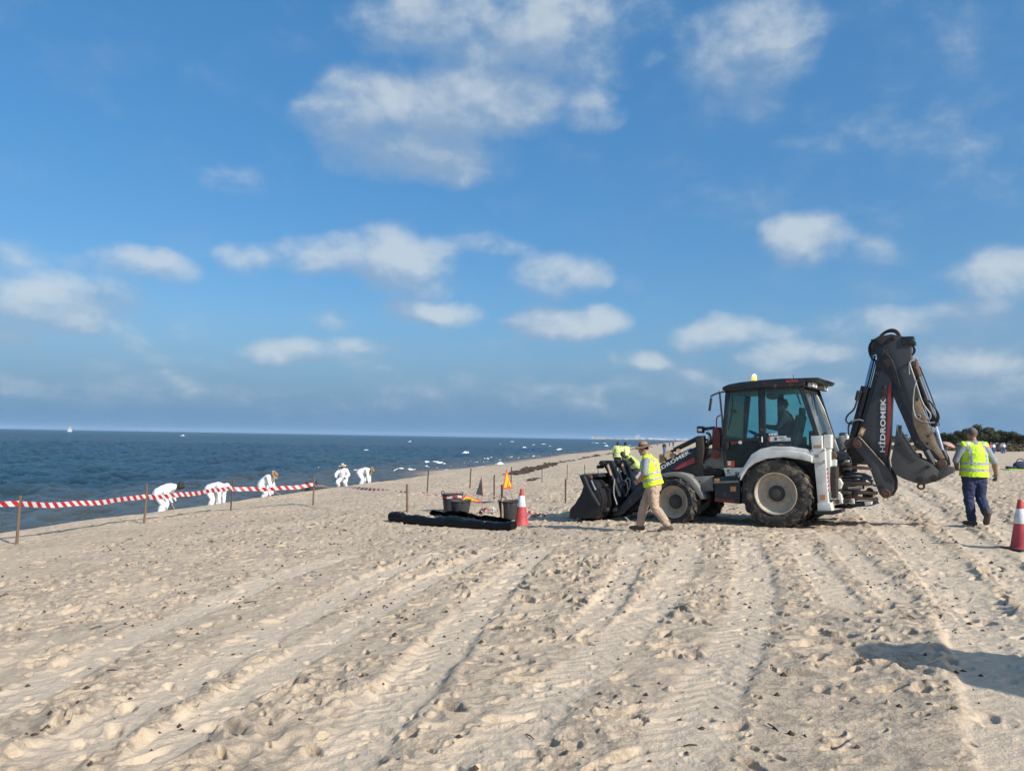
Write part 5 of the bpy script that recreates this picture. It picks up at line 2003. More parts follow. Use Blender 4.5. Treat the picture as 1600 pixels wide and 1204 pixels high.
def chain(mb, pts, rad, lat=None, n=14, cap=True):
    """tapered limb with rounded ends; rad is a list of r or (side, depth); lat is the sideways direction for oval sections"""
    pts = [V(p) for p in pts]
    rad = [(r, r) if not isinstance(r, tuple) else r for r in rad]
    # resample so that joints bend smoothly
    P, Q = [], []
    m = len(pts)
    for i in range(m - 1):
        for k in range(4):
            f = k / 4
            p0, p1, p2, p3 = pts[max(i - 1, 0)], pts[i], pts[i + 1], pts[min(i + 2, m - 1)]
            c = 0.5 * ((2 * p1) + (p2 - p0) * f + (2 * p0 - 5 * p1 + 4 * p2 - p3) * f * f + (3 * p1 - p0 - 3 * p2 + p3) * f ** 3)
            P.append(c)
            Q.append((rad[i][0] * (1 - f) + rad[i + 1][0] * f, rad[i][1] * (1 - f) + rad[i + 1][1] * f))
    P.append(pts[-1])
    Q.append(rad[-1])
    if cap:
        d0 = (P[0] - P[1]).normalized()
        d1 = (P[-1] - P[-2]).normalized()
        r0, r1 = min(Q[0]), min(Q[-1])
        P = [P[0] + d0 * r0 * .85, P[0] + d0 * r0 * .6] + P + [P[-1] + d1 * r1 * .6, P[-1] + d1 * r1 * .85]
        Q = [(Q[0][0] * .45, Q[0][1] * .45), (Q[0][0] * .8, Q[0][1] * .8)] + Q + [(Q[-1][0] * .8, Q[-1][1] * .8), (Q[-1][0] * .45, Q[-1][1] * .45)]
    rings = []
    up = V(lat) if lat is not None else None
    for i, p in enumerate(P):
        t = (P[min(i + 1, len(P) - 1)] - P[max(i - 1, 0)]).normalized()
        if up is None:
            up = t.orthogonal()
        u = (up - t * up.dot(t)).normalized()
        v = t.cross(u)
        up = u if lat is None else V(lat)
        rings.append([mb.bm.verts.new(p + u * math.cos(2 * PI * k / n) * Q[i][0] + v * math.sin(2 * PI * k / n) * Q[i][1]) for k in range(n)])
    for a, b in zip(rings[:-1], rings[1:]):
        for k in range(n):
            mb.bm.faces.new((a[k], a[(k + 1) % n], b[(k + 1) % n], b[k]))
    mb.bm.faces.new(list(reversed(rings[0])))
    mb.bm.faces.new(rings[-1])


def stand_pose(h=1.76):
    """joints of a standing figure facing +x, left = +y, metres"""
    k = h / 1.76
    J = dict(pelvis=V((0, 0, .93)), waist=V((.0, 0, 1.08)), chest=V((-.005, 0, 1.30)), neck=V((-.015, 0, 1.48)), head=V((.02, 0, 1.635)), face=V((1, 0, 0)),
             shL=V((-.01, .185, 1.43)), shR=V((-.01, -.185, 1.43)), elL=V((-.02, .25, 1.15)), elR=V((-.02, -.25, 1.15)), wrL=V((.06, .26, .90)), wrR=V((.06, -.26, .90)),
             haL=V((.09, .25, .80)), haR=V((.09, -.25, .80)), hipL=V((0, .095, .90)), hipR=V((0, -.095, .90)), knL=V((.02, .10, .49)), knR=V((.02, -.10, .49)),
             anL=V((-.02, .105, .085)), anR=V((-.02, -.105, .085)), toL=V((.17, .12, .03)), toR=V((.17, -.12, .03)))
    for q in J:
        if q != 'face':
            J[q] = J[q] * k
    return J


def hand(mb, wr, tip, side, r=1.0, palm_in=None, curl=0.5, fingers=True):
    """palm, four bent fingers of different length and a thumb off the side of the palm"""
    d = (tip - wr).normalized()
    inn = V(palm_in) if palm_in is not None else V((0, -side, 0))
    inn = (inn - d * inn.dot(d)).normalized()          # the way the palm looks
    ac = d.cross(inn).normalized()                     # across the knuckles
    p1 = wr + d * .085
    chain(mb, [wr, wr + d * .04, p1], [(.026 * r, .02 * r), (.038 * r, .017 * r), (.042 * r, .016 * r)], lat=ac, n=10)
    if not fingers:
        chain(mb, [p1, p1 + d * .05 + inn * .02, p1 + d * .07 + inn * .05], [.024 * r, .022 * r, .016 * r], n=8)
        return
    for k, ln in enumerate((.070, .080, .074, .058)):
        o = p1 + ac * (.033 - .022 * k) * r - d * .006
        a = o + (d * math.cos(curl * .6) + inn * math.sin(curl * .6)) * ln * .48
        b = a + (d * math.cos(curl * 1.5) + inn * math.sin(curl * 1.5)) * ln * .32
        c = b + (d * math.cos(curl * 2.2) + inn * math.sin(curl * 2.2)) * ln * .24
        chain(mb, [o, a, b, c], [.0105 * r, .0098 * r, .0088 * r, .0075 * r], n=8)
    fw = ac * (1 if V((1, 0, 0)).dot(ac) >= 0 else -1)
    o = wr + d * .025 + fw * .028 * r
    a = o + (d * .7 + fw * .7 + inn * .3).normalized() * .040
    b = a + (d * .9 + fw * .25 + inn * .5).normalized() * .030
    chain(mb, [o, a, b], [.015 * r, .012 * r, .0095 * r], n=8)


def head_shape(mb, J, k=1.0, nose=True):
    c, f = J['head'], J['face'].normalized()
    nk = J['neck']
    up = (c - nk)
    up = (up - f * up.dot(f)).normalized()
    lt = up.cross(f)
    rot = Matrix((f, lt, up)).transposed()
    mb.ball(c + up * .025 * k, (.098 * k, .076 * k, .100 * k), 20, 14, rot)
    mb.ball(c + f * .022 * k - up * .052 * k, (.066 * k, .058 * k, .066 * k), 16, 12, rot)
    if nose:
        chain(mb, [c + f * .088 * k + up * .018 * k, c + f * .103 * k - up * .022 * k], [.010 * k, .016 * k], n=8)
        mb.ball(c + f * .085 * k - up * .052 * k, (.014 * k, .026 * k, .012 * k), 10, 8, rot)
        mb.ball(c + f * .078 * k - up * .095 * k, (.018 * k, .024 * k, .018 * k), 10, 8, rot)
        mb.ball(c + f * .086 * k + up * .035 * k, (.012 * k, .05 * k, .010 * k), 10, 8, rot)
        for s in (1, -1):
            mb.ball(c + lt * s * .077 * k - f * .008 * k + up * .0 * k, (.020 * k, .010 * k, .032 * k), 10, 8, rot)
    chain(mb, [lerp(nk, J['chest'], .15), nk, lerp(nk, c, .55) - f * .01], [.066 * k, .056 * k, .054 * k], n=12)
    return c, f, up, lt, rot


GIRTH = 1.0


def wrinkle(me, amp, seed):
    """cloth folds: the skin of a garment pushed in and out along slanting creases"""
    n = len(me.vertices)
    co = np.empty(n * 3, np.float32)
    no = np.empty(n * 3, np.float32)
    me.vertices.foreach_get('co', co)
    me.vertex_normals.foreach_get('vector', no)
    co, no = co.reshape(-1, 3).astype(float), no.reshape(-1, 3)
    a = co[:, 0] * .8 + co[:, 1] * 1.1
    d = perlin((co[:, 2] + a * .45) / .085, (a - co[:, 2] * .3) / .19, seed) + .55 * perlin((co[:, 2] - a * .6) / .045, a / .10, seed + 1)
    d = .35 - np.abs(d)
    co += no * (d * amp)[:, None]
    me.vertices.foreach_set('co', co.astype(np.float32).ravel())
    me.update()
    return me


def torso(mb, J, g=0.0, k=1.0, hem=None):
    k = k * GIRTH
    lat = (J['shL'] - J['shR']).normalized()
    lath = (J['hipL'] - J['hipR']).normalized()
    lat = (lat + lath).normalized()
    w = (J['shL'] - J['shR']).length / 2
    pts = [J['pelvis'] - (J['waist'] - J['pelvis']) * .35, J['pelvis'], J['waist'], J['chest'], lerp(J['chest'], J['neck'], .55), J['neck']]
    rad = [(.155 * k + g, .105 * k + g), (.168 * k + g, .118 * k + g), (.152 * k + g, .112 * k + g), (w * .94 + g, .122 * k + g), (w * .88 + g, .098 * k + g), (.075 * k + g, .065 * k + g)]
    chain(mb, pts, rad, lat=lat, n=20)
    for s in ('L', 'R'):
        chain(mb, [lerp(J['chest'], J['neck'], .6), J['sh' + s]], [.075 * k + g, .062 * k + g], n=12)


def arm(mb, J, s, g=0.0, k=1.0, f0=0.0, f1=1.0, taper_to=None):
    sh, el, wr = J['sh' + s], J['el' + s], J['wr' + s]
    k = k * GIRTH
    rs = [.060, .055, .046, .044, .033]
    pts = [sh, lerp(sh, el, .5), el, lerp(el, wr, .35), wr]
    n = 5 if f1 >= 1 else (2 if f1 <= .3 else 3)
    if f1 < 0.9 and n == 2:
        pts = [sh, lerp(sh, el, f1 * 2)]
        rs = [.066, .066]
    chain(mb, pts[:n], [r * k + g for r in rs[:n]], n=12)


def leg(mb, J, s, g=0.0, k=1.0, hem=0.0):
    hp, kn, an = J['hip' + s], J['kn' + s], J['an' + s]
    k = k * GIRTH
    pts = [hp, lerp(hp, kn, .45), kn, lerp(kn, an, .35), lerp(an, kn, hem)]
    chain(mb, pts, [.095 * k + g, .082 * k + g, .060 * k + g, .058 * k + g, (.042 if hem == 0 else .052) * k + g * 1.1], n=14)


def foot(mb, J, s, k=1.0, g=0.0):
    an, to = J['an' + s], J['to' + s]
    d = (to - an)
    d.z = d.z * .5
    d.normalize()
    up = V((0, 0, 1)) if abs(d.z) < .7 else V((1, 0, 0))
    lat = d.cross(up).normalized()
    heel = an - d * .06 * k
    heel.z = an.z - .045 * k if abs((to - an).z) < .12 else heel.z
    chain(mb, [heel, lerp(heel, to, .45), lerp(heel, to, .8), to], [(.040 * k + g, .040 * k + g), (.043 * k + g, .042 * k + g), (.050 * k + g, .034 * k + g), (.040 * k + g, .024 * k + g)], lat=lat, n=12)
    chain(mb, [an + V((0, 0, .07 * k)), an, lerp(an, heel, .6)], [.050 * k + g, .048 * k + g, .042 * k + g], n=12)


def band_faces(src, name, tests, m, parent, lift=0.004):
    """strips of reflective tape: pieces of the garment's own surface, cut out and lifted a few millimetres"""
    bm = bmesh.new()
    bm.from_mesh(src)
    outs = []
    for cuts, keep in tests:
        b = bm.copy()
        for (co, no) in cuts:
            bmesh.ops.bisect_plane(b, geom=b.verts[:] + b.edges[:] + b.faces[:], plane_co=co, plane_no=no)
        kill = [f for f in b.faces if not keep(f.calc_center_median(), f.normal)]
        bmesh.ops.delete(b, geom=kill, context='FACES')
        b.normal_update()
        for v in b.verts:
            v.co += v.normal * lift
        me = bpy.data.meshes.new(name)
        b.to_mesh(me)
        b.free()
        if len(me.polygons):
            me.polygons.foreach_set('use_smooth', np.ones(len(me.polygons), bool))
            outs.append(add_obj(name, me, parent, m))
    bm.free()
    return outs


def person(label, group, loc, facing, J, voxel=.02, skin='skin', k=1.0, fingers=False, curl=.6, sleeve='short', shirt='shirt_grey', trousers='trousers_navy', vest=None, coverall=None, boots='boot_dark', gloves=None,
           hair=None, hat=None, palm_in=None, bare_feet=False, tape=True, eyes=True, hood=None, girth=1.1, hair_k=1.0):
    """facing: direction in the ground plane (x, y) the figure's front looks to"""
    global GIRTH
    GIRTH = girth
    kg = k * girth
    root = empty('person', loc, math.atan2(facing[1], facing[0]))
    tag(root, label, 'person', group)
    K = MATS
    b = MB()
    c, f, up, lt, rot = head_shape(b, J, k)
    torso(b, J, -.012, k)
    for s, sd in (('L', 1), ('R', -1)):
        arm(b, J, s, -.006, k)
        if not gloves:
            hand(b, J['wr' + s], J['ha' + s], sd, k, (palm_in or {}).get(s), curl, fingers)
        else:
            chain(b, [J['wr' + s], lerp(J['wr' + s], J['ha' + s], .4)], [.028, .026], n=8)
        leg(b, J, s, -.012, k)
        foot(b, J, s, k, -.008)
    body = add_obj('body', remeshed('body', b, voxel * .8, 3), root, K[skin])
    # face details
    if eyes:
        e = MB()
        for s in (1, -1):
            e.ball(c + f * .087 * k + lt * s * .031 * k + up * .016 * k, (.009, .014, .009), 8, 6, rot)
        e.build('eyes', K['eye_dark'], root)
        e = MB()
        e.ball(c + f * .094 * k - up * .053 * k, (.008, .024, .006), 8, 6, rot)
        e.build('mouth', K['lip'], root)
    if hair:
        h = MB()
        kk = k
        k = k * hair_k
        h.ball(c + up * .034 * k - f * .008 * k, (.099 * k, .080 * k, .099 * k), 20, 14, rot)
        me = h.mesh('hair')
        bm = bmesh.new()
        bm.from_mesh(me)
        # hairline: cut away the face side and the nape
        for (co, no) in ((c + f * .05 * k, f), (c - up * .015 * k, -up)):
            bmesh.ops.bisect_plane(bm, geom=bm.verts[:] + bm.edges[:] + bm.faces[:], plane_co=co, plane_no=no, clear_outer=True)
        for v_ in bm.verts:
            v_.co += V((random.uniform(-.003, .003), random.uniform(-.003, .003), random.uniform(-.003, .003)))
        bm.to_mesh(me)
        bm.free()
        if hair_k > 1:
            for v_ in me.vertices:
                q = v_.co * 38
                v_.co += (v_.co - c).normalized() * .028 * (math.sin(q.x) * math.sin(q.y + 1) + math.sin(q.z * 1.3))
        k = kk
        add_obj('hair', me, root, K[hair])
    if hat:
        hm, band, brim = hat
        u2 = (up - f * .05).normalized()
        o = c + up * .055 * k - f * .005
        h = MB()
        prof = [(.0, .105), (.055, .103), (.083, .085), (.094, .04), (.098, .0), (.125, -.006), (brim * .8, -.012), (brim, -.026), (brim, -.020), (brim * .8, -.004), (.13, .004), (.102, .008)]
        h.lathe(prof, o, u2, 28)
        me = h.mesh('hat', 60)
        for v_ in me.vertices:
            d = v_.co - o
            rr = (d - u2 * d.dot(u2)).length
            if rr > .11:
                v_.co += u2 * (.016 * math.sin(3 * math.atan2(d.dot(lt), d.dot(f)) + 1.0)) * (rr / brim)
        ho = add_obj('hat', me, root, K[hm])
        if band:
            h = MB()
            h.lathe([(.1005, .010), (.0985, .036), (.0935, .036), (.0955, .010)], o, u2, 28, closed=True)
            h.build('hat_band', K[band], ho)
    if hood:
        h = MB()
        h.ball(c + up * .02 * k - f * .015 * k, (.115 * k, .098 * k, .120 * k), 20, 14, rot)
        chain(h, [J['neck'], lerp(J['neck'], c, .6)], [.085, .08], n=12)
        add_obj('hood', remeshed('hood', h, voxel * .8, 2), root, K[hood])
    if coverall:
        g = MB()
        torso(g, J, .022, k)
        for s in ('L', 'R'):
            arm(g, J, s, .018, k)
            leg(g, J, s, .034, k, .06)
        chain(g, [lerp(J['neck'], J['chest'], .3), J['neck']], [.10, .078], n=12)
        add_obj('coverall', wrinkle(remeshed('coverall', g, voxel, 2), .022, 300), root, K[coverall])
    else:
        g = MB()
        for s in ('L', 'R'):
            leg(g, J, s, .016, k, .10)
        lat = (J['hipL'] - J['hipR']).normalized()
        chain(g, [J['pelvis'] - (J['waist'] - J['pelvis']) * .45, J['pelvis'], lerp(J['pelvis'], J['waist'], .85)], [(.168 * kg, .122 * kg), (.178 * kg, .128 * kg), (.160 * kg, .120 * kg)], lat=lat, n=18)
        add_obj('trousers', wrinkle(remeshed('trousers', g, voxel * .9, 2), .018, 310), root, K[trousers])
        g = MB()
        torso(g, J, .004, k)
        for s in ('L', 'R'):
            arm(g, J, s, .010, k, 0, .42 if sleeve == 'short' else 1.0)
            if sleeve == 'short':
                chain(g, [J['sh' + s], lerp(J['sh' + s], J['el' + s], .40), lerp(J['sh' + s], J['el' + s], .50)], [.060 * kg, .060 * kg, .061 * kg], n=12)
        add_obj('shirt', remeshed('shirt', g, voxel * .9, 2), root, K[shirt])
        if vest:
            g = MB()
            lat = (J['shL'] - J['shR']).normalized()
            w = (J['shL'] - J['shR']).length / 2
            hemp = J['pelvis'] + (J['waist'] - J['pelvis']) * -.25
            ax_ = (J['neck'] - hemp).normalized()
            pts = [hemp, lerp(hemp, J['waist'], .6), J['waist'], J['chest'], lerp(J['chest'], J['neck'], .5), lerp(J['chest'], J['neck'], .85)]
            rad = [(.212 * kg, .165 * kg), (.206 * kg, .160 * kg), (.200 * kg, .156 * kg), (max(w * 1.05, .200 * kg), .160 * kg), (w * 1.0, .135 * kg), (.115 * k, .098 * k)]
            chain(g, pts, rad, lat=lat, n=24, cap=False)
            for s in ('L', 'R'):
                chain(g, [lerp(J['chest'], J['neck'], .66), lerp(lerp(J['chest'], J['neck'], .66), J['sh' + s], .98) + ax_ * .016], [.086 * kg, .071 * kg], n=12)
            vm = wrinkle(remeshed('vest', g, voxel * .75, 2), .012, 320)
            vo = add_obj('vest', vm, root, K[vest])
            if tape:
                L_ = (J['neck'] - hemp).length
                tests = []
                for (a, bb) in ((.17, .245), (.36, .435)):
                    tests.append(([(hemp + ax_ * L_ * a, ax_), (hemp + ax_ * L_ * bb, ax_)], (lambda p, n, a=a, bb=bb: L_ * a < (p - hemp).dot(ax_) < L_ * bb and abs(n.dot(ax_)) < .75)))
                for sd in (1, -1):
                    lo, hi = sorted((sd * w * .62, sd * w * .90))
                    tests.append(([(hemp + lat * lo, lat), (hemp + lat * hi, lat), (hemp + ax_ * L_ * .435, ax_)], (lambda p, n, lo=lo, hi=hi: lo < (p - hemp).dot(lat) < hi and (p - hemp).dot(ax_) > L_ * .435)))
                band_faces(vm, 'reflective_stripe', tests, K['reflective_tape'], vo)
    if not bare_feet:
        for s in ('L', 'R'):
            g = MB()
            foot(g, J, s, k * 1.08, .006)
            bo = add_obj('boot', remeshed('boot', g, min(voxel, .016), 2), root, K[boots])
    if gloves:
        for s, sd in (('L', 1), ('R', -1)):
            g = MB()
            hand(g, J['wr' + s], J['ha' + s], sd, 1.12, (palm_in or {}).get(s), curl, fingers)
            chain(g, [lerp(J['wr' + s], J['el' + s], .15), J['wr' + s]], [.043, .038], n=10)
            add_obj('glove', remeshed('glove', g, .008 if fingers else voxel * .7, 1), root, K[gloves])
    return root


def bend_pose(lean, knees=0.15, h=1.74, reach=(.45, .45), reach_z=(.35, .35), spread=.16, head_drop=.2, twist=0.0):
    """a worker bent forward from the hips: lean in radians from upright"""
    J = stand_pose(h)
    pz = .88 - knees * .25
    J['pelvis'] = V((-.12 * math.sin(lean), 0, pz))
    ax_ = V((math.sin(lean), 0, math.cos(lean)))
    ax2 = V((math.sin(lean + .22), 0, math.cos(lean + .22)))
    J['waist'] = J['pelvis'] + ax_ * .16
    J['chest'] = J['waist'] + ax2 * .22
    J['neck'] = J['chest'] + ax2 * .18
    hd = V((math.sin(lean + head_drop), 0, math.cos(lean + head_drop)))
    J['head'] = J['neck'] + hd * .16
    J['face'] = V((math.cos(lean + head_drop), 0, -math.sin(lean + head_drop)))
    for s, sd in (('L', 1), ('R', -1)):
        J['hip' + s] = J['pelvis'] + V((0, sd * .095, -.03))
        J['an' + s] = V((.02 - twist * sd, sd * spread, .085))
        J['to' + s] = V((.21 - twist * sd, sd * (spread + .03), .03))
        mid = lerp(J['hip' + s], J['an' + s], .5)
        J['kn' + s] = mid + V((.06 + knees * .45, sd * .02, 0))
        J['sh' + s] = lerp(J['chest'], J['neck'], .72) + V((0, sd * .19, 0))
        i = 0 if s == 'L' else 1
        J['wr' + s] = V((J['sh' + s].x + reach[i] * .4, sd * .16, reach_z[i]))
        m = lerp(J['sh' + s], J['wr' + s], .5)
        ln = (J['sh' + s] - J['wr' + s]).length
        bend = math.sqrt(max(0.0, .30 ** 2 - (ln / 2) ** 2)) if ln < .6 else 0.0
        J['el' + s] = m + V((-.6, sd * .7, .2)).normalized() * bend
        J['ha' + s] = J['wr' + s] + (J['wr' + s] - J['el' + s]).normalized() * .1
    return J


def build_people():
    # --- man in the straw hat walking past the front bucket, seen from behind his left side
    pm = (px_ground(1000, 829) + px_ground(1038, 829)) / 2
    J = stand_pose(1.74)
    J['pelvis'] = V((-.02, 0, .93)); J['waist'] = V((.02, 0, 1.08)); J['chest'] = V((.06, 0, 1.29)); J['neck'] = V((.11, 0, 1.46)); J['head'] = V((.175, 0, 1.60)); J['face'] = V((1, .05, -.20)).normalized()
    J['shL'] = V((.09, .185, 1.415)); J['shR'] = V((.07, -.185, 1.415))
    J['elL'] = V((.12, .25, 1.14)); J['wrL'] = V((.27, .12, .96)); J['haL'] = V((.34, .05, .91))
    J['elR'] = V((.10, -.26, 1.14)); J['wrR'] = V((.28, -.08, .97)); J['haR'] = V((.36, -.02, .93))
    J['hipL'] = V((-.02, .095, .90)); J['hipR'] = V((-.02, -.095, .90))
    J['knL'] = V((-.06, .10, .49)); J['anL'] = V((-.32, .10, .125)); J['toL'] = V((-.14, .12, .025))
    J['knR'] = V((.17, -.10, .50)); J['anR'] = V((.26, -.10, .085)); J['toR'] = V((.45, -.12, .03))
    person('man in brown straw hat, yellow vest and khaki trousers walking past the front bucket', 'workers in yellow safety vests', V((pm.x, pm.y, gz(pm.x, pm.y) - .005)), (-.93, .30), J, voxel=.0135, fingers=True, curl=1.0,
           trousers='trousers_khaki', vest='vest_yellow', boots='boot_brown', hair='hair_dark', hat=('straw', 'hat_band', .185), girth=1.22, palm_in={'L': (0, -1, 0), 'R': (0, 1, 0)})

    # --- man in navy trousers walking away at the right
    pr = px_ground(1524, 822)
    J = stand_pose(1.82)
    J['head'] = V((.03, .01, 1.70)); J['neck'] = V((-.01, 0, 1.53)); J['face'] = V((1, .15, -.1)).normalized()
    J['elR'] = V((-.10, -.315, 1.20)); J['wrR'] = V((-.02, -.40, .96)); J['haR'] = V((.03, -.42, .86))
    J['elL'] = V((.02, .32, 1.21)); J['wrL'] = V((.22, .20, 1.07)); J['haL'] = V((.31, .17, 1.05))
    J['hipL'] = V((0, .10, .93)); J['hipR'] = V((0, -.10, .93)); J['pelvis'] = V((0, 0, .96)); J['waist'] = V((-.01, 0, 1.12))
    J['knL'] = V((.04, .09, .50)); J['anL'] = V((.0, .06, .09)); J['toL'] = V((.20, .09, .03))
    J['knR'] = V((.03, -.13, .52)); J['anR'] = V((-.27, -.07, .22)); J['toR'] = V((-.17, -.10, .055))
    person('grey-haired man in yellow vest and navy trousers walking away beside the rear bucket', 'workers in yellow safety vests', V((pr.x, pr.y, gz(pr.x, pr.y) - .005)), (.02, 1), J, voxel=.0135, fingers=True, curl=.7, skin='skin_tan',
           trousers='trousers_navy', vest='vest_lime', boots='boot_brown', hair='hair_grey', gloves='glove_grey', k=1.06, girth=1.16, palm_in={'L': (0, -1, 0), 'R': (0, 1, 0)})

    # --- two workers standing at the water's side of the bucket, one bending beside the hat man
    for (px, py, fx, fy, lab, sk) in ((965, 740.5, .25, 1, 'dark haired worker in pale yellow vest standing behind the front bucket, left of a pair', 'skin_dark'), (977, 739, -.5, .9, 'dark haired worker in pale yellow vest standing behind the front bucket, right of a pair', 'skin_dark')):
        p = px_ground(px, py)
        person(lab, 'workers in yellow safety vests', V((p.x, p.y, gz(p.x, p.y))), (fx, fy), stand_pose(1.78), voxel=.024, skin=sk, shirt='vest_pale', sleeve='short', vest='vest_pale', trousers='shirt_dark', hair='hair_dark')
    p = px_ground(988, 775)
    p = px_ground(992, 764)
    J = bend_pose(.75, .3, 1.72, (.3, .3), (.75, .75))
    person('dark haired worker in green-yellow vest bending forward behind the man in the straw hat', 'workers in yellow safety vests', V((p.x, p.y, gz(p.x, p.y))), (-.95, -.3), J, voxel=.02, skin='skin_dark', shirt='shirt_dark', vest='vest_lime', trousers='shirt_dark', hair='hair_dark')

    # --- five workers in white coveralls cleaning along the water's edge
    wg = 'workers in white coveralls at the waterline'

    def shore_spot(px, off):
        """a point on the beach face: along the viewing direction of a pixel column, off metres beyond the berm crest"""
        d = pix_dir(px, 700)
        best = None
        for k in range(400):
            t = 12 + k * .1
            x, y = d.x / d.y * t, t
            s, tt = shore_st(np.array([x]), np.array([y]))
            if s[0] < -off:
                return V((x, y, gz(x, y)))
        return None
    # 1: bent, shaggy dark hair, holding a stick
    p = shore_spot(256, .60)
    J = bend_pose(1.02, .2, 1.74, (.05, .1), (.78, .8), head_drop=.55)
    J['elL'] = J['shL'] + V((-.16, .16, -.16)); J['wrL'] = J['elL'] + V((.12, -.03, -.22)); J['haL'] = J['wrL'] + V((.06, -.02, -.08))
    J['elR'] = J['shR'] + V((-.14, -.14, -.18)); J['wrR'] = J['elR'] + V((.14, .06, -.22)); J['haR'] = J['wrR'] + V((.06, .02, -.08))
    person('worker in white coveralls with shaggy dark hair bent low, leftmost at the waterline', wg, p, (.98, .12), J, voxel=.02, skin='skin_dark', coverall='coverall_white', girth=1.38, gloves='coverall_white', hair='hair_dark', hair_k=1.45, eyes=False)
    f = V((.98, .12, 0)).normalized()
    st = MB()
    a = p + V((f.x * .15, f.y * .15, .92)) + V((0, -.12, 0))
    bq = p + V((f.x * .62, f.y * .62, .22)) + V((0, -.3, 0))
    st.tube([a, bq], .016, 8)
    o = st.build('rake_handle', MATS['worn_tan'])
    tag(o, 'bare wooden stick held low by the leftmost worker in white', 'stick')
    hb = None
    # shaggy hair mass and headband are part of him
    # 2: bent over with a white hood
    p = shore_spot(335, .85)
    J = bend_pose(1.22, .2, 1.74, (.05, .1), (.30, .3), head_drop=.30)
    person('worker in white coveralls with the hood up bent towards the sand, second from the left', wg, p, (.96, -.2), J, voxel=.02, skin='skin_dark', coverall='coverall_white', girth=1.38, gloves='coverall_white', hood='coverall_white', eyes=False)
    # 3: leaning, brown straw hat
    p = shore_spot(414, .8)
    J = bend_pose(.72, .4, 1.72, (.3, .5), (.62, .42), head_drop=.45)
    person('worker in white coveralls leaning forward under a brown straw hat, between two tape posts', wg, p, (.97, -.2), J, voxel=.02, skin='skin_dark', coverall='coverall_white', girth=1.38, gloves='glove_black', hair='hair_dark', hat=('straw', 'hat_band', .215), eyes=False)
    st = MB()
    f = V((.97, -.2, 0)).normalized()
    st.tube([p + V((f.x * .3, f.y * .3 - .1, .60)), p + V((f.x * 1.0, f.y * 1.0 - .1, .30))], .015, 8)
    o = st.build('rake_handle', MATS['worn_tan'])
    tag(o, 'wooden stick held by the white worker in the brown straw hat', 'stick')
    # 4: kneeling upright, facing the camera
    p = shore_spot(538, .7)
    J = stand_pose(1.74)
    dz = -.36
    for q in ('pelvis', 'waist', 'chest', 'neck', 'head', 'shL', 'shR', 'hipL', 'hipR'):
        J[q] = J[q] + V((.0, 0, dz))
    for q, a in (('waist', .03), ('chest', .09), ('neck', .14), ('head', .19), ('shL', .12), ('shR', .12)):
        J[q] = J[q] + V((a, 0, -.02))
    J['face'] = V((1, .1, -.25)).normalized()
    J['knL'] = V((.36, .2, .42)); J['anL'] = V((.12, .18, .085)); J['toL'] = V((.30, .2, .03))
    J['knR'] = V((.34, -.2, .40)); J['anR'] = V((.10, -.18, .085)); J['toR'] = V((.28, -.2, .03))
    J['elL'] = J['shL'] + V((.10, .17, -.24)); J['wrL'] = J['elL'] + V((.22, -.08, -.14)); J['haL'] = J['wrL'] + V((.09, -.02, -.03))
    J['elR'] = J['shR'] + V((.10, -.17, -.24)); J['wrR'] = J['elR'] + V((.22, .08, -.14)); J['haR'] = J['wrR'] + V((.09, .02, -.03))
    person('bearded worker in white coveralls crouching upright in a pale straw hat, facing the beach', wg, p + V((0, 0, .0)), (-.1, -1), J, voxel=.018, skin='skin_dark', coverall='coverall_white', girth=1.38, gloves='glove_black', hair='hair_dark', hat=('straw_pale', 'hat_band', .205))
    # 5: bent, tan hat
    p = shore_spot(566, .75)
    J = bend_pose(1.15, .25, 1.70, (.2, .25), (.32, .34), head_drop=.5)
    person('worker in white coveralls bent far forward under a tan hat, rightmost at the waterline', wg, p, (.98, -.15), J, voxel=.018, skin='skin_dark', coverall='coverall_white', girth=1.38, gloves='coverall_white', hair='hair_dark', hat=('straw', 'hat_band', .205), eyes=False)

    # --- the machine's driver, seated in the cab
    J = stand_pose(1.74)
    sx, sz = L(1231, 690, 0.0)
    up_ = .50
    J['pelvis'] = V((0, 0, .10)); J['waist'] = V((-.03, 0, .27)); J['chest'] = V((-.02, 0, .48)); J['neck'] = V((.02, 0, .66)); J['head'] = V((.07, 0, .80)); J['face'] = V((1, 0, -.1)).normalized()
    J['shL'] = V((-.0, .19, .60)); J['shR'] = V((-.0, -.19, .60)); J['elL'] = V((.12, .24, .34)); J['elR'] = V((.12, -.24, .34)); J['wrL'] = V((.36, .16, .36)); J['wrR'] = V((.36, -.16, .36))
    J['haL'] = V((.45, .13, .40)); J['haR'] = V((.45, -.13, .40)); J['hipL'] = V((0, .09, .08)); J['hipR'] = V((0, -.09, .08)); J['knL'] = V((.42, .14, .14)); J['knR'] = V((.42, -.14, .14))
    J['anL'] = V((.50, .14, -.26)); J['anR'] = V((.50, -.14, -.26)); J['toL'] = V((.68, .15, -.31)); J['toR'] = V((.68, -.15, -.31))
    w = M_ORG + M_FWD * (sx + .02) + V((0, 0, sz - .05))
    person('driver in dark clothes and a cap seated inside the cab of the backhoe loader', None, w, (M_FWD.x, M_FWD.y), J, voxel=.02, skin='skin_tan', shirt='shirt_dark', trousers='shirt_dark', sleeve='long', hair='hair_dark', hat=('shirt_dark', None, .13), eyes=True)

    # --- far figures: a few pixels tall
    J = stand_pose(1.72)
    src = person('beach walker in a dark top far along the shore, just left of the loader arm', 'beach walkers far along the shore', V((0, 0, 0)), (0, -1), J, voxel=.045, skin='skin_tan', shirt='shirt_dark', trousers='cloth_blue', eyes=False, bare_feet=True, tape=False)
    def far_at(px, dist, base_px=None):
        d = pix_dir(px, 690)
        y = dist
        x = d.x / d.y * dist
        return V((x, y, gz(x, y)))
    src.location = far_at(1038, 105)
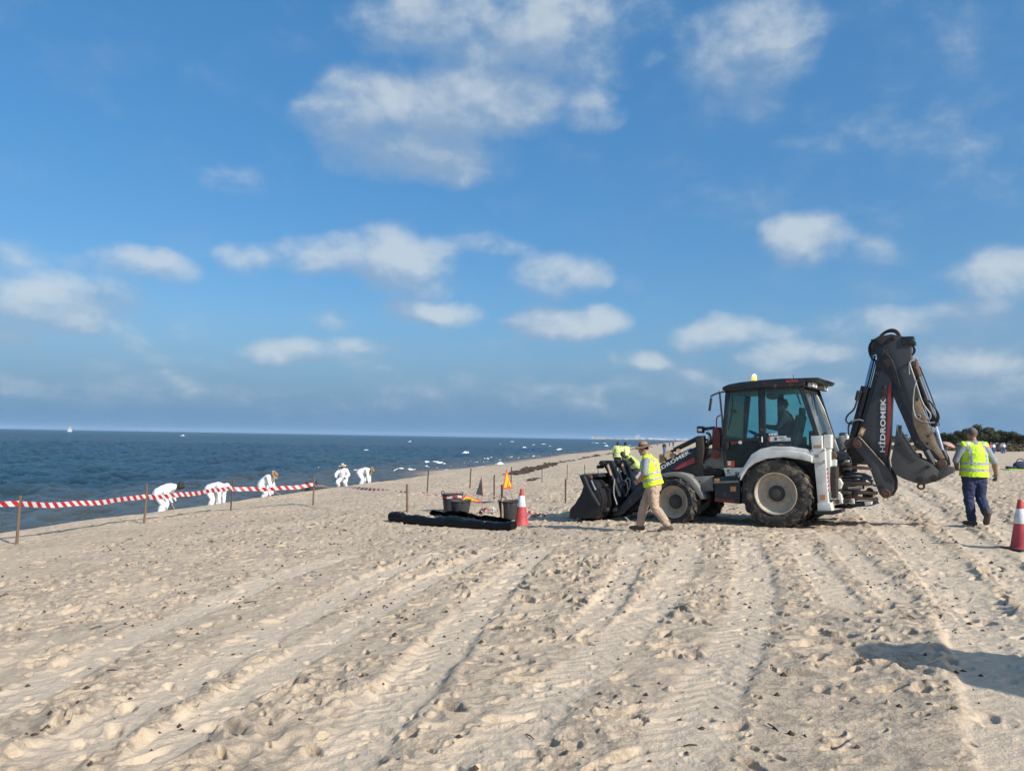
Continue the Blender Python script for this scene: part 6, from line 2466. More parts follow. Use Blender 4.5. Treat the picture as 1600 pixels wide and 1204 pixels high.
    spots = [(1052, 220, 'shirt_dark', 'beach walker in dark clothes far off, right of the walker by the loader arm'), (1027, 300, 'cloth_red', 'tiny beach walker in red far along the waterline'),
             (1046, 260, 'cloth_blue', 'tiny beach walker in blue far along the sand')]
    for (px, dist, shm, lab) in spots:
        c = copy_tree(src)
        c.location = far_at(px, dist)
        c['label'] = lab
        for ch in c.children:
            if ch.name.startswith('shirt'):
                ch.data = ch.data.copy()
                ch.data.materials[0] = MATS[shm]
    bg = 'beachgoers at the foot of the dunes'
    for (px, dist, shm, lab, fx) in ((1547, 118, 'cloth_red', 'beachgoer in red at the foot of the dunes, left of a couple', .4), (1552, 119, 'coverall_white', 'beachgoer in white at the foot of the dunes, right of a couple', -.4),
                                     (1565, 122, 'cloth_pink', 'beachgoer in pink right of the couple at the foot of the dunes', .2), (1568, 121, 'coverall_white', 'rightmost beachgoer in white at the foot of the dunes', -.6)):
        c = copy_tree(src)
        c.location = far_at(px, dist)
        c.rotation_euler = (0, 0, math.atan2(-1, fx))
        c['label'] = lab
        c['group'] = bg
        for ch in c.children:
            if ch.name.startswith('shirt'):
                ch.data = ch.data.copy()
                ch.data.materials[0] = MATS[shm]


random.seed(5)
build_people()
print('people', _time.time() - _t0)

# ------------------------------------------------------------------ posts, tape and the things lying on the sand
mat('post_rust', (0.085, 0.050, 0.032), 0.8, dirt=(0.20, 0.13, 0.08), dirt_amt=0.35, dirt_scale=9)
mat('post_wood', (0.15, 0.10, 0.062), 0.85, dirt=(0.10, 0.065, 0.04), dirt_amt=0.35, dirt_scale=7, bump=0.4)
mat('tape_red', (0.62, 0.035, 0.045), 0.45, var=0.04)
mat('tape_white', (0.80, 0.80, 0.80), 0.45, var=0.03)
mat('cone_red', (0.43, 0.058, 0.060), 0.6, dirt=(0.36, 0.22, 0.16), dirt_amt=0.30, dirt_scale=6, bump=0.1)
mat('cone_white', (0.62, 0.63, 0.63), 0.45, dirt=(0.42, 0.35, 0.27), dirt_amt=0.30, dirt_scale=8)
mat('rubber_base', (0.025, 0.025, 0.026), 0.8)
mat('black_film', (0.007, 0.0075, 0.009), 0.38, dirt=(0.16, 0.125, 0.09), dirt_amt=0.06, dirt_scale=4, bump=0.9, bump_scale=11)
MATS['black_film'].node_tree.nodes['Principled BSDF'].inputs['Specular IOR Level'].default_value = 0.18
mat('tub_rubber', (0.040, 0.042, 0.043), 0.75, dirt=(0.22, 0.17, 0.12), dirt_amt=0.40, dirt_scale=6, bump=0.3)
mat('sign_yellow', (0.72, 0.40, 0.02), 0.45, dirt=(0.4, 0.28, 0.12), dirt_amt=0.12)
mat('sign_red', (0.55, 0.05, 0.04), 0.45)
mat('sign_grey', (0.20, 0.185, 0.165), 0.55, dirt=(0.2, 0.13, 0.08), dirt_amt=0.25)
mat('weed', (0.055, 0.036, 0.022), 0.9)
mat('foam_white', (0.82, 0.85, 0.86), 0.6, var=0.03, bump=0.6, bump_scale=8)

POSTS = [  # top px, bottom px, bottom x, kind
    (32, 773.6, 26, 848.6, 'wood'), (230, 756, 225, 817, 'wood'), (364.4, 747, 360.3, 799, 'rust'), (490.8, 743, 489, 789, 'wood'), (636, 756, 636.6, 801.6, 'wood'),
    (669.6, 732.4, 667.4, 768.6, 'rust'), (736, 730.6, 734, 762.6, 'rust'), (772.4, 741.6, 772, 779, 'rust'), (784.4, 757, 785.2, 813.6, 'pale'), (799.4, 729, 798, 758, 'rust'),
    (847, 729, 846.6, 754, 'rust'), (886.6, 725.4, 886, 750, 'rust'), (884, 748, 883.6, 785, 'rust'), (913.6, 725.8, 913.6, 757, 'rust'), (934.4, 723.4, 934.4, 752, 'rust'),
]
POST_LABELS = [
    'weathered wooden stake holding the tape, leftmost of the row', 'weathered wooden stake left of the worker with shaggy dark hair', 'rusty stake between the hooded white worker and the one in a brown straw hat', 'wooden stake in front of the black tub at the waterline',
    'wooden stake standing just behind the left end of the black roll', 'rusty stake near the water, right of the tape and before the first wave', 'rusty stake in front of the breaking wave', 'rusty stake between the edge-on sign and the yellow warning sign',
    'stake with a pale bare lower half beside the tub by the traffic cone', 'rusty stake just behind the yellow triangular warning sign', 'rusty stake standing alone beyond the traffic cone, by the line of seaweed', 'rusty stake farther of the two left of the front bucket',
    'rusty stake nearer of the two left of the front bucket', 'thin rusty stake behind the left corner of the front bucket', 'thin rusty stake behind the front bucket, left of the pair in pale vests',
]
POST_TOP = []


def build_posts():
    for (tx, ty, bx, by, kind), lab in zip(POSTS, POST_LABELS):
        p = px_ground(bx, by)
        z = gz(p.x, p.y)
        # height from the picture at that distance
        d = pix_dir(tx, ty)
        k = p.y / d.y
        top = CAM + d * k
        h = top.z - z
        r = .032 if kind == 'wood' else (.026 if kind != 'pale' else .028)
        if tx in (886.6, 913.6, 934.4, 847):
            r = .017
        base, tip = V((p.x, p.y, z - .18)), V((top.x, p.y + random.uniform(-.03, .03), top.z))
        POST_TOP.append((base, tip))
        mb = MB()
        pts = [lerp(base, tip, q) + V((random.uniform(-.004, .004), random.uniform(-.004, .004), 0)) for q in (0, .3, .6, .9, 1)]
        mb.tube(pts, [r, r * 1.03, r * .97, r, r * .95], 8 if kind == 'wood' else 10)
        m = {'wood': 'post_wood', 'rust': 'post_rust', 'pale': 'post_rust'}[kind]
        if kind == 'pale':
            o = empty('stake', V((p.x, p.y, z)))
            tag(o, lab, 'stake', 'stakes driven into the sand')
            for (a, b_, mm, nm) in ((0, .70, 'worn_tan', 'lower_shaft'), (.70, 1, 'post_rust', 'upper_shaft')):
                q = MB()
                q.tube([lerp(base, tip, a), lerp(base, tip, b_)], r, 10)
                q.bm.verts.ensure_lookup_table()
                for v_ in q.bm.verts:
                    v_.co -= V((p.x, p.y, z))
                q.build(nm, MATS[mm], o)
        else:
            for v_ in mb.bm.verts:
                v_.co -= V((p.x, p.y, z))
            o = mb.build('stake', MATS[m])
            o.location = (p.x, p.y, z)
            tag(o, lab, 'stake', 'stakes driven into the sand')


def tape_span(bm, a, b, sag, width, stripe, twist, ph, n_per=3, t1=None):
    """one span of barrier tape as slanted red and white fields; twist = turns along the span"""
    L_ = (b - a).length
    ns = max(4, int(L_ / stripe))
    nseg = ns * n_per
    side = (b - a).normalized()
    pts = []
    for i in range(nseg + 1):
        f = i / nseg
        c = lerp(a, b, f) + V((0, 0, -4 * sag * f * (1 - f)))
        c += V((0, 0, .012 * math.sin(f * 17 + ph)))
        ang = 2 * PI * twist * f + .25 * math.sin(f * 9 + ph)
        w = width * (1 - .25 * abs(math.sin(f * 23 + ph)) * (1 if twist else .4))
        nrm = side.cross(V((0, 0, 1))).normalized()
        upv = V((0, 0, 1)) * math.cos(ang) + nrm * math.sin(ang)
        pts.append((c, upv, w))
    slant = n_per * .9
    rows = []
    for i, (c, upv, w) in enumerate(pts):
        rows.append((c + upv * w / 2, c, c - upv * w / 2))
    def at(fi, row):
        fi = min(max(fi, 0), nseg)
        i = min(int(fi), nseg - 1)
        return lerp(rows[i][row], rows[i + 1][row], fi - i)
    prev = None
    for i in range(-int(slant), nseg + int(slant) + 1):
        col = []
        for r_ in range(3):
            col.append(at(i + slant * (r_ - 1) * .5, r_))
        vs = [bm.verts.new(p) for p in col]
        if prev:
            mi = ((i + 100 * n_per - 1) // n_per) % 2
            for r_ in range(2):
                q = (prev[r_], vs[r_], vs[r_ + 1], prev[r_ + 1])
                if (q[0].co - q[1].co).length < 1e-5 and (q[2].co - q[3].co).length < 1e-5:
                    continue
                f = bm.faces.new(q)
                f.material_index = mi
        prev = vs


def build_tape():
    bm = bmesh.new()
    def pt(i, py):
        b, t = POST_TOP[i]
        # height on the stake from its picture position
        d = pix_dir(POSTS[i][0], py)
        z = (CAM + d * (b.y / d.y)).z
        f = (z - b.z) / (t.z - b.z)
        return lerp(b, t, f) + V((0, -.028, 0))
    p0 = pt(0, 785)
    e = p0 + V((-2.2, -1.6, -.13))
    tape_span(bm, e, p0, .02, .14, .115, 0, .3)
    tape_span(bm, pt(0, 787.5), pt(1, 774), .09, .14, .125, 0, 1.0)
    tape_span(bm, pt(1, 776.5), pt(2, 761), .05, .145, .125, 0, 2.0)
    tape_span(bm, pt(2, 763), pt(3, 757), .07, .145, .125, 0, 4.0)
    tape_span(bm, pt(3, 759), pt(4, 768), -.02, .10, .15, 0.8, 0.0)
    # lower, twisted run past the tubs to the signs
    q = px_ground(690, 797)
    a = pt(4, 769)
    b = V((q.x, q.y, gz(q.x, q.y) + .46))
    tape_span(bm, a, b, .03, .03, .14, 2.5, 1.0)
    q2 = px_ground(773, 779)
    c = V((q2.x, q2.y - .04, gz(q2.x, q2.y) + .12))
    tape_span(bm, b + V((.6, 0, .0)), c, .0, .03, .14, 2.0, 1.0)
    me = bpy.data.meshes.new('barrier_tape')
    bmesh.ops.solidify(bm, geom=bm.faces[:], thickness=.0015)
    bm.to_mesh(me)
    bm.free()
    o = add_obj('barrier_tape', me, None, [MATS['tape_red'], MATS['tape_white']])
    tag(o, 'red and white striped barrier tape strung from stake to stake along the water', 'barrier tape')
    # thin tape strings between the farther stakes
    for (i, j, py0, py1, lab) in ((13, 14, 734.5, 735.5, 'thin string tied between the two stakes behind the front bucket'),):
        m = MB()
        a, b = pt(i, py0), pt(j, py1)
        m.tube([a, lerp(a, b, .5) + V((0, 0, -.03)), b + (b - a) * .5], .008, 5)
        o = m.build('string', MATS['hose_grey'])
        tag(o, lab, 'string')


def build_cone(px, py, h, label):
    p = px_ground(px, py)
    z = gz(p.x, p.y) - .01
    root = empty('traffic_cone', V((p.x, p.y, z)), random.uniform(-.4, .4))
    tag(root, label, 'traffic cone', 'red and white traffic cones')
    k = h / .75
    b = MB()
    b.box((0, 0, .018), (.40 * k, .40 * k, .036), bevel=.012)
    b.build('base', MATS['rubber_base'], root)
    def R_(z_):
        return lerp(.145, .032, (z_ - .03) / (h - .03)) * (1 if z_ > .08 else 1.0) * (k if k > 1 else 1)
    zs = [.034, .06, .10, h * .28, h * .52]
    m = MB()
    m.lathe([(R_(.03) * 1.12, .034), (R_(.05) * 1.06, .05), (R_(.08), .075), (R_(h * .3), h * .3), (R_(h * .53), h * .53)], (0, 0, 0), (0, 0, 1), 32)
    m.build('lower_sleeve', MATS['cone_red'], root, 50)
    m = MB()
    m.lathe([(R_(h * .53) + .003, h * .528), (R_(h * .53) + .004, h * .535), (R_(h * .82) + .003, h * .815), (R_(h * .82) + .001, h * .82)], (0, 0, 0), (0, 0, 1), 32)
    m.build('reflective_sleeve', MATS['cone_white'], root, 50)
    m = MB()
    m.lathe([(R_(h * .82), h * .818), (R_(h * .86), h * .86), (R_(h * .93) , h * .93), (R_(h) * 1.08, h * .975), (R_(h) * 1.0, h * .995), (.012, h), (.012, h - .03)], (0, 0, 0), (0, 0, 1), 32)
    m.build('tip', MATS['cone_red'], root, 50)
    return root


def build_tub(px, py, h, r, label, name='rubber_tub', tape=False, lean=0.0):
    p = px_ground(px, py)
    z = gz(p.x, p.y) - .02
    root = empty(name, V((p.x, p.y, z)), random.uniform(0, 3))
    root.rotation_euler[0] = lean
    tag(root, label, 'tub', 'black rubber tubs')
    m = MB()
    m.lathe([(0, .012), (r * .74, .012), (r * .78, .03), (r * .97, h - .02), (r * 1.05, h - .012), (r * 1.06, h + .005), (r * 1.0, h + .008), (r * .94, h - .03), (r * .74, .05), (0, .04)], (0, 0, 0), (0, 0, 1), 36)
    for k in range(4):
        zz = h * (.55 + .1 * k)
    body = m.build('body', MATS['tub_rubber'], root, 40)
    m = MB()
    for k in range(2):
        zz = h * (.72 + .12 * k)
        rr = r * (.78 + .19 * zz / h) + .004
        ring = [V((math.cos(2 * PI * i / 32) * rr, math.sin(2 * PI * i / 32) * rr, zz)) for i in range(33)]
        m.tube(ring, .007, 5)
    m.build('rim_rib', MATS['tub_rubber'], root)
    for s in (1, -1):
        m = MB()
        m.tube([V((s * r * 1.0, -.09, h - .02)), V((s * r * 1.08, -.07, h + .05)), V((s * r * 1.09, 0, h + .075)), V((s * r * 1.08, .07, h + .05)), V((s * r * 1.0, .09, h - .02))], .013, 7, smooth_pts=2)
        m.build('handle', MATS['tub_rubber'], root)
    if tape:
        bm = bmesh.new()
        for i in range(24):
            a0, a1 = 2 * PI * i / 24, 2 * PI * (i + 1) / 24
            rr = r * 1.0 + .014
            z0 = h - .10 + .02 * math.sin(3 * a0)
            z1 = h - .10 + .02 * math.sin(3 * a1)
            vs = [bm.verts.new((math.cos(a) * rr, math.sin(a) * rr, q)) for a, q in ((a0, z0), (a1, z1), (a1, z1 + .07), (a0, z0 + .07))]
            f = bm.faces.new(vs)
            f.material_index = (i // 2) % 2
        bmesh.ops.solidify(bm, geom=bm.faces[:], thickness=.002)
        me = bpy.data.meshes.new('tape_band')
        bm.to_mesh(me)
        bm.free()
        add_obj('tape_band', me, root, [MATS['tape_red'], MATS['tape_white']])
    return root


def tri(size, z0=0.0, inset=0.0):
    """upright triangle in the (x, z) plane"""
    s = size / 2
    hgt = size * .87
    k = 1 - inset
    cz = z0 + hgt / 3
    return [(-s * k, cz - hgt / 3 * k), (s * k, cz - hgt / 3 * k), (0, cz + hgt * 2 / 3 * k)]


def build_sign(loc, rz, size, z0, label, lying=False, tilt=0.0, edge=False):
    root = empty('warning_sign', loc, rz)
    root.rotation_euler = (tilt, 0, rz)
    tag(root, label, 'warning sign', 'triangular road work signs')
    m = MB()
    m.prism(tri(size, z0), -.006, .006, .002)
    m.build('panel', MATS['sign_red'], root)
    m = MB()
    m.prism(tri(size, z0, .24), -.0085, -.006)
    m.build('face', MATS['sign_yellow'], root)
    # road works symbol: digging figure, shovel and heap
    m = MB()
    c = z0 + size * .16
    u = size / 10
    m.prism([(-.3 * u, c + .1 * u), (.3 * u, c + .2 * u), (.75 * u, c + 1.3 * u), (.3 * u, c + 1.5 * u)], -.0105, -.0085)
    m.prism([(-.9 * u, c - .9 * u), (-.55 * u, c - .9 * u), (.1 * u, c + .2 * u), (-.3 * u, c + .25 * u)], -.0105, -.0085)
    m.prism([(.15 * u, c - .9 * u), (.5 * u, c - .9 * u), (.3 * u, c + .2 * u), (-.1 * u, c + .2 * u)], -.0105, -.0085)
    m.prism([(.3 * u, c + 1.2 * u), (.6 * u, c + 1.1 * u), (1.3 * u, c + .2 * u), (1.1 * u, c + .1 * u)], -.0105, -.0085)
    m.prism([(.7 * u, c + 1.5 * u), (1.05 * u, c + 1.5 * u), (1.05 * u, c + 1.9 * u), (.7 * u, c + 1.9 * u)], -.0105, -.0085)
    m.prism([(.9 * u, c - .9 * u), (2.1 * u, c - .9 * u), (1.5 * u, c - .1 * u)], -.0105, -.0085)
    m.build('symbol', MATS['eye_dark'], root)
    m = MB()
    m.prism(tri(size, z0, .06), .007, .009)
    m.build('back_plate', MATS['sign_grey'], root)
    if not lying:
        for (dx, dy) in ((-.16, -.05), (.16, -.05), (0, .42)):
            m = MB()
            m.tube([(dx * .7, .012 if dy > 0 else .0, z0 + (.35 if dy > 0 else .03)), (dx * 1.6, dy, -.03)], .010, 7)
            m.build('leg', MATS['sign_grey'], root)
    return root


def build_items():
    build_posts()
    build_tape()
    build_cone(814.5, 821, .86, 'red and white traffic cone beside the end of the black roll')
    build_cone(1596, 857, .76, 'red and white traffic cone near the walking man in navy trousers, at the right edge')
    build_tub(706, 798, .50, .29, 'tall black tub wrapped with red and white tape, behind the black roll', tape=True)
    build_tub(719, 808, .40, .27, 'small dusty black tub standing directly against the black roll')
    build_tub(796, 812, .44, .29, 'black tub between the pale stake and the traffic cone')
    # the tub at the waterline, behind the crest
    d = pix_dir(488, 700)
    for k in range(400):
        t = 15 + k * .1
        x = d.x / d.y * t
        s, tt = shore_st(np.array([x]), np.array([t]))
        if s[0] < -.75:
            break
    r_ = build_tub(706, 799, .55, .32, 'black tub at the waterline behind the berm, next to a stake')
    r_.location = (x, t, gz(x, t) + .02)

    # black roll of geotextile with a loose fold
    a, b = px_ground(612, 815), px_ground(803, 828)
    n = 42
    mb = MB()
    rings = []
    dirv = (b - a)
    dirv.z = 0
    L_ = dirv.length
    dirv.normalize()
    nv = V((-dirv.y, dirv.x, 0))
    for i in range(n + 1):
        f = i / n
        c = lerp(a, b, f) + nv * (.02 * math.sin(f * 5) + .008 * math.sin(f * 14))
        gzv = gz(c.x, c.y)
        rr = .122 - .012 * f + .004 * math.sin(f * 11 + 1) + .003 * math.sin(f * 29)
        bulge = math.exp(-((f - .52) / .10) ** 2)
        ring = []
        for k in range(28):
            an = 2 * PI * k / 28
            w = 1 + .03 * math.sin(an * 3 + f * 9) + .05 * abs(math.sin(an * 3 + f * 5)) - .03 * abs(math.sin(an * 5 - f * 14))
            hh = (1.0 + .30 * bulge * max(0, math.sin(an)))
            ring.append(mb.bm.verts.new(V((c.x, c.y, gzv - .02)) + nv * math.cos(an) * rr * w * (1.08 + .25 * bulge) + V((0, 0, 1)) * (rr * .92 + math.sin(an) * rr * w * hh * .95)))
        rings.append(ring)
    for r0, r1 in zip(rings[:-1], rings[1:]):
        for k in range(28):
            mb.bm.faces.new((r0[k], r0[(k + 1) % 28], r1[(k + 1) % 28], r1[k]))
    mb.bm.faces.new(rings[0])
    mb.bm.faces.new(list(reversed(rings[-1])))
    # spiral end
    roll = mb.build('fabric_roll', MATS['black_film'], None, 50)
    tag(roll, 'long black roll of ground fabric lying on the sand in front of the tubs', 'fabric roll')
    # loose fold lying behind the roll
    mb = MB()
    rows = []
    for i in range(31):
        f = i / 30
        q = px_ground(lerp(672, 800, f), lerp(806, 818, f))
        row = []
        for j in range(7):
            g = j / 6
            p = V((q.x, q.y, 0)) + V((0, 1, 0)) * (g * .62 - .25)
            ht = .012 + .05 * math.exp(-((f - .38) / .12) ** 2) * (1 - g) + .025 * math.sin(f * 17 + g * 4) * math.sin(g * 3.1) + .14 * (1 - g) ** 3
            row.append(mb.bm.verts.new((p.x, p.y, gz(p.x, p.y) + max(.006, ht * (1 if 0 < i < 30 else .4)))))
        rows.append(row)
    for r0, r1 in zip(rows[:-1], rows[1:]):
        for j in range(6):
            mb.bm.faces.new((r0[j], r0[j + 1], r1[j + 1], r1[j]))
    bmesh.ops.solidify(mb.bm, geom=mb.bm.faces[:], thickness=.01)
    fold = mb.build('loose_fold', MATS['black_film'], roll, 60)

    # signs
    def gpt(px, py):
        p = px_ground(px, py)
        return V((p.x, p.y, gz(p.x, p.y)))
    build_sign(gpt(795, 785), R(64), .74, .42, 'yellow triangular road work sign standing on thin legs behind the tub by the cone', tilt=R(-6))
    s2 = build_sign(gpt(748, 782), R(112), .74, .22, 'grey backed triangular sign seen almost edge-on, left of the yellow one', tilt=R(6))
    s3 = build_sign(gpt(736, 791) + V((0, 0, .12)), R(20), .74, .0, 'yellow triangular road work sign fallen flat beside the tubs', lying=True, tilt=R(-74))
    # scraps of tape and rag by the cone
    for (px, py, lab, seed, wid) in ((833, 806, 'crumpled heap of red and white tape right of the traffic cone', 3, .32), (770, 806, 'crumpled scrap of white and red tape left of the tub by the cone', 8, .28)):
        rnd = random.Random(seed)
        p = gpt(px, py)
        bm = bmesh.new()
        prev = None
        pos = V((p.x - wid, p.y, p.z + .03))
        mi = 0
        for i in range(46):
            pos = pos + V((wid * 2 / 46 + rnd.uniform(-.05, .05), rnd.uniform(-.05, .05), 0))
            zz = gz(pos.x, pos.y) + .02 + abs(rnd.gauss(0, .05))
            dirx = V((rnd.uniform(-1, 1), rnd.uniform(-1, 1), rnd.uniform(-.3, .9))).normalized() * .045
            vs = (bm.verts.new(V((pos.x, pos.y, zz)) + dirx), bm.verts.new(V((pos.x, pos.y, zz)) - dirx))
            if prev:
                f = bm.faces.new((prev[0], vs[0], vs[1], prev[1]))
                f.material_index = (i // 4) % 2
            prev = vs
        bmesh.ops.solidify(bm, geom=bm.faces[:], thickness=.0015)
        me = bpy.data.meshes.new('tape_heap')
        bm.to_mesh(me)
        bm.free()
        o = add_obj('tape_heap', me, None, [MATS['tape_red'], MATS['tape_white']])
        tag(o, lab, 'tape scrap')

    # towel with a bag at the right edge of the beach
    p = gpt(1588, 733)
    root = empty('beach_bag', p)
    tag(root, 'dark blue bag lying on a green towel on the sand at the right edge', 'bag')
    m = MB()
    m.ball((0.25, 0, .22), (.42, .22, .24), 16, 10)
    m.box((-.25, .02, .10), (.5, .3, .16), bevel=.06)
    m.build('body', MATS['trousers_navy'], root)
    m = MB()
    m.tube([(.0, 0, .38), (.1, 0, .58), (.35, 0, .58), (.5, 0, .38)], .025, 6, smooth_pts=2)
    m.build('handle', MATS['trousers_navy'], root)
    m = MB()
    for i in range(1):
        m.box((.1, -.25, .02), (1.7, .7, .03), bevel=.01)
    tw = m.build('towel', MATS['vest_lime'])
    tw.location = p
    tag(tw, 'green towel spread under the dark blue bag at the right edge', 'towel')


random.seed(11)
build_items()
print('items', _time.time() - _t0)

# ------------------------------------------------------------------ water's edge, boats, dunes, wood and far town
def leaf_mat(name, a, b):
    m, N, bs, out = new_mat(name)
    oi = N.n('ShaderNodeObjectInfo')
    geo = N.n('ShaderNodeNewGeometry')
    nz = N.noise(geo.outputs['Position'], 0.9, 3)
    f = N.math('MULTIPLY_ADD', oi.outputs['Random'], 0.5, N.math('MULTIPLY', nz.outputs['Fac'], 0.6))
    N.set(bs.inputs['Base Color'], N.mix(f, (*a, 1), (*b, 1)))
    bs.inputs['Roughness'].default_value = 0.85
    bs.inputs['Specular IOR Level'].default_value = 0.15
    return m


leaf_mat('pine_leaf', (0.042, 0.053, 0.030), (0.074, 0.080, 0.042))
leaf_mat('scrub_leaf', (0.060, 0.055, 0.030), (0.125, 0.100, 0.055))
mat('bark', (0.10, 0.075, 0.055), 0.9)
mat('sail_white', (0.80, 0.80, 0.78), 0.7)
mat('hull_white', (0.75, 0.75, 0.74), 0.4)
mat('far_wall', (0.66, 0.63, 0.58), 0.8, var=0.05)
mat('far_window', (0.10, 0.12, 0.14), 0.3)
mat('far_roof', (0.42, 0.36, 0.30), 0.8)


def sea_point(px, py):
    d = pix_dir(px, py)
    t = (SEA_Z - CAM.z) / d.z
    return CAM + d * t


def build_foam():
    """breaking crests and the wash along the sand: lumpy sheets of foam lying on the water"""
    rnd = np.random.RandomState(4)
    V_, Q_ = [], []
    nv = 0
    caps = [(697, 738, 26, 9, .30), (705, 742, 14, 5, .2), (678, 723.5, 38, 6, .30), (726, 709.5, 16, 4, .35), (872, 703, 22, 4, .4), (888, 706.5, 16, 3, .4), (762, 734, 64, 6, .22), (783, 729, 46, 8, .32), (722, 744, 44, 3, .1), (740, 737, 40, 4, .12),
            (510, 730, 22, 5, .28), (574, 703.5, 10, 2.5, .3), (712, 745.5, 26, 3, .08), (820, 725, 18, 3, .15), (850, 721, 18, 3, .15), (880, 715, 14, 3, .2), (905, 714, 30, 3, .2), (860, 697, 8, 2, .4),
            (930, 709, 16, 2, .2), (948, 697, 12, 2, .4), (945, 692.5, 9, 1.5, .5), (933, 692.5, 8, 1.5, .5), (800, 690, 8, 1.4, .5), (850, 694, 10, 1.6, .4), (640, 690, 6, 1.3, .5), (820, 700, 9, 1.6, .4)]
    for k in range(6):
        x = rnd.uniform(780, 990)
        y = rnd.uniform(688, 704)
        caps.append((x, y, rnd.uniform(3, 7), rnd.uniform(.6, 1.2), .3))
    for (px, py, w, h, ht) in caps:
        if py < 669.8 + .0172 * px + 4:
            continue
        c = sea_point(px, py)
        s, t = shore_st(np.array([c.x]), np.array([c.y]))
        dep = c.y
        W = w * dep / F_PX
        D = h * dep * dep / (F_PX * (CAM.z - SEA_Z)) * .9
        D = min(D, W * 1.2)
        nx, ny = 26, 12
        u, v = np.meshgrid(np.linspace(-1, 1, nx), np.linspace(-1, 1, ny), indexing='ij')
        # along the shoreline-ish wave crest: mostly across the view
        X = c.x + u * W / 2 + v * D * .15
        Y = c.y + v * D / 2 + u * W * .10
        n1 = perlin(X / (W * .16), Y / max(D * .3, .1), 200) * .5 + perlin(X / (W * .07), Y / max(D * .15, .05), 201) * .35
        r = np.sqrt(u * u + v * v)
        m = 1 - r + n1 * .75
        keep = m > .12
        Z = sea_height(X.ravel(), Y.ravel()).reshape(X.shape) + .015 + np.clip(m, 0, 1) * ht * (.75 + .5 * n1)
        idx = np.arange(nx * ny).reshape(nx, ny) + nv
        q = []
        for i in range(nx - 1):
            for j in range(ny - 1):
                if keep[i, j] and keep[i + 1, j] and keep[i, j + 1] and keep[i + 1, j + 1]:
                    q.append((idx[i, j], idx[i + 1, j], idx[i + 1, j + 1], idx[i, j + 1]))
        V_.append(np.stack([X.ravel(), Y.ravel(), Z.ravel()], 1))
        Q_ += q
        nv += nx * ny
    # wash strip along the waterline
    t = np.linspace(50, 150, 620)
    for (s0, wd, thr, seed) in ((-5.7, 1.1, .30, 210), (-8.6, 1.0, .50, 214)):
        n = 14
        k = 0.34 - 0.268 * sstep(t, 24, 50)
        sw = (SEA_Z + .98) / k                       # waterline
        S = sw[:, None] - (np.linspace(-.15, wd, n)[None, :] + (0 if seed == 210 else 2.0)) + perlin(t / 6., t * 0, seed)[:, None] * .5 - perlin(t / 9.0, t * 0 + .5, 3)[:, None] * .55
        T = np.repeat(t[:, None], n, 1)
        X = SHORE_0[0] + S * SHORE_D[1] + T * SHORE_D[0]
        Y = SHORE_0[1] - S * SHORE_D[0] + T * SHORE_D[1]
        m = perlin(T / 2.2, S / .6, seed + 1) + .5 * perlin(T / .7, S / .25, seed + 2)
        keep = m > thr
        Z = np.maximum(sea_height(X.ravel(), Y.ravel()), ground_base(X.ravel(), Y.ravel())).reshape(X.shape) + .02 + np.clip(m, 0, 1) * .06
        idx = np.arange(X.size).reshape(X.shape) + nv
        for i in range(X.shape[0] - 1):
            for j in range(n - 1):
                if keep[i, j] and keep[i + 1, j] and keep[i, j + 1] and keep[i + 1, j + 1]:
                    Q_.append((idx[i, j], idx[i, j + 1], idx[i + 1, j + 1], idx[i + 1, j]))
        V_.append(np.stack([X.ravel(), Y.ravel(), Z.ravel()], 1))
        nv += X.size
    me = fast_mesh('sea_foam', np.concatenate(V_), np.array(Q_))
    o = add_obj('sea_foam', me, None, MATS['foam_white'])
    tag(o, 'white foam on breaking crests and along the water edge', 'foam', kind='stuff')


def build_weed():
    rnd = random.Random(9)
    mb = MB()
    spots = []
    for k in range(230):
        f = rnd.random()
        spots.append((lerp(802, 866, f) + rnd.gauss(0, 4), lerp(741, 724.5, f) + rnd.gauss(0, 1.2), rnd.uniform(.08, .28)))
    for k in range(90):
        f = rnd.random()
        spots.append((lerp(866, 1010, f), lerp(724, 698, f) + rnd.gauss(0, .7), rnd.uniform(.1, .3)))
    for k in range(16):
        spots.append((832 + rnd.gauss(0, 4), 750 + rnd.gauss(0, .6), rnd.uniform(.06, .16)))
    for (px, py, r) in spots:
        p = px_ground(px, py)
        z = gz(p.x, p.y)
        for j in range(3):
            c = V((p.x + rnd.gauss(0, r * .6), p.y + rnd.gauss(0, r * .6), z + r * .12))
            n0 = len(mb.bm.verts)
            vs = []
            for k in range(6):
                a = 2 * PI * k / 6
                vs.append(mb.bm.verts.new(c + V((math.cos(a) * r * rnd.uniform(.5, 1.2), math.sin(a) * r * rnd.uniform(.5, 1.2), rnd.uniform(-.2, .25) * r))))
            top = mb.bm.verts.new(c + V((0, 0, r * rnd.uniform(.2, .5))))
            for k in range(6):
                mb.bm.faces.new((vs[k], vs[(k + 1) % 6], top))
    o = mb.build('seaweed', MATS['weed'], None, smooth=False)
    tag(o, 'brown seaweed washed up in a line along the beach', 'seaweed', kind='stuff')


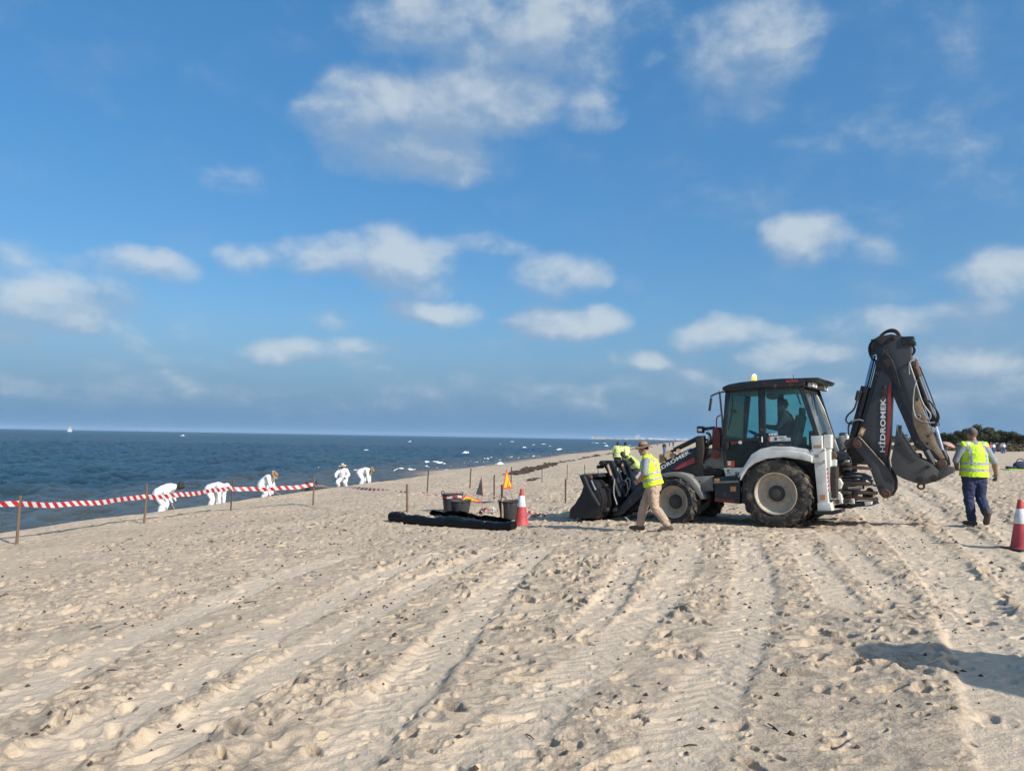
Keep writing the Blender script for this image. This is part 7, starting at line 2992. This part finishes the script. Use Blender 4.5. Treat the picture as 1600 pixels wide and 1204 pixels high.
def build_boats():
    p = sea_point(108, 671.6)
    dist = 1500.0
    d = pix_dir(108, 690)
    p = V((d.x / d.y * dist, dist, SEA_Z))
    root = empty('sailboat', p, .3)
    tag(root, 'small white sailboat on the horizon at the left', 'sailboat')
    m = MB()
    m.prism([(-4.5, 0), (-4.2, 1.1), (4.6, 1.3), (3.6, 0)], -1.1, 1.1, .15)
    m.build('hull', MATS['hull_white'], root)
    m = MB()
    m.box((-.4, 0, 1.6), (3.2, 1.5, .7), bevel=.15)
    m.build('cabin', MATS['hull_white'], root)
    m = MB()
    m.tube([(.4, 0, 1), (.4, 0, 12.2)], .08, 6)
    m.tube([(.4, 0, 2.2), (-4.0, 0, 2.1)], .06, 6)
    m.build('mast', MATS['sign_grey'], root)
    def sail(pts, name):
        m = MB()
        a, b, c = [V(q) for q in pts]
        rows = []
        n = 8
        for i in range(n + 1):
            row = []
            for j in range(n + 1 - i):
                u, v = i / n, j / n
                w = 1 - u - v
                bul = .55 * (w * u + u * v + v * w) * 2
                row.append(m.bm.verts.new(a * w + b * u + c * v + V((0, bul, 0))))
            rows.append(row)
        for i in range(n):
            for j in range(n - i):
                m.bm.faces.new((rows[i][j], rows[i + 1][j], rows[i][j + 1]))
                if j < n - i - 1:
                    m.bm.faces.new((rows[i + 1][j], rows[i + 1][j + 1], rows[i][j + 1]))
        bmesh.ops.solidify(m.bm, geom=m.bm.faces[:], thickness=.03)
        m.build(name, MATS['sail_white'], root, 60)
    sail([(.3, 0, 2.3), (-4.2, 0, 2.2), (.3, 0, 12.0)], 'mainsail')
    sail([(4.4, 0, 1.4), (.6, 0, 1.8), (.5, 0, 10.6)], 'jib')
    dist = 620.0
    d = pix_dir(285, 690)
    p = V((d.x / d.y * dist, dist, SEA_Z))
    root = empty('motorboat', p, -.2)
    tag(root, 'tiny white motorboat on the far water right of the sailboat', 'motorboat')
    m = MB()
    m.prism([(-1.6, 0), (-1.7, .55), (2.0, .75), (1.4, 0)], -.6, .6, .1)
    m.build('hull', MATS['hull_white'], root)
    m = MB()
    m.prism([(-.3, .6), (-.2, 1.25), (.5, 1.2), (.8, .65)], -.45, .45, .06)
    m.build('cabin', MATS['hull_white'], root)


def make_tree(variant, hgt):
    rnd = random.Random(100 + variant)
    root = empty('pine_tree', (0, 0, 0))
    m = MB()
    lean = V((rnd.uniform(-.4, .4), rnd.uniform(-.4, .4), 0))
    top = V((0, 0, hgt * .72)) + lean
    m.tube([V((0, 0, -.5)), lerp(V((0, 0, 0)), top, .5) + lean * .2, top], [.17, .12, .06], 7)
    lobes = []
    nl = rnd.randint(5, 8)
    for k in range(nl):
        a = 2 * PI * k / nl + rnd.uniform(-.4, .4)
        r = rnd.uniform(.5, 1.7) * hgt / 6
        c = V((math.cos(a) * r, math.sin(a) * r, hgt * rnd.uniform(.42, .84))) + lean
        lobes.append((c, rnd.uniform(.75, 1.35) * hgt / 6))
        m.tube([lerp(V((0, 0, 0)), top, rnd.uniform(.35, .7)), lerp(top * .6, c, .6), c], [.07, .05, .02], 5)
    lobes.append((V((0, 0, hgt * .88)) + lean, 1.0 * hgt / 6))
    m.build('trunk', MATS['bark'], root)
    v, q = [], []
    for (c, r) in lobes:
        for k in range(120):
            d = V((rnd.gauss(0, 1), rnd.gauss(0, 1), rnd.gauss(0, 1))).normalized()
            p = c + V((d.x, d.y, d.z * .72)) * r * rnd.uniform(.55, 1.08)
            sz = rnd.uniform(.13, .30)
            n = (d + V((rnd.uniform(-.7, .7), rnd.uniform(-.7, .7), rnd.uniform(-.2, .8)))).normalized()
            u = n.orthogonal().normalized()
            w = n.cross(u)
            a = rnd.uniform(0, PI)
            u, w = u * math.cos(a) + w * math.sin(a), w * math.cos(a) - u * math.sin(a)
            i = len(v)
            v += [p + u * sz, p + w * sz * .7 + n * sz * .2, p - u * sz, p - w * sz * .7 + n * sz * .2]
            q.append((i, i + 1, i + 2, i + 3))
    me = fast_mesh('crown', [tuple(a) for a in v], q, smooth=False)
    add_obj('crown', me, root, MATS['pine_leaf'])
    return root


def build_wood():
    rnd = random.Random(21)
    protos = [make_tree(i, h) for i, h in enumerate((6.2, 7.0, 5.4, 6.6, 7.6))]
    lab = 'dark green pine among those forming the low wood behind the dunes at the right'
    grp = 'pines of the low wood behind the dunes'
    first = [True] * 5
    n = 0
    spots = []
    for k in range(150):
        px = rnd.uniform(1455, 1690)
        dist = rnd.uniform(205, 300)
        spots.append((px, dist, 1.0))
    for k in range(60):
        spots.append((rnd.uniform(1285, 1475), rnd.uniform(340, 480), rnd.uniform(.8, 1.1)))
    for k in range(16):
        spots.append((rnd.uniform(1468, 1500), rnd.uniform(240, 300), .85))
    for (px, dist, sc) in spots:
        d = pix_dir(px, 690)
        x, y = d.x / d.y * dist, dist
        i = rnd.randrange(5)
        # the wood is tallest around the middle of its visible stretch
        hump = .72 + .08 * math.exp(-((px - 1545) / 38.0) ** 2) + .10 * math.sin(px * .05)
        if first[i]:
            o = protos[i]
            first[i] = False
        else:
            o = copy_tree(protos[i])
        o.location = (x, y, PLATEAU + .6)
        s = sc * hump * rnd.uniform(.85, 1.1)
        o.scale = (s * 1.15, s * 1.15, s)
        o.rotation_euler = (0, 0, rnd.uniform(0, 2 * PI))
        tag(o, lab if px > 1440 else 'small far pine in the thin line of trees seen between cab and rear arm', 'pine tree', grp if px > 1440 else 'far thin line of pines')
    # dune scrub: low grey-green bushes on the dunes, one mass
    v, q = [], []
    for k in range(7000):
        px = rnd.uniform(1180, 1720)
        dist = rnd.uniform(150, 260) ** 1.0
        d = pix_dir(px, 690)
        x, y = d.x / d.y * dist, dist
        if perlin(np.array([x / 11.]), np.array([y / 11.]), 61)[0] < -.12 and rnd.random() < .8:
            continue
        if dist < 175 and rnd.random() < .5:
            continue
        s_, t_ = shore_st(np.array([x]), np.array([y]))
        z = PLATEAU - .15 + float((sstep(s_, 60, 140) * (1.5 + 1.2 * perlin(np.array([x / 26.]), np.array([y / 26.]), 90) + 0.7 * perlin(np.array([x / 9.]), np.array([y / 9.]), 91)))[0])
        r = rnd.uniform(.35, .95)
        for j in range(9):
            dd = V((rnd.gauss(0, 1), rnd.gauss(0, 1), abs(rnd.gauss(0, 1)))).normalized()
            p = V((x, y, z)) + V((dd.x, dd.y, dd.z * .8)) * r
            sz = rnd.uniform(.14, .34)
            nrm = (dd + V((rnd.uniform(-.8, .8), rnd.uniform(-.8, .8), .4))).normalized()
            u = nrm.orthogonal().normalized()
            w = nrm.cross(u)
            i = len(v)
            v += [p + u * sz, p + w * sz, p - u * sz, p - w * sz]
            q.append((i, i + 1, i + 2, i + 3))
    me = fast_mesh('dune_scrub', [tuple(a) for a in v], q, smooth=False)
    o = add_obj('dune_scrub', me, None, MATS['scrub_leaf'])
    tag(o, 'brownish green scrub covering the dunes below the wood', 'scrub', kind='stuff')


def build_beach_things():
    # pink parasol and a dark tent far along the sand, seen beside the rear bucket
    def parasol(loc, r, h, m, label, tiltv=None, seg=10):
        root = empty('beach_parasol', loc)
        tag(root, label, 'parasol')
        ax = (tiltv or V((0.05, 0, 1))).normalized()
        e1 = ax.orthogonal().normalized()
        e2 = ax.cross(e1)
        c = V((0, 0, h))
        b = MB()
        rows = []
        for (f, dz) in ((.0, .0), (.35, -.05), (.7, -.17), (1.0, -.34)):
            row = []
            for k in range(seg * 3):
                a = 2 * PI * k / (seg * 3)
                sag = -.05 * abs(math.sin(a * seg / 2)) * f * r
                row.append(b.bm.verts.new(c + (e1 * math.cos(a) + e2 * math.sin(a)) * r * f + ax * (dz * r + sag)))
            rows.append(row)
        for r0, r1 in zip(rows[:-1], rows[1:]):
            for k in range(seg * 3):
                k2 = (k + 1) % (seg * 3)
                b.bm.faces.new((r0[k], r0[k2], r1[k2], r1[k]))
        bmesh.ops.remove_doubles(b.bm, verts=b.bm.verts[:], dist=1e-4)
        bmesh.ops.solidify(b.bm, geom=b.bm.faces[:], thickness=.01)
        b.build('canopy', MATS[m], root, 60)
        b = MB()
        b.tube([c + ax * .12, c - ax * .6, V((c.x - ax.x * 1.2, c.y - ax.y * 1.2, -.3))], .022, 8)
        b.build('pole', MATS['chrome'], root)
        return root
    d = pix_dir(1484, 690)
    x, y = d.x / d.y * 105, 105
    parasol(V((x, y, gz(x, y))), 0.85, 1.5, 'cloth_pink', 'faded pink parasol far off between the rear bucket and the man in navy trousers', V((.3, -.4, 1)))
    d = pix_dir(1430, 690)
    x, y = d.x / d.y * 62, 62
    root = empty('beach_tent', V((x, y, gz(x, y))), .5)
    tag(root, 'small dark beach tent seen far off just above the rear bucket', 'tent')
    b = MB()
    rows = []
    for i in range(9):
        a = PI * i / 8
        rows.append([b.bm.verts.new((math.cos(a) * .55, -.4 * math.sin(a) ** .5 * s, math.sin(a) * .62)) for s in (-1, -.3, .3, 1)])
    for r0, r1 in zip(rows[:-1], rows[1:]):
        for j in range(3):
            b.bm.faces.new((r0[j], r0[j + 1], r1[j + 1], r1[j]))
    bmesh.ops.solidify(b.bm, geom=b.bm.faces[:], thickness=.02)
    b.build('shell', MATS['shirt_dark'], root, 60)
    b = MB()
    b.box((0, 0, .02), (1.0, .7, .03), bevel=.01)
    b.build('floor_mat', MATS['cloth_pink'], root)

    # parasol added out of view, standing in for whatever shades the lower right sand
    g = px_ground(1785, 1102)
    hgt = 2.35
    k = hgt / SUN_DIR.z
    c = V((g.x, g.y, g.z)) + SUN_DIR * k
    u = V((1, -.30, 0)).normalized()          # long axis of the shade on the sand
    w = V((.30, 1, 0)).normalized()
    al = .66
    # unit e2 = al*w + be*sun
    dw = w.dot(SUN_DIR)
    be = -al * dw + math.sqrt(max(0, (al * dw) ** 2 - al * al + 1))
    e2 = (w * al + SUN_DIR * be).normalized()
    ax = u.cross(e2).normalized()
    if ax.z < 0:
        ax = -ax
    o = parasol(V((c.x, c.y, gz(c.x, c.y))), 1.05, c.z - gz(c.x, c.y) - .02, 'cloth_blue', 'large tilted blue parasol added beyond the right edge to shade the corner sand', ax)
    return o


def build_town():
    rnd = random.Random(33)
    # low far coast
    t = []
    ang0, ang1 = pix_dir(915, 690), pix_dir(1330, 690)
    mb = MB()
    rows = []
    n = 60
    for i in range(n + 1):
        px = lerp(925, 1400, i / n)
        d = pix_dir(px, 690)
        row = []
        for (dist, z) in ((7600, SEA_Z - 1), (7800, 2.0), (9500, 5 + 3 * math.sin(i * .7)), (11500, 4)):
            row.append(mb.bm.verts.new((d.x / d.y * dist, dist, z if 2 < i else min(z, SEA_Z - .5))))
        rows.append(row)
    for r0, r1 in zip(rows[:-1], rows[1:]):
        for j in range(3):
            mb.bm.faces.new((r0[j], r1[j], r1[j + 1], r0[j + 1]))
    o = mb.build('far_coast', MATS['scrub_leaf'], None)
    tag(o, 'low far coast beyond the bay', kind='structure')

    def building(w, dpt, h, tower):
        root = empty('apartment_building', (0, 0, 0))
        m = MB()
        m.box((0, 0, h / 2), (w, dpt, h))
        m.box((w * .1, 0, h + 1.5), (w * .4, dpt * .5, 3.0))
        m.build('wall', MATS['far_wall'], root, smooth=False)
        m = MB()
        nf = max(2, int(h / 6))
        for k in range(nf):
            m.box((0, -dpt / 2 - .03, (k + .55) * h / nf), (w * .86, .10, h / nf * .32))
        m.build('window', MATS['far_window'], root, smooth=False)
        return root
    kinds = [building(46, 24, 26, 0), building(30, 22, 44, 0), building(70, 26, 18, 0), building(22, 22, 66, 1), building(18, 18, 30, 0)]
    used = [False] * 5
    spots = []
    for k in range(46):
        px = rnd.choice([rnd.uniform(925, 960), rnd.uniform(940, 1000), rnd.uniform(955, 1010), rnd.uniform(1005, 1070)])
        spots.append((px, rnd.uniform(8000, 9400), rnd.choice((0, 0, 1, 2, 2, 4)), rnd.uniform(.35, .75)))
    spots += [(993, 8300, 3, .62), (997.5, 8350, 3, .85), (1001, 8300, 1, .7), (984, 8350, 1, .6), (1004, 8400, 0, .7), (927, 8200, 3, .45), (934, 8300, 1, .4)]
    for k in range(14):
        spots.append((rnd.uniform(1015, 1090), rnd.uniform(8200, 8800), 2, rnd.uniform(.6, 1.1)))
    for (px, dist, i, sc) in spots:
        d = pix_dir(px, 690)
        o = kinds[i] if not used[i] else copy_tree(kinds[i])
        used[i] = True
        o.location = (d.x / d.y * dist, dist, 1.0)
        o.scale = (sc, sc, sc)
        o.rotation_euler = (0, 0, rnd.uniform(-.4, .4))
        tall = i == 3
        tag(o, 'pale tower block in the hazy town across the bay' if tall else 'pale low block in the hazy town across the bay', 'building', 'tower blocks of the far town' if tall else 'low blocks of the far town')


def build_debris():
    rnd = random.Random(77)
    mb = MB()
    n = 0
    while n < 1300:
        x = rnd.uniform(-9, 9)
        y = rnd.uniform(3.2, 22)
        if abs(x) > y * .75 or math.hypot(x - 5.8, y - 16) < 3.0:
            continue
        pr = perlin(np.array([x / 1.7 + 5]), np.array([y / 1.7]), 33)[0]
        if pr < .0 and rnd.random() < .8:
            continue
        n += 1
        z = gz(x, y)
        r = rnd.uniform(.006, .024) * (1 + .03 * y)
        if rnd.random() < .07:
            a = rnd.uniform(0, PI)
            d = V((math.cos(a), math.sin(a), rnd.uniform(-.1, .2))) * r * rnd.uniform(1.5, 3)
            mb.tube([V((x, y, z + r * .3)) - d, V((x, y, z + r * .6)), V((x, y, z + r * .3)) + d], r * .22, 4)
        else:
            vs = [mb.bm.verts.new((x + math.cos(2 * PI * k / 5) * r * rnd.uniform(.6, 1.3), y + math.sin(2 * PI * k / 5) * r * rnd.uniform(.6, 1.3), z - .004 + rnd.uniform(0, .4) * r)) for k in range(5)]
            top = mb.bm.verts.new((x + rnd.uniform(-.3, .3) * r, y, z + r * rnd.uniform(.5, 1.1)))
            for k in range(5):
                mb.bm.faces.new((vs[k], vs[(k + 1) % 5], top))
    o = mb.build('beach_debris', MATS['weed'], None, smooth=False)
    tag(o, 'dark crumbs of weed and twigs scattered over the sand', 'debris', kind='stuff')


build_debris()
build_foam()
build_weed()
build_boats()
build_wood()
build_beach_things()
build_town()


def build_haze():
    m = bpy.data.materials.new('haze')
    m.use_nodes = True
    N = Nodes(m.node_tree)
    out = N.n('ShaderNodeOutputMaterial')
    v = N.n('ShaderNodeVolumePrincipled')
    v.inputs['Color'].default_value = (0.52, 0.74, 1.0, 1)
    v.inputs['Density'].default_value = HAZE
    v.inputs['Anisotropy'].default_value = 0.0
    N.l(v.outputs[0], out.inputs['Volume'])
    mb = MB()
    mb.box((0, 0, 57.0), (64000, 64000, 130.0))
    o = mb.build('haze', m, None, smooth=False)
    tag(o, 'thin pale sea haze', kind='stuff')


HAZE = 3.5e-5
if HAZE > 0:
    build_haze()
print('all', _time.time() - _t0)
